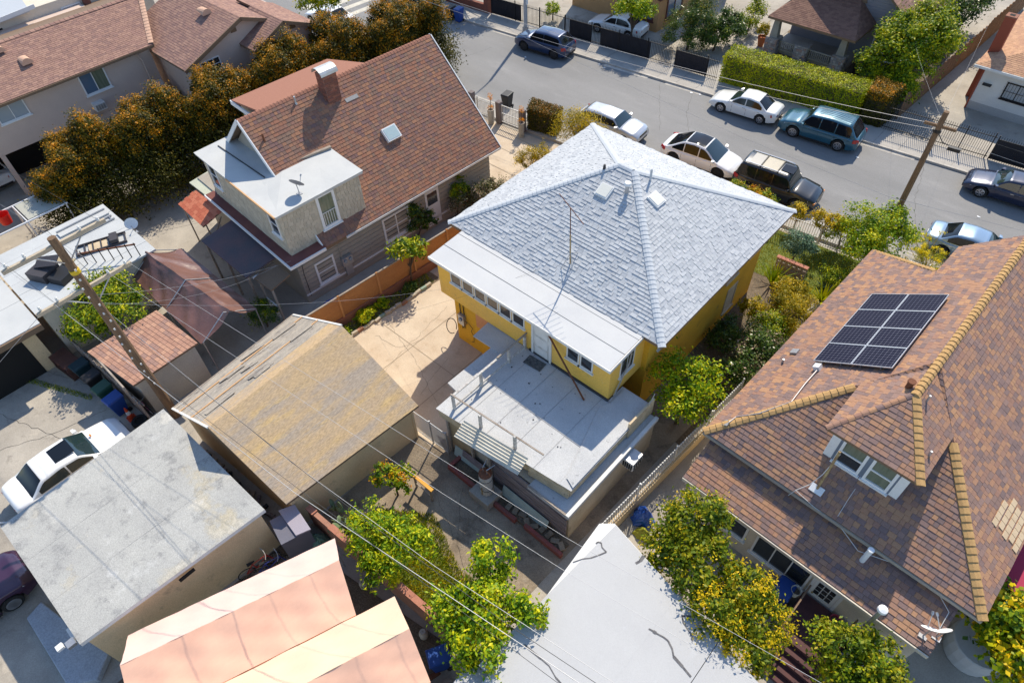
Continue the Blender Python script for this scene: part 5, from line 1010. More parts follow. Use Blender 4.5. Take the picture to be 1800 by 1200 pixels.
flatroof(cr, [[pe[0],pe[1],pk_[1],pk_[0]],[pe[1],pe[2],pk_[1]],[pe[3],pe[0],pk_[0]]], M("porch_shingle", (.2,.11,.08), .92, island=[(.21,.12,.09),(.18,.10,.078),(.235,.135,.10)], fine=.12, spec=.2), .16, (.25,.33), 62)
m_stone = M("river_stone", (.4,.37,.36), .85, island=[(.42,.38,.36),(.33,.30,.31),(.50,.46,.43),(.27,.22,.22),(.40,.34,.31),(.46,.30,.25)], fine=.2, bump=.4, bsc=40)
r_ = random.Random(2)
for x, y in ((-19.2,49.1),(-16.95,49.2),(-14.25,49.3)):
    p_ = B().prism([(x-.45,y-.42),(x+.45,y-.42),(x+.45,y+.42),(x-.45,y+.42)], -.03, 1.2).build("stone_pier", m_mortar, cr)
    for F, w_ in ((frame((x-.45,y-.42,0),(1,0,0),(0,-1,0)),.9),(frame((x+.45,y-.42,0),(0,1,0),(1,0,0)),.84)):
        v = 0
        while v < 1.15:
            hh = r_.uniform(.12,.2); u = 0
            while u < w_-.05: ww = min(r_.uniform(.14,.28),w_-u); B().fbox(F,u+.01,u+ww-.01,v+.01,min(1.2,v+hh)-.01,-.02,r_.uniform(.02,.06)).build("stone", m_stone, p_); u += ww
            v += hh
    if x != -16.95: B().add([(x-.28,y-.25,1.2),(x+.28,y-.25,1.2),(x+.28,y+.25,1.2),(x-.28,y+.25,1.2),(x-.18,y-.18,2.65),(x+.18,y-.18,2.65),(x+.18,y+.18,2.65),(x-.18,y+.18,2.65)], [(0,1,5,4),(1,2,6,5),(2,3,7,6),(3,0,4,7)]).build("porch_column", m_greige, cr)
for x0, x1 in ((-18.7,-17.4),(-16.5,-14.7)):
    for z in (.35,.95): B().box(x0,x1,49.05,49.13,z,z+.07).build("balustrade_rail", m_greige, cr)
    for k in range(int((x1-x0)/.14)): B().box(x0+k*.14+.03,x0+k*.14+.08,49.06,49.11,.42,.95).build("baluster", m_greige, cr)
B().box(-19.4,-13.8,49.4,51.9,-.03,.4).build("porch_floor", m_walk, cr)
CN = lambda u, z: frame((u,51.9,z),(1,0,0),(0,-1,0))
window(cr, CN(-13.2,.9), .9, 1.5, (1,2)); window(cr, CN(-12.25,.4), .9, 1.4, (1,1)); window(cr, frame((-16.9,51.82,3.9),(1,0,0),(0,-1,0)), 2.4, 1.2, (3,1), .1, .06, MATS["fascia_brown"], m_glass_b)
wt = T("white_stucco_house", "white stucco house with an orange tan roof and red chimney at the right edge", "house", (0,56,0))
B().box(-5.6,8,50.0,64,-.03,3.0).build("wall", M("white_stucco", (.70,.68,.63), .92, (.62,.60,.55), 1, .6, .06, 25, stain=((.50,.46,.40), .8, .62, .75, .5), bump=.3), wt); B().box(-5.62,8.02,49.985,64,.0,.5).build("base_course", M("grey_base", (.42,.41,.39), .9, fine=.1), wt)
m_otan = M("orange_tan_shingle", (.5,.3,.18), .92, island=[(.50,.29,.175),(.46,.265,.16),(.54,.315,.19),(.44,.25,.16)], fine=.1, spec=.2)
WE = [(-6.2,49.5,2.95),(8.5,49.5,2.95),(8.5,64.5,2.95),(-6.2,64.5,2.95)]; WK = [(1.2,56.9,5.1)]
flatroof(wt, [[WE[0],WE[1],WK[0]],[WE[3],WE[0],WK[0],(1.2,57.5,5.1)],[WE[1],WE[2],(1.2,57.5,5.1),WK[0]]], m_otan, .17, (.3,.4), 63)
chm = B().box(-6.15,-5.55,51.5,52.1,0,5.2).build("chimney", M("red_painted_chimney", (.30,.075,.04), .85, fine=.12), wt)
B().box(-6.17,-5.53,51.48,52.12,5.2,5.28).build("chimney_rim", m_ofw, chm); B().box(-6.0,-5.7,51.65,51.95,5.27,5.29).build("flue_opening", m_dark, chm); B().bar((-5.66,49.95,0),(-5.66,49.95,2.9),.1).build("downpipe", MATS["red_painted_chimney"], wt)
B().box(-6.22,8.5,49.42,49.5,2.8,2.95).build("gutter", m_white, wt)
ww_ = window(wt, frame((-4.1,50.0,1.2),(1,0,0),(0,-1,0)), 1.5, 1.05, (2,1), .07, .04, m_iron, m_blind)
for k in range(9): B().fbox(frame((-4.1+k*.18,50.0,1.15),(1,0,0),(0,-1,0)),0,.02,0,1.15,.09,.11).build("security_bar", m_iron, ww_)
for v in (0,.55,1.1): B().fbox(frame((-4.15,50.0,1.17+v),(1,0,0),(0,-1,0)),0,1.6,0,.02,.09,.11).build("security_bar", m_iron, ww_)
B().box(-5.35,-4.85,49.72,50.0,1.75,1.83).build("wall_box", m_black, wt)
pf = T("plank_fence", "weathered brown plank fence along the driveway of the white house", "fence", (-8,55,0))
m_fpl = M("brown_fence_plank", (.27,.16,.09), .9, (.20,.11,.06), 2, .8, .2, 20, stretch=(2,2,.4)); m_fpl2 = M("orange_fence_plank", (.38,.19,.08), .9, (.30,.14,.06), 2, .8, .2, 20, stretch=(2,2,.4))
for k in range(150):
    y = 45.7+k*.15; x = -8.5+.055*(y-45.7); B().box(x-.012-.008*(k % 2),x+.012,y,y+.142,0,1.65+.04*((k*7) % 4)+(.2 if k > 90 else 0)).build("plank", m_fpl2 if 60 < k < 118 else m_fpl, pf)
# ---------------------------------------------------------------- cars
def paint(name, c, metal=.3): return M(name, c, .28, fine=0, metal=metal, spec=.5, coat=1)
m_tyre = M("tyre_rubber", (.018,.018,.018), .85, fine=.15); m_rim = M("alloy_rim", (.48,.48,.50), .3, metal=.8, fine=0); m_cglass = M("car_glass", (.015,.03,.035), .03, fine=0, spec=1.0); m_tint = M("tinted_car_glass", (.008,.010,.014), .06, fine=0, spec=.35)
m_ctrim = M("car_black_trim", (.016,.016,.018), .6, fine=.05); m_tail = M("tail_lamp", (.42,.015,.012), .15, fine=0, spec=.8); m_head = M("head_lamp", (.62,.64,.66), .1, fine=0, spec=.9); m_amber = M("amber_lamp", (.62,.22,.03), .2, fine=0); m_plate = M("number_plate", (.62,.62,.62), .5, fine=.05); m_chrome = M("chrome", (.65,.65,.66), .15, metal=1, fine=0)
def interp(x, pts):
    if x <= pts[0][0]: return pts[0][1]
    for (a, fa), (b, fb) in zip(pts[:-1], pts[1:]):
        if x <= b:
            t = (x-a)/(b-a); t = t*t*(3-2*t)*.5+t*.5; return fa+(fb-fa)*t
    return pts[-1][1]
def car(name, label, loc, rz, body, L=4.6, Wd=1.8, H=1.45, wb=2.7, kind="sedan", wr=.33, glass=None, roofmat=None, rails=False, cat="car", rim=None, group=None):
    t = T(name, label, cat, loc, rz or .0001, group); h2 = L/2; hw = Wd/2; ax = [-wb/2+.02, wb/2+.02]; glass = glass or m_tint
    suv = kind != "sedan"; belt = .92 if not suv else 1.02; hood = .80 if not suv else 1.0
    if kind == "boxy": hood = 1.02
    wsb = h2-(1.28 if not suv else 1.22); rf = wsb-(.78 if not suv else .62); 
    if kind == "boxy": wsb = h2-1.35; rf = wsb-.5
    if kind == "sedan": rr, rbase = -h2+1.35, -h2+.55
    elif kind == "fast": rr, rbase = -h2+1.5, -h2+.3; belt = .95; hood = .82; wsb = h2-1.05; rf = wsb-1.0
    elif kind == "boxy": rr, rbase = -h2+.35, -h2+.06
    else: rr, rbase = -h2+.75, -h2+.12
    deck = .98 if kind == "sedan" else belt
    top = lambda x: interp(x, [(-h2,(deck-.16)),(-h2+.10,deck-.03),(rbase,deck),(rbase+.5,belt),(wsb-.2,belt),(wsb+.1,hood+.08),(h2-.35,hood-.06),(h2-.05,hood-.2),(h2,hood-.3)])
    def wid(x):
        e = max(0, abs(x)-h2*.72)/(h2*.28); return hw*(1-.13*e**2.2-(.06*max(0,e-.6) if e > .6 else 0))
    def bot(x):
        z = .21+.10*max(0,(abs(x)-h2*.8)/(h2*.2))
        for a in ax:
            d = abs(x-a); R = wr+.075
            if d < R: z = max(z, wr-.02+math.sqrt(R*R-d*d)*.98)
        return z
    xs = sorted(set([round(v,3) for v in np.linspace(-h2,h2,70)]+[round(a+s*(wr+.0749),4) for a in ax for s in (-1,1)]+[round(a+s*(wr+.076),4) for a in ax for s in (-1,1)]))
    rings = []
    for x in xs:
        w, zt, zb = wid(x), top(x), bot(x); cr = .04; z0 = .21; zm = z0+.5*(zt-z0)
        half = [(w*.80,zb),(w*.965,min(zb+.05,zt-.12)),(w,max(zm,zb+.01) if zm > zb else min(zb+.06,zt-.11)),(w*.985,zt-.10),(w*.955,zt-.045),(w*.86,zt),(w*.45,zt+cr*.75),(0,zt+cr)]
        rings.append([(x,y,z) for y, z in half]+[(x,-y,z) for y, z in half[-2::-1]])
    n = len(rings[0]); vs = [p for r in rings for p in r]; fs = [(i*n+k,i*n+k+1,(i+1)*n+k+1,(i+1)*n+k) for i in range(len(rings)-1) for k in range(n-1)]
    fs += [tuple(range(n)), tuple((len(rings)-1)*n+k for k in range(n-1,-1,-1))]
    bd = B().add(vs, [f[::-1] for f in fs]).build("body", body, t, smooth=True)
    md = bd.modifiers.new("n", 'EDGE_SPLIT'); md.split_angle = RAD(38)
    B().box(-h2+.25,h2-.25,-hw*.78,hw*.78,.20,.6).build("underbody", m_ctrim, t)
    # greenhouse
    zr = lambda x: interp(x, [(rbase,belt-.01),(rr,H-.05),((rf+rr)/2,H),(rf,H-.06),(wsb,belt-.02)]) if kind != "boxy" else interp(x, [(rbase,belt),(rr,H-.02),((rf+rr)/2,H),(rf,H-.03),(wsb,belt-.02)])
    gb = lambda x: wid(x)*.93; gtf = .74 if kind != "boxy" else .80
    def side(x, z):
        f = (z-belt)/max(.01,H-belt); return gb(x)+(hw*gtf-gb(x))*max(0,f)
    gx = np.linspace(rbase,wsb,44); rings = []
    for x in gx:
        z = max(zr(x), belt-.015); ys = side(x,z); f = min(1,(z-belt+.02)/.25)
        half = [(gb(x),belt-.06),(side(x,belt+(z-belt)*.5),belt+(z-belt)*.5),(ys,z-.05*f),(ys*.93,z-.015*f),(ys*.6,z+.012),(0,z+.02)]
        rings.append([(x,y,zz) for y, zz in half]+[(x,-y,zz) for y, zz in half[-2::-1]])
    n = len(rings[0]); vs = [p for r in rings for p in r]; fs = [(i*n+k,i*n+k+1,(i+1)*n+k+1,(i+1)*n+k) for i in range(len(rings)-1) for k in range(n-1)]
    B().add(vs, [f[::-1] for f in fs]).build("cabin", body, t, smooth=True)
    def top_patch(nm, xa, xb, frac, mat, off=.014, taper=1.0):
        b = B(); nx, ny = 8, 8; vs = []
        for i in range(nx+1):
            x = xa+(xb-xa)*i/nx; z = zr(x); ys = side(x,z)*frac*(1+(taper-1)*i/nx)
            for j in range(ny+1):
                y = ys*(2*j/ny-1); q = abs(y)/max(.01,side(x,z)); dz = .02 if q < .05 else .02-.008*min(1,q/.6) if q < .6 else .012-.027*min(1,(q-.6)/.33)
                vs.append((x,y,z+dz+off))
        m = ny+1; fs = [(i*m+j,i*m+j+1,(i+1)*m+j+1,(i+1)*m+j) for i in range(nx) for j in range(ny)]
        if xb > xa: fs = [f[::-1] for f in fs]
        return b.add(vs, fs).build(nm, mat, t, smooth=True)
    top_patch("windscreen", wsb-.05, rf+.06, .93, m_cglass)
    top_patch("rear_window", rbase+.06, rr-.06, .88, m_tint)
    if roofmat: top_patch("glass_roof", rf-.02, rr+.02, .86, roofmat, .012)
    for s in (1, -1):
        xa, xb = wsb-.30, rbase+(.42 if kind != "boxy" else .14); sp = [xa, (xa+xb)/2+.12, xb] if L < 4.7 and kind != "boxy" else [xa, xa-.95, xa-1.9 if suv else xb, xb]
        if kind == "sedan" and len(sp) == 4: sp = [xa, (xa+xb)/2+.12, xb]
        for k in range(len(sp)-1):
            a, c = sp[k]-.03*(k > 0), sp[k+1]+.03; vs = []; nx = 10
            for i in range(nx+1):
                x = a+(c-a)*i/nx; zt = max(belt+.035, zr(x)-.085); zb_ = belt+.03
                for z in (zb_,(zb_+zt)/2,zt): vs.append((x,s*(side(x,z)+.012),z))
            fs = [(i*3+j,(i+1)*3+j,(i+1)*3+j+1,i*3+j+1) for i in range(nx) for j in range(2)]
            B().add(vs, fs if s < 0 else [f[::-1] for f in fs]).build("side_window", glass, t, smooth=True)
        mx = wsb-.28; B().add([(mx+.12,s*(gb(mx)+.02),belt+.02),(mx-.06,s*(gb(mx)+.02),belt+.02),(mx-.06,s*(gb(mx)+.22),belt+.03),(mx+.06,s*(gb(mx)+.22),belt+.03),(mx+.12,s*(gb(mx)+.02),belt+.15),(mx-.06,s*(gb(mx)+.02),belt+.15),(mx-.06,s*(gb(mx)+.22),belt+.17),(mx+.05,s*(gb(mx)+.22),belt+.16)],
            [(0,1,2,3),(4,7,6,5),(0,3,7,4),(1,5,6,2),(3,2,6,7),(0,4,5,1)]).build("door_mirror", body, t)
        x0 = h2-.13; B().add([(x0-.28,s*wid(x0-.28)*.93,top(x0-.28)-.045),(x0+.02,s*wid(x0)*.78,top(x0)-.05),(x0+.09,s*wid(x0)*.74,top(x0)-.19),(x0-.02,s*(wid(x0)*.985),top(x0)-.21),(x0-.28,s*(wid(x0-.28)*1.004),top(x0-.28)-.14)], [(0,1,2,3,4) if s > 0 else (4,3,2,1,0)]).build("headlamp", m_head, t)
        xr = -h2
        if suv or kind == "fast": v = [(xr+.03,s*hw*.80,belt-.02),(xr+.32,s*hw*.975,belt-.02),(xr+.30,s*hw*.99,belt-.24),(xr-.005,s*hw*.80,belt-.26)]
        else: v = [(xr+.0,s*hw*.62,deck-.14),(xr+.32,s*hw*.99,deck-.13),(xr+.28,s*hw*1.0,deck-.30),(xr-.012,s*hw*.60,deck-.30)]
        bq = B(); c = Vector((-.35,s*.4,.2)).normalized()*.02; bq.add([tuple(Vector(p)+c) for p in v]+[tuple(Vector(p)-c*2) for p in v], [(0,1,2,3),(7,6,5,4),(0,4,5,1),(1,5,6,2),(2,6,7,3),(3,7,4,0)]); bq.build("tail_lamp", m_tail, t)
        for a in ((wsb-1.15,belt-.14),(wsb-2.15,belt-.14)): B().box(a[0]-.09,a[0]+.09,s*wid(a[0])-.012,s*wid(a[0])+.02,a[1],a[1]+.03).build("door_handle", m_chrome if not suv else body, t)
        for xx in (wsb-.35,wsb-1.3,wsb-2.28): B().add([(xx,s*(hw*.988),belt-.12),(xx-.014,s*(hw*.988),belt-.12),(xx-.014,s*(hw*1.002),.32+.5*(belt-.21)),(xx,s*(hw*1.002),.32+.5*(belt-.21)),(xx-.014,s*hw*.985,.30),(xx,s*hw*.985,.30)], [(0,1,2,3),(3,2,4,5)] if s > 0 else [(3,2,1,0),(5,4,2,3)]).build("door_seam", m_ctrim, t)
        if suv: B().box(-wb/2+wr+.1,wb/2-wr-.08,s*(hw*.955)-.02,s*(hw*.955)+.035,.20,.31).build("sill_trim", m_ctrim, t)
        if rails: B().tube([(rf-.1,s*hw*.68,H+.0),(rf-.25,s*hw*.68,H+.05),(rr+.15,s*hw*.68,H+.05),(rr+.02,s*hw*.68,H-.02)], .02).build("roof_rail", m_chrome, t)
        for a in ax:
            y = s*(hw-.115); P = [(wr*.62,-.10),(wr*.93,-.105),(wr,-.07),(wr,.07),(wr*.93,.105),(wr*.62,.10)]
            wo = B().lathe((a,y,wr), P, 22, 1).build("wheel", m_tyre, t, smooth=False)
            rb_ = B(); yy = y+s*.112; rb_.lathe((a,yy,wr), [(wr*.64,-.03),(wr*.66,.0),(wr*.58,.012),(wr*.57,-.03)], 22, 1)
            for q in range(5):
                an = 2*math.pi*q/5+.3; d = Vector((math.cos(an),0,math.sin(an))); e = Vector((-math.sin(an),0,math.cos(an))); c = Vector((a,yy,wr)); sy = Vector((0,s*.022,0))
                for o_ in (-.07,.07): p1 = c+e*o_*.4; p2 = c+d*wr*.6+e*(o_); rb_.add([p1-e*.022,p1+e*.022,p2+e*.024,p2-e*.024,p1-e*.022+sy,p1+e*.022+sy,p2+e*.024+sy*.4,p2-e*.024+sy*.4], [(4,5,6,7),(0,1,5,4),(1,2,6,5),(2,3,7,6),(3,0,4,7)])
            rb_.lathe((a,yy+s*.01,wr), [(wr*.16,-.02),(wr*.15,.02)], 12, 1); rb_.build("rim", rim or m_rim, wo)
            B().lathe((a,yy-s*.012,wr), [(wr*.58,-.004),(wr*.58,.004)], 20, 1).build("hub_recess", m_ctrim, wo)
    B().box(h2-.06,h2+.012,-hw*.48,hw*.48,hood-.38,hood-.24).build("grille", m_ctrim, t); B().box(h2-.09,h2+.005,-hw*.6,hw*.6,.30,.42).build("bumper_vent", m_ctrim, t)
    B().box(-h2-.018,-h2+.03,-.16,.16,deck-.42,deck-.3).build("number_plate", m_plate, t); B().box(-h2-.006,-h2+.08,-hw*.7,hw*.7,.28,.42).build("rear_bumper_trim", m_ctrim, t)
    return t
A5 = RAD(5.5)
car("teal_suv", "teal blue three row suv parked beside the clipped hedge", (-11.38,40.62,0), math.pi+A5, paint("teal_paint",(.02,.105,.16)), 4.92, 1.98, 1.76, 2.82, "suv", .37, rails=False, cat="car")
c_ = [o for o in bpy.data.objects if o.name.startswith("teal_suv")][0]
for k in range(6): B().box(-1.75,.35,-.5+k*.2-.012,-.5+k*.2+.012,1.775,1.79).build("roof_ridge", MATS["teal_paint"], c_)
car("white_sedan", "white saloon parked in front of the teal suv", (-16.42,40.28,0), math.pi+A5, paint("white_paint",(.72,.72,.70),0), 4.56, 1.78, 1.44, 2.72, "sedan", .32)
car("navy_crossover", "dark navy crossover parked against the far kerb by the street light", (-32.45,38.75,0), math.pi+A5*1.3, paint("navy_paint",(.012,.03,.09)), 4.55, 1.84, 1.66, 2.68, "suv", .35, rim=M("dark_rim", (.05,.05,.055), .4, metal=.5, fine=0))
car("grey_suv", "dark grey suv parked at the top of the street by the blue bin", (-46.1,37.05,0), math.pi+A5, paint("graphite_paint",(.065,.07,.075)), 4.8, 1.9, 1.76, 2.9, "suv", .36, rails=True)
car("navy_sedan", "dark blue saloon parked at the right edge of the street", (-.52,41.5,0), math.pi+A5, paint("midnight_paint",(.012,.018,.05)), 4.85, 1.85, 1.45, 2.8, "sedan", .34, glass=m_cglass)
car("white_hatchback", "white electric hatchback with a black glass roof parked before the yellow house", (-15.55,33.42,0), A5, paint("pearl_paint",(.80,.80,.80),0), 4.75, 1.9, 1.6, 2.89, "fast", .35, roofmat=m_tint, rim=MATS["dark_rim"])
o = car("black_suv", "boxy black suv with a sunroof parked nearest the front fence", (-10.68,33.55,0), A5, paint("black_paint",(.012,.013,.016)), 4.82, 1.85, 1.78, 2.83, "boxy", .36, rails=True)
B().box(.02,.72,-.36,.36,1.79,1.80).build("sunroof", m_tint, o); B().box(-1.0,-.12,-.55,.55,1.792,1.802).build("roof_panel", M("faded_roof_paint", (.10,.095,.085), .35, (.26,.21,.12), 5, .8, .1, stretch=(1,8,1)), o); B().box(-1.75,-1.1,-.55,.55,1.785,1.795).build("roof_panel", M("faded_roof_silver", (.16,.165,.17), .3, fine=.08), o)
for x in (-1.05,-.08): B().box(x-.03,x+.03,-.68,.68,1.80,1.84).build("roof_bar", m_ctrim, o)
for s in (1,-1): B().box(2.28,2.40,s*.72-.1,s*.72+.1,.66,.76).build("indicator", m_amber, o)
car("silver_crossover", "silver car half hidden behind the yellow flowering bush", (-21.75,32.7,0), A5, paint("silver_paint",(.50,.51,.53),.5), 4.55, 1.82, 1.55, 2.66, "suv", .34)
car("pale_blue_sedan", "pale blue silver saloon behind the fennel at the right house", (-.45,35.05,0), A5, paint("ice_blue_paint",(.26,.36,.47),.5), 4.65, 1.8, 1.45, 2.75, "sedan", .33)
car("white_hatch_car", "white car parked inside the black iron fence under the round tree", (-30.0,44.7,0), math.pi+RAD(8), MATS["white_paint"], 4.6, 1.8, 1.45, 2.7, "sedan", .33)
car("white_street_car", "white car partly hidden behind the far end of the hedge", (-49.2,31.3,0), math.pi+A5, MATS["pearl_paint"], 4.6, 1.8, 1.45, 2.7, "sedan", .33)
o = car("white_alley_sedan", "white saloon with a sunroof in the alley behind the grey garage", (-23.5,-1.85,0), RAD(92), paint("bright_white_paint",(.80,.80,.79),0), 4.75, 1.82, 1.45, 2.78, "sedan", .33, glass=m_cglass)
B().box(-.35,.42,-.42,.42,1.462,1.472).build("sunroof", m_tint, o); B().box(1.15,1.22,.2,.32,.98,1.02).build("dash_ornament", m_amber, o)
car("maroon_suv", "dark plum suv at the lower left corner", (-20.45,-7.25,0), RAD(91), paint("plum_paint",(.045,.012,.04)), 4.8, 1.9, 1.74, 2.8, "suv", .36)
car("carport_car", "white car backed into the dark carport under the apartments", (-48.6,4.1,0), math.pi, MATS["white_paint"], 4.6, 1.8, 1.45, 2.7, "sedan", .33)
# ---------------------------------------------------------------- vegetation
def leaves_mesh(name, blobs, n, size, mat, seed, clumps=34, cs=.19, asp=.5, shell=(.5,1.1), up=.6, upper=-.45, droop=0):
    """leaf-sized quads gathered in clumps through the shell of several lobes"""
    r = np.random.RandomState(seed); A = np.array([(b[3]*b[4]+b[4]*b[5]+b[3]*b[5])/3 for b in blobs]); A = A/A.sum(); C = []; Nn = []; S = []
    for b, a in zip(blobs, A):
        k = max(5, int(clumps*len(blobs)*a)); d = r.normal(size=(k*3,3)); d /= np.linalg.norm(d,axis=1)[:,None]; d = d[d[:,2] > upper][:k]
        rad = r.uniform(shell[0],shell[1],len(d))[:,None]; ce = np.array(b[:3])+d*rad*np.array(b[3:6]); w = r.dirichlet(np.ones(len(d))*3)
        cnt = np.maximum(3,(w*n*a).astype(int)); s = cs*np.cbrt(b[3]*b[4]*b[5])
        for c, dd, q in zip(ce, d, cnt):
            p = c+r.normal(size=(q,3))*s*np.array([1,1,.8])*r.uniform(.6,1.2); C.append(p); Nn.append(np.tile(dd,(q,1))+ (p-c)/s*.5)
    C = np.concatenate(C); N = np.concatenate(Nn); k = len(C); N /= np.linalg.norm(N,axis=1)[:,None]+1e-6
    N = N*.6+np.array([0,0,up])+r.normal(size=(k,3))*.55; N /= np.linalg.norm(N,axis=1)[:,None]
    t = r.normal(size=(k,3)); t[:,2] -= droop; t -= (t*N).sum(1)[:,None]*N; t /= np.linalg.norm(t,axis=1)[:,None]; s_ = np.cross(N,t)
    L = size*r.uniform(.6,1.25,k)[:,None]; Wd = L*asp*.5; C[:,2] = np.maximum(C[:,2],.03)
    V = np.stack([C-t*L*.5, C+s_*Wd+N*L*.05, C+t*L*.5, C-s_*Wd+N*L*.05],1).reshape(-1,3)
    me = bpy.data.meshes.new(name); me.vertices.add(len(V)); me.vertices.foreach_set("co", V.ravel().astype(np.float32)); me.loops.add(4*k); me.loops.foreach_set("vertex_index", np.arange(4*k,dtype=np.int32))
    me.polygons.add(k); me.polygons.foreach_set("loop_start", np.arange(0,4*k,4,dtype=np.int32)); me.update(calc_edges=True); me.materials.append(mat); return me
def put(name, me, parent, kind=None):
    o = bpy.data.objects.new(name, me); COL.objects.link(o); o.parent = parent; OFF[o.name] = (0,0,0)
    if kind: o["kind"] = kind
    return o
m_bark = M("bark", (.13,.095,.07), .95, (.08,.06,.045), 6, .8, .25, 30, bump=.6, bsc=30)
def limbs(b, base, blobs, r0, seed, n=3):
    r = random.Random(seed); base = Vector(base); mean = Vector((sum(x[0] for x in blobs)/len(blobs), sum(x[1] for x in blobs)/len(blobs), sum(x[2] for x in blobs)/len(blobs))); fork = base.lerp(mean,.45)
    b.tube([base-Vector((0,0,.1)),base.lerp(fork,.5)+Vector((r.uniform(-.06,.06),r.uniform(-.06,.06),0)),fork], [r0*1.25,r0,r0*.8], 8)
    for bl in blobs:
        for k in range(n):
            e = Vector(bl[:3])+Vector((r.uniform(-.8,.8)*bl[3],r.uniform(-.8,.8)*bl[4],r.uniform(-.3,.75)*bl[5])); m = fork.lerp(e,.5)+Vector((r.uniform(-.1,.1),r.uniform(-.1,.1),.1)); b.tube([fork,m,e], [r0*.55,r0*.35,r0*.1], 5)
def tree(name, label, base, blobs, n, size, mat, seed, r0=.08, cat="tree", group=None, crown="crown", extra=None, **k):
    """blobs relative to base"""
    t = T(name, label, cat, base, 0, group); bl = [tuple(x) for x in blobs]
    b = B(); limbs(b, (0,0,0), bl, r0, seed); OFF[t.name] = (0,0,0); b.build("trunk" if cat == "tree" else "stems", m_bark, t)
    put(crown, leaves_mesh(crown, bl, n, size, mat, seed, **k), t)
    if extra: en, em, esz, emat, kw = extra; put(en, leaves_mesh(en, bl, em, esz, emat, seed+99, **kw), t)
    return t
LF = {}
LF['citrus'] = LEAF("citrus_leaf", [(.015,.04,.006),(.055,.10,.010),(.15,.20,.012),(.30,.31,.015)])
LF['bright'] = LEAF("bright_leaf", [(.02,.055,.006),(.08,.15,.010),(.19,.25,.012),(.34,.35,.015)])
LF['loquat'] = LEAF("loquat_leaf", [(.025,.05,.010),(.06,.095,.014),(.12,.15,.02),(.20,.19,.03)])
LF['dark'] = LEAF("dark_leaf", [(.012,.025,.010),(.025,.05,.018),(.05,.085,.025),(.11,.15,.05)], rough=.3)
LF['fleck'] = LEAF("flecked_leaf", [(.03,.04,.02),(.06,.075,.03),(.13,.13,.08),(.32,.29,.24)], rough=.35)
LF['hedge'] = LEAF("hedge_leaf", [(.010,.014,.006),(.022,.027,.008),(.045,.05,.010),(.075,.065,.014)])
LF['tip'] = LEAF("hedge_tip", [(.07,.07,.010),(.14,.105,.014),(.24,.15,.018),(.34,.18,.025)])
LF['yellow'] = LEAF("yellow_flower", [(.20,.19,.01),(.30,.27,.012),(.38,.33,.015),(.42,.34,.015)], tr=.25)
LF['orange'] = LEAF("orange_flower", [(.26,.15,.01),(.36,.22,.015),(.34,.16,.01)], tr=.25)
LF['olive'] = LEAF("olive_leaf", [(.06,.07,.012),(.12,.125,.018),(.20,.18,.025),(.30,.25,.035)])
LF['box'] = LEAF("clipped_hedge_leaf", [(.05,.08,.004),(.12,.17,.006),(.22,.26,.008),(.31,.34,.012)])
LF['blue'] = LEAF("blue_green_leaf", [(.03,.06,.045),(.06,.11,.075),(.12,.18,.12)])
LF['grass'] = LEAF("grass_blade", [(.06,.09,.010),(.12,.17,.015),(.20,.22,.025),(.28,.24,.05)])
LF['cactus'] = M("cactus_skin", (.16,.22,.11), .6, (.10,.15,.08), 3, .8, .1, 40)
# the long evergreen hedge: bushes of three shapes
kinds = []
for k in range(3):
    rr = np.random.RandomState(70+k); bl = [(1.0,0,1.3,2.2,1.4,1.6)]+[(rr.uniform(-.9,1.7),rr.uniform(-.6,.6),rr.uniform(2.5,4.1),.75,.62,1.15) for _ in range(7)]
    bl2 = [(x,y,z+.1,a*1.02,b_*1.02,c) for x,y,z,a,b_,c in bl[1:]]
    kinds.append((leaves_mesh("foliage", bl, 17000, .15, LF['hedge'], 80+k, clumps=52, cs=.24), leaves_mesh("new_growth", bl2, 5200, .11, LF['tip'], 90+k, clumps=30, cs=.17, shell=(.8,1.15), upper=-.15)))
sb = B(); limbs(sb, (0,0,0), [(0,0,2.2,1,1,1.5)], .09, 3, 6)
stem_me = None; rr = random.Random(4)
ORD = 'first second third fourth fifth sixth seventh eighth ninth tenth eleventh twelfth thirteenth fourteenth fifteenth sixteenth seventeenth eighteenth nineteenth twentieth'.split()
hp_ = [(-39.9+.085*(y-6)+rr.uniform(-.15,.15), y) for y in np.arange(5.6,31.5,1.42)]
for i, (x, y) in enumerate(hp_):
    o_ = None; t = T("hedge_bush", ORD[i]+" bush from the carport end of the tall bronze tipped hedge", "bush", (x,y,0), rr.uniform(-.3,.3) if i % 2 else .001, "tall bronze hedge")
    if stem_me is None: o = sb.build("stems", m_bark, t); stem_me = o.data
    else: put("stems", stem_me, t)
    f, g_ = kinds[i % 3]; put("foliage", f, t); put("new_growth", g_, t); s = rr.uniform(.92,1.08); t.scale = (1,1,s*(1.1 if i > 1 else .95))
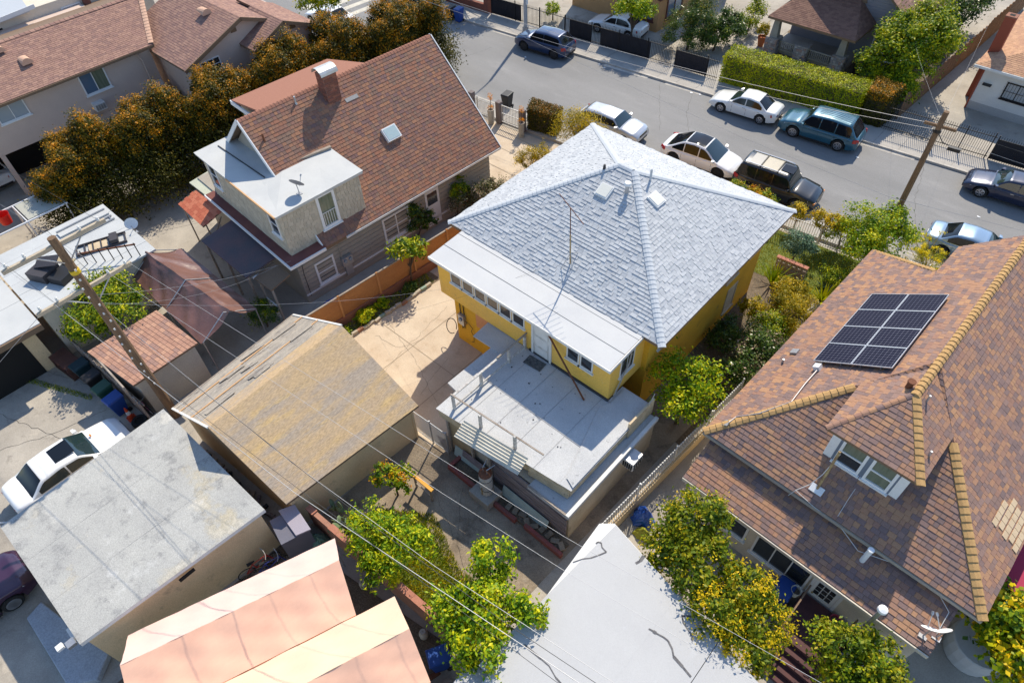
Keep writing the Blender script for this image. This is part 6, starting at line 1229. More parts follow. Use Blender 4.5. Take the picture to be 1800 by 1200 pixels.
# clipped hedge across the street and its orange neighbour
def boxhedge(name, label, pts, z1, n, size, mat, seed, tipmat=None, tipn=0, cat="hedge"):
    x = [p[0] for p in pts]; y = [p[1] for p in pts]; cx, cy = sum(x)/4, sum(y)/4; t = T(name, label, cat, (cx,cy,0)); r = np.random.RandomState(seed); P = [np.array(p) for p in pts]
    def pt(u, v, z): q = (P[0]*(1-u)+P[1]*u)*(1-v)+(P[3]*(1-u)+P[2]*u)*v; return (q[0]-cx,q[1]-cy,z)
    core = [pt(*uv,0)[:2] for uv in ((.02,.08),(.98,.08),(.98,.92),(.02,.92))]; OFF[t.name] = (0,0,0); B().prism(core, 0, z1-.14).build("branches", m_bark, t)
    def mk(nm, n, mat, top):
        L1, L2 = np.linalg.norm(P[1]-P[0]), np.linalg.norm(P[3]-P[0]); wts = np.array([L1*L2, L1*z1, L1*z1, L2*z1, L2*z1]); wts = wts/wts.sum(); C = []; N = []
        if top: wts = np.array([.8,.07,.07,.03,.03])
        fc = r.choice(5,n,p=wts); a, b_ = r.rand(n), r.rand(n)
        for f, u, v in zip(fc, a, b_):
            z = v*z1 if not top else z1*(.8+.2*v)
            if f == 0: q = pt(u,v,z1+.05*math.sin(u*40)*math.sin(v*9)); nn = (0,0,1)
            elif f == 1: q = pt(u,0,z); nn = (0,-1,.2)
            elif f == 2: q = pt(u,1,z); nn = (0,1,.2)
            elif f == 3: q = pt(0,u,z); nn = (-1,0,.2)
            else: q = pt(1,u,z); nn = (1,0,.2)
            C.append(q); N.append(nn)
        C = np.array(C)+r.normal(size=(n,3))*.055; N = np.array(N)+r.normal(size=(n,3))*.5; N /= np.linalg.norm(N,axis=1)[:,None]; tt = r.normal(size=(n,3)); tt -= (tt*N).sum(1)[:,None]*N; tt /= np.linalg.norm(tt,axis=1)[:,None]; ss = np.cross(N,tt); L = size*r.uniform(.6,1.3,n)[:,None]
        V = np.stack([C-tt*L*.5,C+ss*L*.3,C+tt*L*.5,C-ss*L*.3],1).reshape(-1,3); me = bpy.data.meshes.new(nm); me.vertices.add(len(V)); me.vertices.foreach_set("co",V.ravel().astype(np.float32)); me.loops.add(4*n); me.loops.foreach_set("vertex_index",np.arange(4*n,dtype=np.int32)); me.polygons.add(n); me.polygons.foreach_set("loop_start",np.arange(0,4*n,4,dtype=np.int32)); me.update(calc_edges=True); me.materials.append(mat); put(nm, me, t)
    mk("foliage", n, mat, False)
    if tipmat: mk("new_growth", tipn, tipmat, True)
hx = lambda x, d: (x, prop(x)+d)
boxhedge("clipped_hedge", "long clipped bright green hedge in front of the porch house", [hx(-19.75,-.1),hx(-10.45,-.1),hx(-10.6,1.75),hx(-20.0,1.75)], 2.0, 30000, .10, LF['box'], 5)
boxhedge("square_hedge", "square dark hedge with orange tips beside the iron gate", [hx(-10.2,-.05),hx(-9.0,-.05),(-8.8,45.6),(-10.6,45.9)], 2.2, 9000, .10, LF['hedge'], 6, LF['tip'], 3500)
boxhedge("brown_hedge", "clipped dark brown hedge beside the white front gate", [(-26.1,29.5),(-24.2,29.9),(-24.5,31.0),(-26.7,30.7)], 1.55, 7000, .10, LF['hedge'], 7, LEAF("bronze_tip", [(.06,.04,.01),(.12,.075,.015),(.17,.10,.02)]), 1800)
# trees and shrubs one by one
tree("citrus_tree", "bright green citrus tree behind the left utility pole", (-28.7,2.9,0), [(-.9,.2,2.3,1.25,1.2,1.0),(.7,.5,2.4,1.2,1.25,1.05),(0,-.9,2.0,1.15,.95,.9),(-.2,.9,2.9,1.0,.9,.8)], 11000, .15, LF['citrus'], 11, .1)
tree("loquat_tree", "dark tree with yellow flower heads nearest the lean-to windows", (-2.2,10.7,0), [(-.6,.5,3.0,.95,.9,.95),(.4,-.3,2.7,1.05,1.0,.95),(-.3,1.1,3.6,.6,.6,.6),(-.9,-.6,2.3,.8,.8,.8)], 9500, .16, LF['loquat'], 12, .09, extra=("blossom",900,.08,LF['yellow'],dict(clumps=30,cs=.12,shell=(.9,1.1))))
tree("loquat_tree", "yellow blossomed tree overhanging the white flat roof", (-.2,9.7,0), [(-.5,-.3,2.5,.95,.95,.85),(.6,.4,2.3,.95,.9,.85),(.7,-.6,2.1,.8,.75,.7),(-.2,.8,2.8,.8,.8,.7)], 7500, .15, LF['loquat'], 13, .08, extra=("blossom",4200,.085,LF['yellow'],dict(clumps=46,cs=.13,shell=(.85,1.15))))
tree("citrus_tree", "tall lime green citrus tree between the peach canopy and the white roof", (-6.1,4.6,0), [(-.9,1.3,3.0,.65,.65,.9),(.0,.2,2.6,1.0,1.0,.9),(.6,-.7,2.3,1.0,.9,.9),(-.8,-.5,2.0,.9,.9,.8),(.9,.9,2.6,.65,.6,.6)], 12500, .15, LF['bright'], 14, .09)
tree("citrus_tree", "lime green citrus tree leaning over the pink boundary wall", (-10.6,4.3,0), [(-.7,-.1,1.9,.95,.85,.8),(.5,.3,1.9,.95,.85,.8),(.2,-.6,1.5,.9,.7,.7)], 8500, .16, LF['bright'], 15, .07, asp=.34)
tree("flowering_shrub", "small shrub with orange yellow flowers beside the tan garage wall", (-12.6,6.2,0), [(-.4,-.1,1.2,.5,.5,.4),(.3,.3,1.3,.5,.45,.35)], 1300, .15, LF['citrus'], 16, .04, cat="shrub", extra=("flowers",650,.10,LF['orange'],dict(clumps=16,cs=.18,asp=.3)))
tree("side_tree", "loose green tree beside the ochre side wall of the yellow house", (-6.2,16.3,0), [(-.6,.2,2.7,.8,.8,.75),(.5,.5,2.9,.75,.75,.65),(.1,-.8,2.3,.8,.75,.7),(.5,-.2,2.0,.75,.7,.6)], 5200, .15, LF['bright'], 17, .07, cs=.3)
tree("dark_shrub", "glossy dark shrub filling the passage between the two houses", (-5.3,20.3,0), [(-.5,.6,1.3,.85,.9,.9),(.3,-.5,1.4,.8,.9,.9),(.3,.9,1.5,.75,.8,.8),(-.3,-1.3,1.0,.7,.7,.7)], 7000, .13, LF['dark'], 18, .06, cat="shrub", extra=("pale_leaves",1500,.12,LF['fleck'],dict(clumps=40,cs=.2)))
tree("olive_shrub", "yellow green feathery shrub in the side garden of the yellow house", (-5.3,24.3,0), [(-.5,.4,1.1,.8,.8,.75),(.3,-.4,1.2,.75,.8,.8),(.5,.7,1.0,.6,.7,.6)], 6000, .13, LF['olive'], 19, .05, cat="shrub", asp=.3)
tree("olive_shrub", "small olive bush against the far ochre wall corner", (-6.9,23.6,0), [(0,0,.8,.5,.55,.6)], 1500, .12, LF['olive'], 20, .03, cat="shrub")
tree("blue_shrub", "blue green leafy shrub behind the pierced block wall", (-7.25,28.9,0), [(0,0,1.1,.75,.7,.75),(.4,.3,.8,.55,.5,.55)], 2600, .13, LF['blue'], 21, .04, cat="shrub")
tree("front_tree", "big lime green tree at the front corner of the brown roof house", (-4.3,30.6,0), [(-.6,.2,2.1,1.2,1.15,1.1),(.6,.3,2.2,1.15,1.2,1.1),(.1,-.9,1.7,1.1,1.0,1.0),(0,.9,2.6,1.0,.95,.85)], 12000, .14, LF['bright'], 22, .1)
tree("front_shrub", "lanky shrub with orange blossom behind the front fence", (-6.9,30.9,0), [(-.2,0,1.6,.55,.5,.5),(.5,.1,1.7,.5,.5,.45)], 1500, .13, LF['olive'], 23, .05, cat="shrub", extra=("blossom",700,.09,LF['yellow'],dict(clumps=18,cs=.16,shell=(.8,1.1))))
tree("round_bush", "rounded light green bush left of the big lime green tree", (-5.9,31.2,0), [(0,0,1.1,.75,.7,.8)], 2600, .13, LF['bright'], 24, .05, cat="bush")
tree("low_bush", "low green bush on the lawn under the lime green tree", (-5.0,28.6,0), [(0,0,.5,.7,.6,.5),(.5,-.3,.4,.5,.5,.4)], 2000, .12, LF['citrus'], 25, .03, cat="bush")
for i, (x, y, lab) in enumerate(((-12.0,31.1,"green shrub behind the fence by the white hatchback"),(-11.1,31.2,"orange green shrub behind the fence beside the black suv"),(-10.3,31.2,"yellow green shrub at the fence before the black suv's front wheel"),(-8.4,31.3,"thin shrub beside the front fence at the roof corner"))):
    tree("fence_shrub", lab, (x,y,0), [(0,0,1.1,.5,.45,.5)], 1300, .12, LF['olive' if i % 2 else 'citrus'], 30+i, .03, cat="shrub", extra=("blossom",260,.09,LF['orange' if i == 1 else 'yellow'],dict(clumps=10,cs=.2,shell=(.8,1.1))))
tree("broom_shrub", "spiky yellow broom bush beside the front path", (-22.9,26.3,0), [(-.3,-.3,.9,.65,.6,.8),(.4,.4,1.0,.6,.6,.8)], 2600, .2, LF['olive'], 40, .04, cat="shrub", asp=.12, up=.0, droop=-1.2, extra=("blossom",420,.10,LF['yellow'],dict(clumps=26,cs=.15,shell=(.8,1.1))))
tree("yellow_bush", "large airy yellow flowering bush behind the grey roof peak", (-21.9,29.2,0), [(-.6,-.2,1.6,.95,.9,1.0),(.5,.4,1.7,1.0,.9,1.0),(.9,.8,1.2,.7,.7,.8),(0,.2,2.3,.8,.8,.7)], 6500, .12, LF['olive'], 41, .06, cat="shrub", asp=.35, cs=.3, extra=("blossom",1500,.08,LF['yellow'],dict(clumps=50,cs=.2,shell=(.8,1.15))))
tree("grey_shrub", "silvery flecked shrub beside the side door of the brown house", (-22.6,21.3,0), [(-.5,-.9,.9,.6,.7,.8),(0,.2,1.1,.7,.8,.85),(.3,1.1,1.0,.6,.7,.7)], 7000, .11, LF['fleck'], 42, .05, cat="shrub")
tree("wall_climber", "dark leafy climber between the window and door of the brown house", (-23.55,17.4,0), [(0,.1,1.3,.35,.55,1.1),(.1,.8,.9,.35,.45,.6)], 2400, .14, LF['dark'], 43, .05, cat="climber", extra=("pale_leaves",260,.13,LF['citrus'],dict(clumps=12,cs=.2)))
tree("wall_shrub", "green shrub under the eave near the front of the brown house", (-23.3,20.2,0), [(0,.3,1.7,.4,.6,.7)], 1200, .14, LF['citrus'], 44, .04, cat="shrub")
tree("mango_sapling", "young broad leaved tree growing through the orange fence", (-21.25,14.8,0), [(-.15,-.1,2.3,.6,.6,.42),(.3,.4,2.3,.5,.5,.4),(-.1,.5,2.0,.4,.4,.35)], 1100, .26, LF['citrus'], 45, .05, asp=.3, cs=.3, droop=.8)
for i, (x, y, lab, s) in enumerate(((-21.0,11.6,"bright green leafy plant at the foot of the orange fence",.75),(-21.1,12.7,"second green plant along the orange fence",.55),(-21.0,10.2,"low weedy plant by the garage end of the orange fence",.5),(-20.9,14.4,"dark creeping plant under the orange fence by the yellow wall",.6))):
    tree("strip_plant", lab, (x,y,0), [(0,0,.22*s+.1,.5*s,.75*s,.35*s)], 1500, .12, LF['bright' if i < 2 else 'citrus' if i == 2 else 'dark'], 50+i, .02, cat="plant")
tree("tent_shrub", "green fern like shrub beside the brown tarpaulin tent", (-24.4,8.1,0), [(0,0,.9,.75,.6,.6)], 2400, .15, LF['dark'], 56, .04, cat="shrub", asp=.25, extra=("light_leaves",900,.14,LF['citrus'],dict(clumps=20,cs=.25,asp=.25)))
tree("street_tree", "green tree above the apartment roof end", (-43.4,26.8,0), [(0,0,4.6,1.3,1.3,1.1),(.7,.7,5.2,1,1,.9)], 3500, .2, LF['citrus'], 57, .1)
tree("ball_tree", "round topped bright green tree behind the black iron fence", (-27.6,42.9,0), [(-.5,0,2.9,1.0,.95,.75),(.6,.2,2.9,1.0,.95,.75),(0,.4,3.3,.9,.9,.6)], 7000, .16, LF['bright'], 58, .09)
tree("small_bush", "small lime bush behind the iron fence by the street light", (-35.4,43.2,0), [(0,0,.9,.6,.6,.5)], 1500, .13, LF['bright'], 59, .04, cat="bush")
tree("cypress_clump", "dark feathery evergreen left of the screened gate", (-24.2,45.6,0), [(-.7,-.3,1.5,1.0,1.0,1.6),(.5,.4,1.7,1.1,1.0,1.7),(-.1,1.4,2.1,1.1,1.0,1.8),(.6,-.5,1.1,.9,.9,1.2)], 19000, .16, LF['dark'], 60, .1, asp=.25, extra=("new_growth",1300,.13,LF['olive'],dict(clumps=24,cs=.2,asp=.25,shell=(.9,1.1))))
tree("evergreen_bush", "dark evergreen bush beside the driveway of the porch house", (-22.6,46.6,0), [(0,0,1.2,1.0,1.0,1.3),(.2,1.6,1.4,1.0,1.0,1.4)], 11000, .16, LF['dark'], 61, .08, cat="bush", extra=("new_growth",600,.13,LF['citrus'],dict(clumps=20,cs=.2)))
tree("driveway_bush", "leafy bush further up the driveway beside the porch house", (-22.0,50.5,0), [(0,0,1.0,.7,1.0,.9),(-.3,1.6,1.2,.7,.9,1.0)], 3000, .15, LF['citrus'], 62, .06, cat="bush")
tree("broad_tree", "large dense green tree beside the porch house", (-9.9,49.6,0), [(-.9,-1.2,3.4,1.5,1.4,1.4),(.4,.2,4.0,1.7,1.6,1.5),(-.4,1.5,3.9,1.6,1.5,1.4),(.6,-1.8,2.3,1.2,1.2,1.4),(-1.4,.4,2.9,1.2,1.2,1.3),(.5,-2.8,1.3,1.1,1.1,1.2),(-1.6,-1.8,1.6,1.1,1.0,1.3),(.9,1.4,2.4,1.2,1.3,1.4)], 34000, .19, LF['citrus'], 63, .16)
tree("rear_tree", "dark tree behind the plank fence in the top right", (-9.6,58.5,0), [(0,0,2.6,1.3,2.0,1.6),(.2,3.6,2.6,1.3,2,1.5)], 6000, .2, LF['dark'], 64, .1)
tree("porch_plant", "orange green plant in a clay pot beside the porch pier", (-20.25,49.5,0), [(0,0,1.15,.42,.42,.5)], 900, .14, LF['olive'], 65, .03, cat="potted plant", extra=("flowers",300,.10,LF['yellow'],dict(clumps=10,cs=.2)))
tree("foreground_tree", "dark green tree at the bottom right below the lean-to", (3.2,11.2,0), [(-.5,0,2.0,.85,.8,.8),(.5,.2,2.1,.8,.8,.8),(.1,-.7,1.6,.8,.7,.7)], 6500, .15, LF['loquat'], 66, .07, extra=("light_leaves",1800,.13,LF['citrus'],dict(clumps=26,cs=.18,shell=(.9,1.1))))
tree("grape_vine", "sprawling yellow green vine at the right edge", (6.3,15.2,0), [(-.3,.3,2.0,.8,.9,.7),(.6,-.6,1.9,.9,.9,.7),(.8,.9,2.2,.8,.8,.6)], 4800, .2, LF['citrus'], 67, .06, cat="vine", asp=.8, cs=.3, extra=("yellow_leaves",1300,.2,LF['yellow'],dict(clumps=24,cs=.25,asp=.8)))
tree("street_tree", "tall street tree casting its shadow beside the dark grey suv", (-44.8,42.6,0), [(0,0,5.6,2.0,1.9,1.5),(1.8,-.6,5.3,1.6,1.6,1.2),(-1.9,.2,5.2,1.6,1.5,1.2),(3.4,.3,5.0,1.2,1.2,1.0)], 14000, .24, LF['citrus'], 77, .18)
tree("passage_shrub", "olive green shrub between the dark shrub and the feathery shrub", (-5.7,22.6,0), [(0,0,1.0,.8,.8,.8),(.5,.6,.9,.6,.6,.6)], 3800, .13, LF['citrus'], 78, .05, cat="shrub")
tree("passage_shrub", "yellowish low shrub beside the spiky strap leaved plant", (-5.9,26.0,0), [(0,0,.7,.8,.7,.6),(-.6,.3,.5,.5,.5,.45)], 3000, .13, LF['olive'], 79, .04, cat="shrub")
tree("passage_shrub", "dark leafy shrub close to the ochre wall near the boarded window", (-7.1,21.6,0), [(0,0,.7,.55,.9,.7)], 2600, .13, LF['dark'], 80, .04, cat="shrub")
# fennel: stalks with flat yellow umbels
fn = T("fennel", "tall fennel with flat yellow flower heads before the pale blue car", "plant", (-1.9,32.6,0)); OFF[fn.name] = (0,0,0); r_ = random.Random(6); sb = B(); um = []
for k in range(26):
    e = Vector((r_.gauss(0,.85),r_.gauss(0,.75),r_.uniform(.7,1.7))); b0 = Vector((r_.gauss(0,.2),r_.gauss(0,.2),0)); sb.tube([b0,b0.lerp(e,.6)+Vector((0,0,.15)),e], .012, 4); um.append((e.x,e.y,e.z,.16,.16,.05))
sb.build("stalks", LF['olive'], fn); put("umbels", leaves_mesh("umbels", um, 3400, .06, LEAF("umbel", [(.22,.24,.01),(.36,.36,.015),(.46,.42,.02)]), 71, clumps=8, cs=.45, upper=-.1), fn); put("fronds", leaves_mesh("fronds", [(0,0,.6,.8,.7,.55)], 2200, .16, LF['grass'], 72, asp=.1), fn)
# strap-leaved plants
def straps(name, label, base, n, L, seed, mat, wd=.05, cat="plant"):
    t = T(name, label, cat, base); OFF[t.name] = (0,0,0); r = random.Random(seed)
    for k in range(n):
        a = r.uniform(0,6.28); q = r.uniform(.25,.9); l = L*r.uniform(.6,1.1); d = Vector((math.cos(a),math.sin(a),0)); s = Vector((-d.y,d.x,0)); vs = []; m = 5
        for i in range(m+1):
            f = i/m; p = d*(l*f*q)+Vector((0,0,l*f*(1-.55*q*f))); w_ = wd*(1-f**2*.95); vs += [p-s*w_,p+s*w_]
        B().add([tuple(Vector(v)+d*.05) for v in vs], [(2*i,2*i+1,2*i+3,2*i+2) for i in range(m)]).build("leaf", mat, t)
straps("flax_plant", "spiky strap leaved plant beside the brown roof eave", (-4.75,27.0,0), 46, 1.3, 7, LF['grass']); straps("flax_plant", "drooping strap leaved plant by the house corner under the grey eave", (-7.2,26.6,0), 30, 1.5, 8, LF['citrus']); straps("agave", "pale rosette agave on the lawn near the block wall", (-5.1,28.0,0), 22, .55, 9, LF['blue'], .05)
# prickly pear
ca = T("prickly_pear", "prickly pear cactus sprawling over the rear wall", "cactus", (-13.0,4.0,0)); OFF[ca.name] = (0,0,0); r_ = random.Random(10); m = bpy.data.meshes.new("pad"); b = B()
pr_ = [(0.03,0),(.09,.05),(.13,.14),(.14,.22),(.12,.31),(.06,.37),(.0,.39)]; vs = []
for rr_, z in pr_:
    for k in range(10): a = 2*math.pi*k/10; vs.append((rr_*math.cos(a),rr_*.24*math.sin(a),z))
b.add(vs, [(i*10+k,i*10+(k+1)%10,(i+1)*10+(k+1)%10,(i+1)*10+k) for i in range(6) for k in range(10)]); m.from_pydata(b.v,[],b.f); m.materials.append(LF['cactus']); m.polygons.foreach_set("use_smooth",[True]*len(m.polygons))
tipsL = [(r_.uniform(-1.1,1.2),r_.uniform(-.5,.5),r_.uniform(0,.25)) for _ in range(14)]
for k in range(62):
    x, y, z = r_.choice(tipsL); o = bpy.data.objects.new("pad", m); COL.objects.link(o); o.parent = ca; s = r_.uniform(.75,1.2); o.location = (x,y,z); o.rotation_euler = (r_.uniform(-.7,.7),r_.uniform(-.9,.9),r_.uniform(0,3.14)); o.scale = (s,s,s); v = o.rotation_euler.to_matrix() @ Vector((0,0,.34*s)); tipsL.append((x+v.x,y+v.y,min(1.5,z+v.z)))
# grass and weeds
def grass(name, label, poly, n, L, seed, mat, cover=.1):
    r = np.random.RandomState(seed); xs = [p[0] for p in poly]; ys = [p[1] for p in poly]; P = []
    def inside(x, y):
        c = False
        for i in range(len(poly)):
            x1,y1 = poly[i]; x2,y2 = poly[i-1]
            if (y1 > y) != (y2 > y) and x < (x2-x1)*(y-y1)/(y2-y1)+x1: c = not c
        return c
    while len(P) < n:
        x, y = r.uniform(min(xs),max(xs)), r.uniform(min(ys),max(ys))
        if inside(x,y) and math.sin(x*2.3+1)*math.cos(y*1.9)+math.sin(x*5.1-y*3.7)*.5 > cover*10-2.2+r.normal()*.4: P.append((x,y,-.012))
    P = np.array(P); a = r.uniform(0,6.28,n); l = L*r.uniform(.5,1.2,n); lean = r.uniform(.1,.8,n)*l; s = np.stack([-np.sin(a),np.cos(a),0*a],1)*.012*(L/.12)**.5; tip = P+np.stack([np.cos(a)*lean,np.sin(a)*lean,l],1)
    V = np.stack([P-s,P+s,tip],1).reshape(-1,3); me = bpy.data.meshes.new(name); me.vertices.add(3*n); me.vertices.foreach_set("co",V.ravel().astype(np.float32)); me.loops.add(3*n); me.loops.foreach_set("vertex_index",np.arange(3*n,dtype=np.int32)); me.polygons.add(n); me.polygons.foreach_set("loop_start",np.arange(0,3*n,3,dtype=np.int32)); me.update(calc_edges=True); me.materials.append(mat)
    o = bpy.data.objects.new(name, me); COL.objects.link(o); tag(o, label, "grass", None, "stuff")
grass("lawn_grass", "short green lawn grass in the front garden", [(-9.4,26.8),(-3.9,27.2),(-3.4,31.2),(-10.2,30.6)], 14000, .09, 1, LF['grass'], .0)
grass("yard_grass", "weedy yellow green grass behind the rear wall", [(-12.6,3.5),(-6.5,4.0),(-6.3,6.0),(-8.6,5.7),(-10.9,6.6),(-12.6,5.4)], 15000, .15, 2, LF['grass'], .02)
grass("strip_weeds", "weeds along the foot of the orange fence", [(-21.7,8.8),(-20.7,9.6),(-20.4,15.6),(-21.4,15.8)], 3500, .14, 3, LF['citrus'], .06)
grass("path_weeds", "weeds along the front path edge of the brown house", [(-22.9,22.6),(-22.2,22.6),(-22.4,25.4),(-23.0,25.2)], 2500, .16, 4, LF['bright'], .0)
grass("alley_weeds", "line of weeds growing in the alley joint", [(-33,-2.4),(-32.8,-2.6),(-26.6,.2),(-26.8,.4)], 1400, .12, 5, LF['citrus'], .08)
# ---------------------------------------------------------------- poles, wires, street furniture
m_pole = M("pole_wood", (.22,.135,.075), .9, (.13,.08,.05), 4, .8, .2, 25, stretch=(3,3,.25), bump=.5, bsc=25); m_arm = M("crossarm_wood", (.50,.42,.31), .9, (.40,.33,.24), 3, .7, .12, 25); m_wire = M("aluminium_wire", (.34,.34,.35), .5, fine=0, metal=.3); m_wiredk = M("black_wire", (.03,.03,.03), .6, fine=0); m_ins = M("porcelain", (.62,.62,.60), .3, fine=0)
up1 = T("utility_pole", "brown wooden utility pole with two crossarms at the left", "utility pole", (-23.1,2.33,0))
B().tube([(-22.95,2.33,-.1),(-23.05,2.33,5),(-23.2,2.33,9.95)], [.19,.17,.14], 12).build("pole", m_pole, up1)
for z, x in ((9.62,-23.28),(7.68,-23.2)):
    B().bar((x+.1,.55,z),(x+.02,4.05,z),.11,.14).build("crossarm", m_arm, up1)
    for y in (.75,1.35,3.2,3.85): B().lathe((x+.06,y,z+.07), [(.02,0),(.05,.04),(.055,.1),(.035,.13),(.045,.17),(.02,.19)], 10).build("insulator", m_ins, up1)
    for y in (1.5,3.2): B().bar((x+.05,y,z-.04),(-23.08,2.33,z-.75),.035).build("brace", m_metal, up1)
B().lathe((-23.13,2.33,8.42), [(.165,0),(.168,0),(.168,.16),(.16,.16)], 14).build("marker_band", M("yellow_band", (.62,.42,.02), .6, fine=.05), up1)
r_ = random.Random(3)
for k in range(16): z = 2.4+k*.42; a = r_.choice((0,-1.2,-.4)); B().box(-22.89-.025*(z-2)/8+.13*math.cos(a)-.02,-22.89-.025*(z-2)/8+.13*math.cos(a)+.02,2.33+.15*math.sin(a)-.03,2.33+.15*math.sin(a)+.03,z,z+.08).build("pole_tag", m_ins, up1)
up2 = T("utility_pole", "slim wooden utility pole at the front kerb of the brown roof house", "utility pole", (-4.3,32.95,0))
B().tube([(-4.3,32.95,-.1),(-4.3,32.95,7.75)], [.16,.12], 12).build("pole", m_pole, up2); B().bar((-4.95,32.85,7.05),(-3.6,33.0,7.05),.1,.12).build("crossarm", m_pole, up2); B().lathe((-4.3,32.95,6.75), [(.18,0),(.18,.12)], 10).build("clamp", m_black, up2)
B().fbox(frame((-3.6,33.0,6.2),(1,.1,0),(0,0,1)),0,.55,-.09,.09,-.08,.08).build("splice_case", m_black, up2); B().tube([(-4.3,33.1,6.7),(-3.9,33.1,6.3),(-3.5,33.05,6.25)], .02).build("loop_cable", m_black, up2)
sl_ = T("street_light", "grey concrete street light pole beside the navy crossover", "street light", (-35.6,40.1,0))
B().tube([(-35.6,40.1,0),(-35.6,40.1,8.3)], [.16,.09], 12).build("pole", M("pale_concrete_pole", (.40,.41,.42), .8, fine=.1), sl_); B().tube([(-35.6,40.1,8.2),(-35.5,39.6,8.6),(-35.25,38.3,8.75)], [.06,.05,.04], 8).build("arm", m_metal, sl_); B().lathe((-35.2,38.1,8.72), [(.05,-.02),(.16,0),(.17,.08),(.08,.16)], 12).build("lamp_head", m_metal, sl_)
B().box(-35.78,-35.42,39.93,40.27,0,.5).build("base", M("pole_base", (.36,.36,.36), .8, fine=.1), sl_); B().box(-35.45,-35.41,39.98,40.2,2.2,2.6).build("sign", m_trim, sl_)
def wire(label, pts, r=.012, mat=None, sag=.0, k=.48, name="overhead_wire", twist=False):
    P = []
    for a, b in zip(pts[:-1], pts[1:]):
        a = Vector(a); b = Vector(b); n = 14
        for i in range(n): t = i/n; p = a.lerp(b,t); p.z -= sag*4*t*(1-t); P.append(p)
    P.append(Vector(pts[-1])); B().tube(P, r*k, 5).build(name, mat or m_wire, None, label, "wire")
wire("thick twisted service wire crossing the cactus and the lime green citrus tree", [(-23.1,1.2,7.75),(-10.9,2.42,7.5),(-3.4,3.6,7.55),(9,5.4,8.2)], .018)
wire("bright wire just above the thick twisted service wire", [(-23.1,2.45,6.4),(-12.5,3.0,6.95),(-6.6,3.62,7.15),(9,5.9,8.0)], .014)
wire("dark wire running between the bright wire and the boundary wall", [(-23.1,2.3,6.5),(-9.2,3.25,7.1),(-4.3,3.75,7.25),(9,5.6,8.1)], .016, m_wiredk)
wire("thin wire passing over the tan garage roof and the white shed roof", [(-23.1,3.2,7.8),(-7.9,5.2,7.2),(-3.9,5.7,7.3),(9,7.6,8.1)], .011)
wire("thin wire passing over the water heater and the loquat trees", [(-23.1,3.95,7.8),(-10.6,5.8,7.0),(-4.6,6.5,7.05),(9,8.3,8.2)], .011)
wire("dark wire along the left slope of the tan garage", [(-23.2,.8,9.75),(9,4.4,9.6)], .012, m_wiredk, .5)
for y, z, lab in ((.75,9.75,"wire leaving the outer end of the upper crossarm toward the left edge"),(3.85,9.75,"wire leaving the inner end of the upper crossarm toward the left edge"),(1.2,7.8,"wire leaving the lower crossarm toward the left edge"),(3.2,7.8,"wire leaving the lower crossarm over the flat outbuilding")):
    wire(lab, [(-23.2,y,z),(-75,y-6,z+.2)], .012, m_wiredk if z > 9 else m_wire, .7)
wire("guy wire slanting from the lower crossarm to the alley on the left", [(-23.2,.7,7.6),(-26.8,-3.2,3.2),(-28.8,-5.4,.2)], .016)
wire("service drop from the utility pole to the grey house corner", [(-23.1,2.4,7.3),(-23.7,10.1,3.3)], .011, m_wire, .35); wire("second service drop sagging over the brown tarpaulin", [(-23.1,2.4,6.8),(-24.3,9.6,3.0)], .010, m_wire, .6); wire("long service drop from the pole over the plywood fence to the yellow wall", [(-23.1,2.4,6.9),(-17.3,13.5,3.0)], .010, m_wire, .5); wire("cable sagging from the red awning to the grey house", [(-30.4,9.2,2.7),(-33.9,4.4,3.0)], .009, m_wiredk, .3)
wire("antenna cable stretched from the low white roof to the grey shingle slope", [(-12.9,16.2,5.3),(-14.6,13.2,4.75),(-19.9,11.8,.6)], .006, m_wiredk, .02)
sw = lambda x, d, z: (x, 32.95+.1*(x+4.3)+d, z)
wire("upper street wire running left from the slim pole", [sw(-4.3,0,7.1),sw(-45,0,7.0)], .022, m_wire, .9); wire("lower street wire running left from the slim pole", [sw(-4.3,.1,6.8),sw(-45,.3,6.3)], .018, m_wire, 1.1); wire("street wire running right from the slim pole", [sw(-4.3,0,7.1),sw(12,0,7.2)], .02, m_wiredk, .3); wire("second street wire running right from the slim pole", [sw(-4.3,.1,6.6),sw(12,.3,6.4)], .014, m_wire, .3)
wire("low thin wire crossing the street over the navy crossover", [(-42,30.6,6.9),(-26.4,30.6,5.3),(-12.4,30.6,4.45),(-4.6,30.6,4.35),(9,30.6,6.4)], .013)
wire("thin drop wire from the slim pole to the porch house", [(-4.3,32.95,7.3),(-9.5,47.5,3.8),(-11.2,51.5,4.6)], .008, m_wire, .1); wire("thin drop wire from the slim pole toward the plank fence", [(-4.3,32.95,7.2),(-6.9,52,4.4)], .008, m_wire, .3)
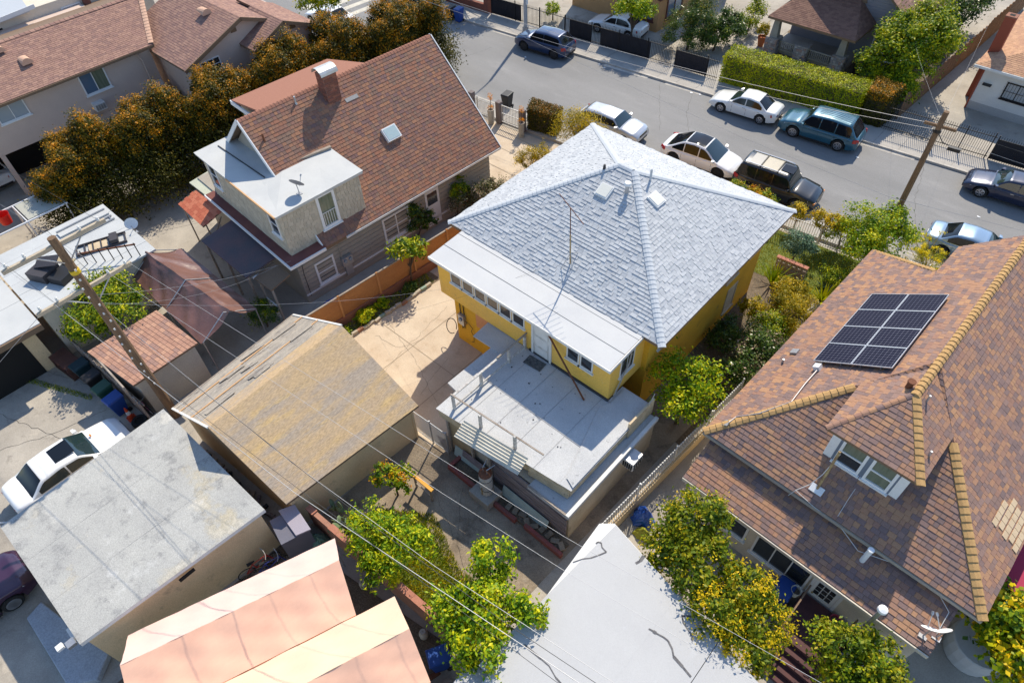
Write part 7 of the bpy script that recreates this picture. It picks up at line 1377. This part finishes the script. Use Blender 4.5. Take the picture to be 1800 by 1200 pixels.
# wheelie bins
def wbin(label, loc, rz, col, lid=None, name="wheelie_bin"):
    key = "bin_%d" % int(1000*col[0]+10000*col[1]+100000*col[2]); m = MATS.get(key) or M(key, col, .5, fine=.06); t = T(name, label, "bin", loc, rz or .001); L = MATS.get(key+"l") or M(key+"l", lid or col, .45, fine=.05)
    B().add([(-.22,-.24,.06),(.22,-.24,.06),(.22,.22,.06),(-.22,.22,.06),(-.29,-.33,.98),(.29,-.33,.98),(.29,.36,.98),(-.29,.36,.98)], [(0,3,2,1),(0,1,5,4),(1,2,6,5),(2,3,7,6),(3,0,4,7),(4,5,6,7)]).build("body", m, t, bevel=.02)
    B().add([(-.31,-.37,.98),(.31,-.37,.98),(.31,.38,.98),(-.31,.38,.98),(-.27,-.32,1.06),(.27,-.32,1.06),(.27,.38,1.08),(-.27,.38,1.08)], [(0,1,5,4),(1,2,6,5),(2,3,7,6),(3,0,4,7),(4,5,6,7),(3,2,1,0)]).build("lid", L, t, bevel=.015)
    B().tube([(-.22,.42,1.0),(.22,.42,1.0)], .018).build("handle", m_black, t)
    for s in (-1, 1): B().lathe((s*.25,.26,.11), [(.06,-.025),(.11,-.03),(.11,.03),(.06,.025)], 14, 0).build("wheel", m_black, t)
BL = (.012,.06,.27); BK = (.016,.016,.018); GN = (.02,.075,.045); DT = (.01,.035,.045)
wbin("blue recycling bin at the kerb by the brick wall", (-41.2,38.25,.0), .1, BL); wbin("black refuse bin beside the blue kerb bin", (-42.0,38.1,.0), .1, BK); wbin("black refuse bin standing in the road outside the white gate", (-29.05,30.75,0), .15, BK, (.42,.42,.42))
wbin("dark teal bin at the far end of the alley row", (-27.95,.72,0), .1, DT); wbin("black bin in the alley row beside the green one", (-26.9,.78,0), .1, BK); wbin("green bin in the alley row by the wooden fence", (-25.9,.8,0), .1, GN); wbin("blue bin in the alley row nearest the traffic cone", (-24.95,.84,0), .1, BL)
wbin("blue bin beside the peach canopy under the citrus tree", (-6.75,2.95,0), -.5, BL); wbin("blue bin against the lean-to wall beside the back steps", (.55,12.3,0), .0, BL); wbin("black bin beside the porch house window", (-13.0,49.8,0), .1, BK); wbin("green bin beside the square hedge", (-11.9,49.6,0), .1, GN)
# cone, tyre, cylinders, boxes
cn = T("traffic_cone", "orange traffic cone with a white band by the alley bins", "cone", (-24.3,.95,0)); m_or = M("cone_orange", (.62,.07,.02), .5, fine=.05)
B().box(-24.48,-24.12,.77,1.13,0,.04).build("base", m_or, cn); B().lathe((-24.3,.95,.04), [(.13,0),(.095,.28)], 14).build("lower_cone", m_or, cn); B().lathe((-24.3,.95,.32), [(.095,0),(.07,.2)], 14).build("white_band", m_trim, cn); B().lathe((-24.3,.95,.52), [(.07,0),(.025,.24)], 14).build("upper_cone", m_or, cn)
ty = T("loose_tyre", "old black tyre leaning beside the traffic cone", "tyre", (-23.75,1.1,0)); B().lathe((-23.75,1.1,.0), [(.2,.02),(.31,0),(.35,.06),(.35,.16),(.31,.22),(.2,.2),(.19,.11)], 22).build("tyre", m_tyre, ty); B().lathe((-23.75,1.1,.09), [(.19,0),(.19,.06)], 18).build("inner_hollow", m_dark, ty)
def cyl(label, x, y):
    t = T("gas_cylinder", label, "gas cylinder", (x,y,0)); m = MATS.get("cyl_white") or M("cyl_white", (.52,.47,.40), .5, (.38,.32,.26), 5, .7, .1)
    B().lathe((x,y,.02), [(.12,0),(.15,.05),(.155,.30),(.12,.38),(.05,.41)], 16).build("tank", m, t, smooth=True); B().lathe((x,y,.40), [(.09,0),(.1,0),(.1,.1),(.085,.1)], 14).build("collar", m, t); B().lathe((x,y,.42), [(.03,0),(.02,.08)], 8).build("valve", MATS["brass"], t)
cyl("white gas cylinder between the peach canopy and the pink wall", -7.85,3.2); cyl("white gas cylinder behind the pink canopy corner", -10.75,2.95)
B().bar((-12.5,6.95,.92),(-11.25,6.96,.92),.14,.06).build("orange_plank", M("orange_plank", (.68,.34,.05), .7, fine=.1), None, "orange plank raised on posts beside the flowering shrub", "plank")
b = B(); b.box(-12.35,-12.28,6.92,6.99,0,.89); b.box(-11.42,-11.35,6.92,6.99,0,.89); b.bar((-12.31,6.955,.3),(-11.38,6.955,.3),.04); b.build("plank_trestle", m_wood_old, None, "wooden trestle holding up the orange plank", "trestle")
def tarp(name, label, c, rx, ry, h, mat, seed, cat="tarpaulin"):
    r = np.random.RandomState(seed); vs = []; n, m = 9, 18
    for i in range(n+1):
        q = i/n
        for k in range(m):
            a = 2*math.pi*k/m; rr = (1-q)**.55 if q < 1 else 0; w = 1+.16*math.sin(3*a+seed)+.1*math.sin(7*a+q*5)+r.uniform(-.06,.06); vs.append((c[0]+rx*rr*w*math.cos(a),c[1]+ry*rr*w*math.sin(a),c[2]+h*q*(1+.12*math.sin(4*a))))
    B().add(vs, [(i*m+k,i*m+(k+1)%m,(i+1)*m+(k+1)%m,(i+1)*m+k) for i in range(n) for k in range(m)]).build(name, mat, None, label, cat)
m_btarp = M("blue_tarpaulin", (.012,.07,.36), .4, (.02,.12,.5), 3, .8, .05, bump=.8, bsc=9, spec=.6); m_ytarp = M("olive_tarpaulin", (.30,.30,.03), .6, fine=.1, bump=.6, bsc=9)
tarp("blue_tarp_bundle", "bunched blue tarpaulin beside the white side fence", (-4.75,11.75,0), .45, .4, .75, m_btarp, 1); tarp("yellow_tarp_bundle", "olive yellow sack next to the blue tarpaulin bundle", (-4.35,11.2,0), .4, .25, .4, m_ytarp, 2, "sack"); tarp("blue_tarp_heap", "blue tarpaulin heap between the grey house and the orange fence", (-22.75,10.9,0), .5, .85, .7, m_btarp, 3)
tarp("green_tarp", "pale green tarpaulin behind the pink canopy", (-13.3,2.85,0), .5, .4, .7, M("green_tarpaulin", (.12,.22,.17), .6, fine=.1, bump=.6, bsc=8), 4)
# bicycles in front of the cabinet
def bicycle(label, P, rz, col, seed):
    t = T("bicycle", label, "bicycle", P, rz); m = M("bike_%d" % seed, col, .35, fine=0, spec=.6)
    for x in (-.5,.5):
        b = B(); R = .31; pts = [(x+R*math.cos(a),0,R+R*math.sin(a)) for a in np.linspace(0,2*math.pi,25)]; b.tube(pts, .02, 6, False); wo = b.build("wheel", m_tyre, t); sp = B()
        for k in range(8): a = k*math.pi/8; sp.bar((x+R*math.cos(a),0,R+R*math.sin(a)),(x-R*math.cos(a),0,R-R*math.sin(a)),.006)
        sp.build("spokes", m_rim, wo)
    f = B()
    for a, c in (((-.5,0,.31),(-.1,0,.3)),((-.1,0,.3),(-.2,0,.75)),((-.5,0,.31),(-.18,0,.66)),((-.18,0,.68),(.36,0,.76)),((-.1,0,.3),(.38,0,.68)),((.5,0,.31),(.35,0,.86))): f.tube([a,c], .022, 6)
    f.build("frame", m, t); B().add([(-.34,-.07,.78),(-.34,.07,.78),(-.06,.02,.80),(-.06,-.02,.80),(-.34,-.07,.83),(-.34,.07,.83),(-.06,.02,.84),(-.06,-.02,.84)], [(4,5,6,7),(0,1,5,4),(1,2,6,5),(2,3,7,6),(3,0,4,7)]).build("saddle", m_black, t); B().tube([(.3,-.28,.95),(.36,-.1,.92),(.36,.1,.92),(.3,.28,.95)], .016).build("handlebar", m_metal, t)
bicycle("red bicycle leaning by the grey garage wall", (-14.1,.85,0), RAD(78), (.42,.02,.02), 1); bicycle("blue bicycle behind the red one", (-13.75,1.15,0), RAD(70), (.02,.03,.2), 2); bicycle("magenta bicycle against the alley fence", (-24.3,1.55,0), RAD(10), (.26,.02,.12), 3)
dk = T("wooden_shelf", "brown wooden shelf unit tipped beside the alley wall", "shelf", (-29.1,.55,0), RAD(8)); m_dwood = M("dark_shelf_wood", (.14,.06,.045), .7, (.09,.04,.03), 3, .8, .12)
for x in (-.75,-.05,.7): B().box(x,x+.04,-.45,.3,0,.75).build("side_panel", m_dwood, dk)
for z in (.02,.35,.72): B().box(-.75,.74,-.45,.3,z,z+.035).build("shelf_board", m_dwood, dk)
B().box(-.75,.74,-.5,-.46,.0,.06).build("front_lip", m_arm, dk)
tarp("turquoise_cloth", "turquoise cloth hanging off the end of the wooden shelf", (-30.05,.3,0), .22, .3, .55, M("turquoise_cloth", (.02,.28,.36), .8, fine=.1), 6, "cloth")
# clutter on the flat outbuilding roof
gt = T("metal_gate_frame", "rusty steel gate frame lying on the flat outbuilding roof", "gate frame", (-32.2,4.9,2.97), RAD(70)); m_dst = M("dark_steel", (.05,.045,.05), .6, fine=.15)
for y in (-.38,.38): B().box(-1.15,1.15,y-.03,y+.03,.02,.12).build("side_bar", m_dst, gt)
for k in range(7): x = -1.12+k*.37; B().box(x-.025,x+.025,-.36,.36,.04,.10).build("cross_bar", m_dst, gt)
B().box(-.6,.25,-.3,.3,.02,.05).build("plywood_infill", m_board, gt); B().box(.45,.8,-.35,.3,.1,.32).build("loose_plate", m_dst, gt)
bf = T("black_furniture", "black cabinet pieces piled on the flat roof behind the citrus tree", "furniture", (-31.8,2.4,2.97), RAD(25)); B().box(-.9,.1,-.6,.4,0,.45).build("carcass", m_dst, bf); B().box(.2,1.0,-.5,.5,0,.35).build("drawer_unit", m_black, bf); B().fbox(frame((-.7,-.2,.46),(1,.2,.2),(0,-.3,1)),0,1.2,0,.6,0,.04).build("loose_panel", m_dst, bf); B().fbox(frame((-.2,.5,.3),(1,0,.1),(0,-.2,1)),0,1.0,0,.35,0,.05).build("cushion", M("tan_cushion", (.50,.40,.24), .9, fine=.1), bf)
ch_ = T("metal_channel", "long pale metal channel lying on the flat roof", "metal channel", (-34.3,5.2,2.97)); B().box(-34.75,-34.3,3.8,6.3,0+2.97,3.05).build("channel", m_silver, ch_); B().box(-34.78,-34.72,3.8,6.3,2.97,3.12).build("lip", m_metal, ch_)
ld = T("ladder", "aluminium ladder lying beside the pale metal channel", "ladder", (-33.8,5,2.97))
for x in (-34.05,-33.7): B().box(x-.03,x+.03,3.6,6.3,2.98,3.05).build("rail", m_metal, ld)
for k in range(9): B().box(-34.05,-33.7,3.75+k*.3,3.79+k*.3,3.0,3.04).build("rung", m_metal, ld)
rg = T("roof_railing", "rusty railing with iron spikes at the edge of the flat roof", "railing", (-30.6,4.6,2.95)); B().bar((-31.5,3.7,3.6),(-30.0,5.8,3.65),.06).build("top_bar", m_rust, rg)
for k in range(7): t_ = k/6; B().bar((-31.4+1.4*t_,3.8+1.95*t_,2.9),(-31.4+1.4*t_,3.8+1.95*t_,3.75),.04).build("spike", m_iron, rg)
pg = T("rooftop_pergola", "white pipe frame with shelves of basins at the left edge", "pergola", (-38,3.4,0))
for x in (-39.6,-37.6):
    for y in (1.2,3.3,5.3): B().tube([(x,y,0),(x,y,2.6)], .04).build("post", m_trim, pg)
    B().tube([(x,.6,2.6),(x,5.4,2.6)], .05, 8).build("rail", m_trim, pg)
for y in (1.2,3.3,5.3): B().tube([(-39.6,y,2.6),(-37.6,y,2.6)], .03).build("cross_pipe", m_trim, pg)
B().box(-39.5,-37.7,3.4,5.2,2.62,2.64).build("panel", M("milky_panel", (.42,.42,.36), .5, fine=.05), pg); B().box(-37.4,-36.2,.9,4.9,1.1,1.18).build("shelf", m_board, pg); B().box(-36.1,-35.6,1.2,5.2,1.9,2.0).build("beam", m_white, pg)
for k, (x, y) in enumerate(((-37.0,2.0),(-36.9,2.9))): b_ = B().box(x-.35,x+.35,y-.38,y+.38,1.2,1.5).build("basin", M("basin_grey_%d" % k, (.30,.32,.38), .4, fine=.05), pg); B().lathe((x,y,1.5), [(.26,0),(.3,.02),(.2,-.08)], 16).build("basin_bowl", m_trim, b_)
tb = T("red_bucket", "bright red bucket on the pipe frame at the left edge", "bucket", (-38.8,2.6,2.5)); B().lathe((-38.8,2.6,2.35), [(.26,0),(.33,.55),(.35,.56),(.31,.54),(.25,.06)], 18).build("bucket", M("red_plastic", (.62,.02,.012), .4, fine=0), tb)
pd = (-32.4,6.6,2.6); dish("satellite_dish", "white satellite dish at the corner of the flat outbuilding", pd, (.6,-.2,.4), .28, m_trim)
# breeze-block wall in the garden
bw = T("breeze_block_wall", "pierced concrete block garden wall with brick coping on the lawn edge", "wall", (-6.9,27.7,0)); m_blk = M("block_concrete", (.34,.29,.25), .9, (.27,.23,.2), 3, .7, .15)
for j in range(3):
    for i in range(6):
        x = -7.65+i*.26; z = .05+j*.29; b = B(); F = frame((x,27.62+.02*i,z),(1,.06,0),(0,-1,0)); b.fbox(F,0,.25,0,.05,-.05,.05); b.fbox(F,0,.25,.22,.27,-.05,.05); b.fbox(F,0,.05,.05,.22,-.05,.05); b.fbox(F,.2,.25,.05,.22,-.05,.05); b.fbox(F,.09,.16,.10,.17,-.04,.04); b.build("block", m_blk, bw)
for i in range(7): B().box(-7.68+i*.23,-7.46+i*.23,27.5+.016*i,27.72+.016*i,.93,.98).build("coping_brick", m_cop, bw)
# things at the lower right
wt_ = T("white_table_cover", "white plastic sheet over a round table at the lower right", "table cover", (6.0,14.9,0)); B().lathe((6.1,14.9,0), [(.78,0),(.85,.5),(.84,.9),(.8,.94),(.02,.95)], 20).build("cover", m_wht, wt_)
rc = T("pink_play_canopy", "crimson and yellow fabric canopy at the right edge", "canopy", (6.8,17.5,0)); B().slab([(5.6,16.6,1.5),(9,16.2,1.5),(9,20,1.7),(5.7,20,1.7)], .04).build("crimson_sheet", M("crimson_fabric", (.36,.02,.07), .7, fine=.06), rc); B().slab([(5.5,16.0,1.3),(9,15.6,1.3),(9,16.15,1.42),(5.55,16.55,1.42)], .04).build("yellow_sheet", M("yellow_fabric", (.66,.46,.02), .7, fine=.06), rc)
for x, y in ((5.7,16.2),(8.9,16.2),(5.8,19.9),(8.9,19.9)): B().tube([(x,y,0),(x,y,1.4)], .03).build("pole", m_metal, rc)
def bucket(label, P, col, s=1.0):
    t = T("bucket", label, "bucket", P); m = M("bucket_%d" % int(P[0]*100), col, .5, fine=.05); B().lathe(P, [(.13*s,0),(.17*s,.33*s),(.18*s,.34*s),(.155*s,.32*s),(.12*s,.04*s)], 16).build("bucket", m, t); B().lathe((P[0],P[1],P[2]+.2*s), [(.14*s,0),(.14*s,.01)], 14).build("contents", m_dirt, t)
bp = lambda u, v, z=0: tuple(RM @ Vector((u,v,z)))
bucket("white bucket at the top of the back steps", bp(5.35,-1.75,.78), (.62,.60,.52)); bucket("pink pot beside the back door", bp(6.75,-1.75,.78), (.42,.05,.09)); bucket("blue tub under the metal flue", bp(7.3,-2.05,0), (.02,.05,.22),1.5); bucket("white pail on the back steps", bp(6.85,-2.6,.78), (.60,.60,.58),.8)
pt_ = T("clay_pot", "clay pot under the orange plant beside the porch pier", "pot", (-20.25,49.5,0)); B().lathe((-20.25,49.5,0), [(.2,0),(.3,.6),(.33,.62),(.33,.72),(.28,.72),(.26,.6)], 16).build("pot", M("terracotta", (.42,.13,.05), .85, fine=.1), pt_)
for x, y, lab in ((-28.55,28.6,"concrete cylinder planter left of the white gate"),(-25.95,28.7,"concrete cylinder planter right of the white gate")):
    t = T("cylinder_planter", lab, "planter", (x,y,0)); B().lathe((x,y,0), [(.18,0),(.2,.9),(.22,.92),(.22,1.0),(.17,1.0),(.16,.9)], 14).build("planter", m_conc, t); B().tube([(x,y,.9),(x+.05,y,1.9)], .02).build("stem", m_bark, t); OFF["tmp"] = 0
    o = put("foliage", leaves_mesh("foliage", [(.03,0,1.8,.16,.16,.3),(.02,0,1.15,.2,.2,.16)], 260, .1, LF['orange'], 5, asp=.25), t)
vl = T("timber_pile", "old boards and beams stacked under the citrus tree at the bottom edge", "timber pile", (-6.4,2.0,0)); r_ = random.Random(5)
for k in range(12): a = r_.uniform(.9,1.3); P = (-7.0+k*.16,1.6+r_.uniform(-.3,.5),.04+.05*(k % 3)); B().fbox(frame(P,(math.cos(a),math.sin(a),0),(0,0,1)),-.9,.9,-.06,.06,0,.05).build("board", r_.choice((m_wood_old,m_plank,m_rust)), vl)
jr = T("yard_debris", "broken concrete and wood scraps in the gap between the garages", "debris", (-17,2.15,0))
for k in range(16): x = -20.3+k*.38; P = (x,2.1+.03*(k % 3)+(x+20)*.045,.05); a = r_.uniform(0,3); B().fbox(frame(P,(math.cos(a),math.sin(a),.1),(.1,0,1)),-r_.uniform(.1,.3),r_.uniform(.1,.3),-.06,.06,0,.12).build("scrap", r_.choice((m_wood_old,m_conc,m_plank,m_black)), jr)
# litter on the street
LT = ['between the white hatchback and the black suv','by the far kerb left of the white saloon','touching the first scrap near the white saloon','beside the navy crossover','behind the navy crossover at the kerb','just right of the scrap behind the navy crossover','behind the teal suv','ahead of the dark blue saloon']
lt = [(-12.9,35.4,.17),(-20.5,40.3,.12),(-19.9,40.45,.1),(-32.9,37.0,.09),(-27.9,39.6,.1),(-27.3,39.4,.09),(-8.6,40.0,.1),(-1.2,38.7,.1)]
for i, (x, y, s) in enumerate(lt):
    b = B(); n = 8; b.add([(x+s*(1+.3*math.sin(3*k))*math.cos(2*math.pi*k/n),y+s*.7*(1+.3*math.cos(2*k))*math.sin(2*math.pi*k/n),.012+.01*(k % 2)) for k in range(n)]+[(x,y,.045)], [(k,(k+1)%n,n) for k in range(n)])
    b.build("paper_litter", m_trim, None, "pale litter scrap on the road "+LT[i], "litter", "street litter")
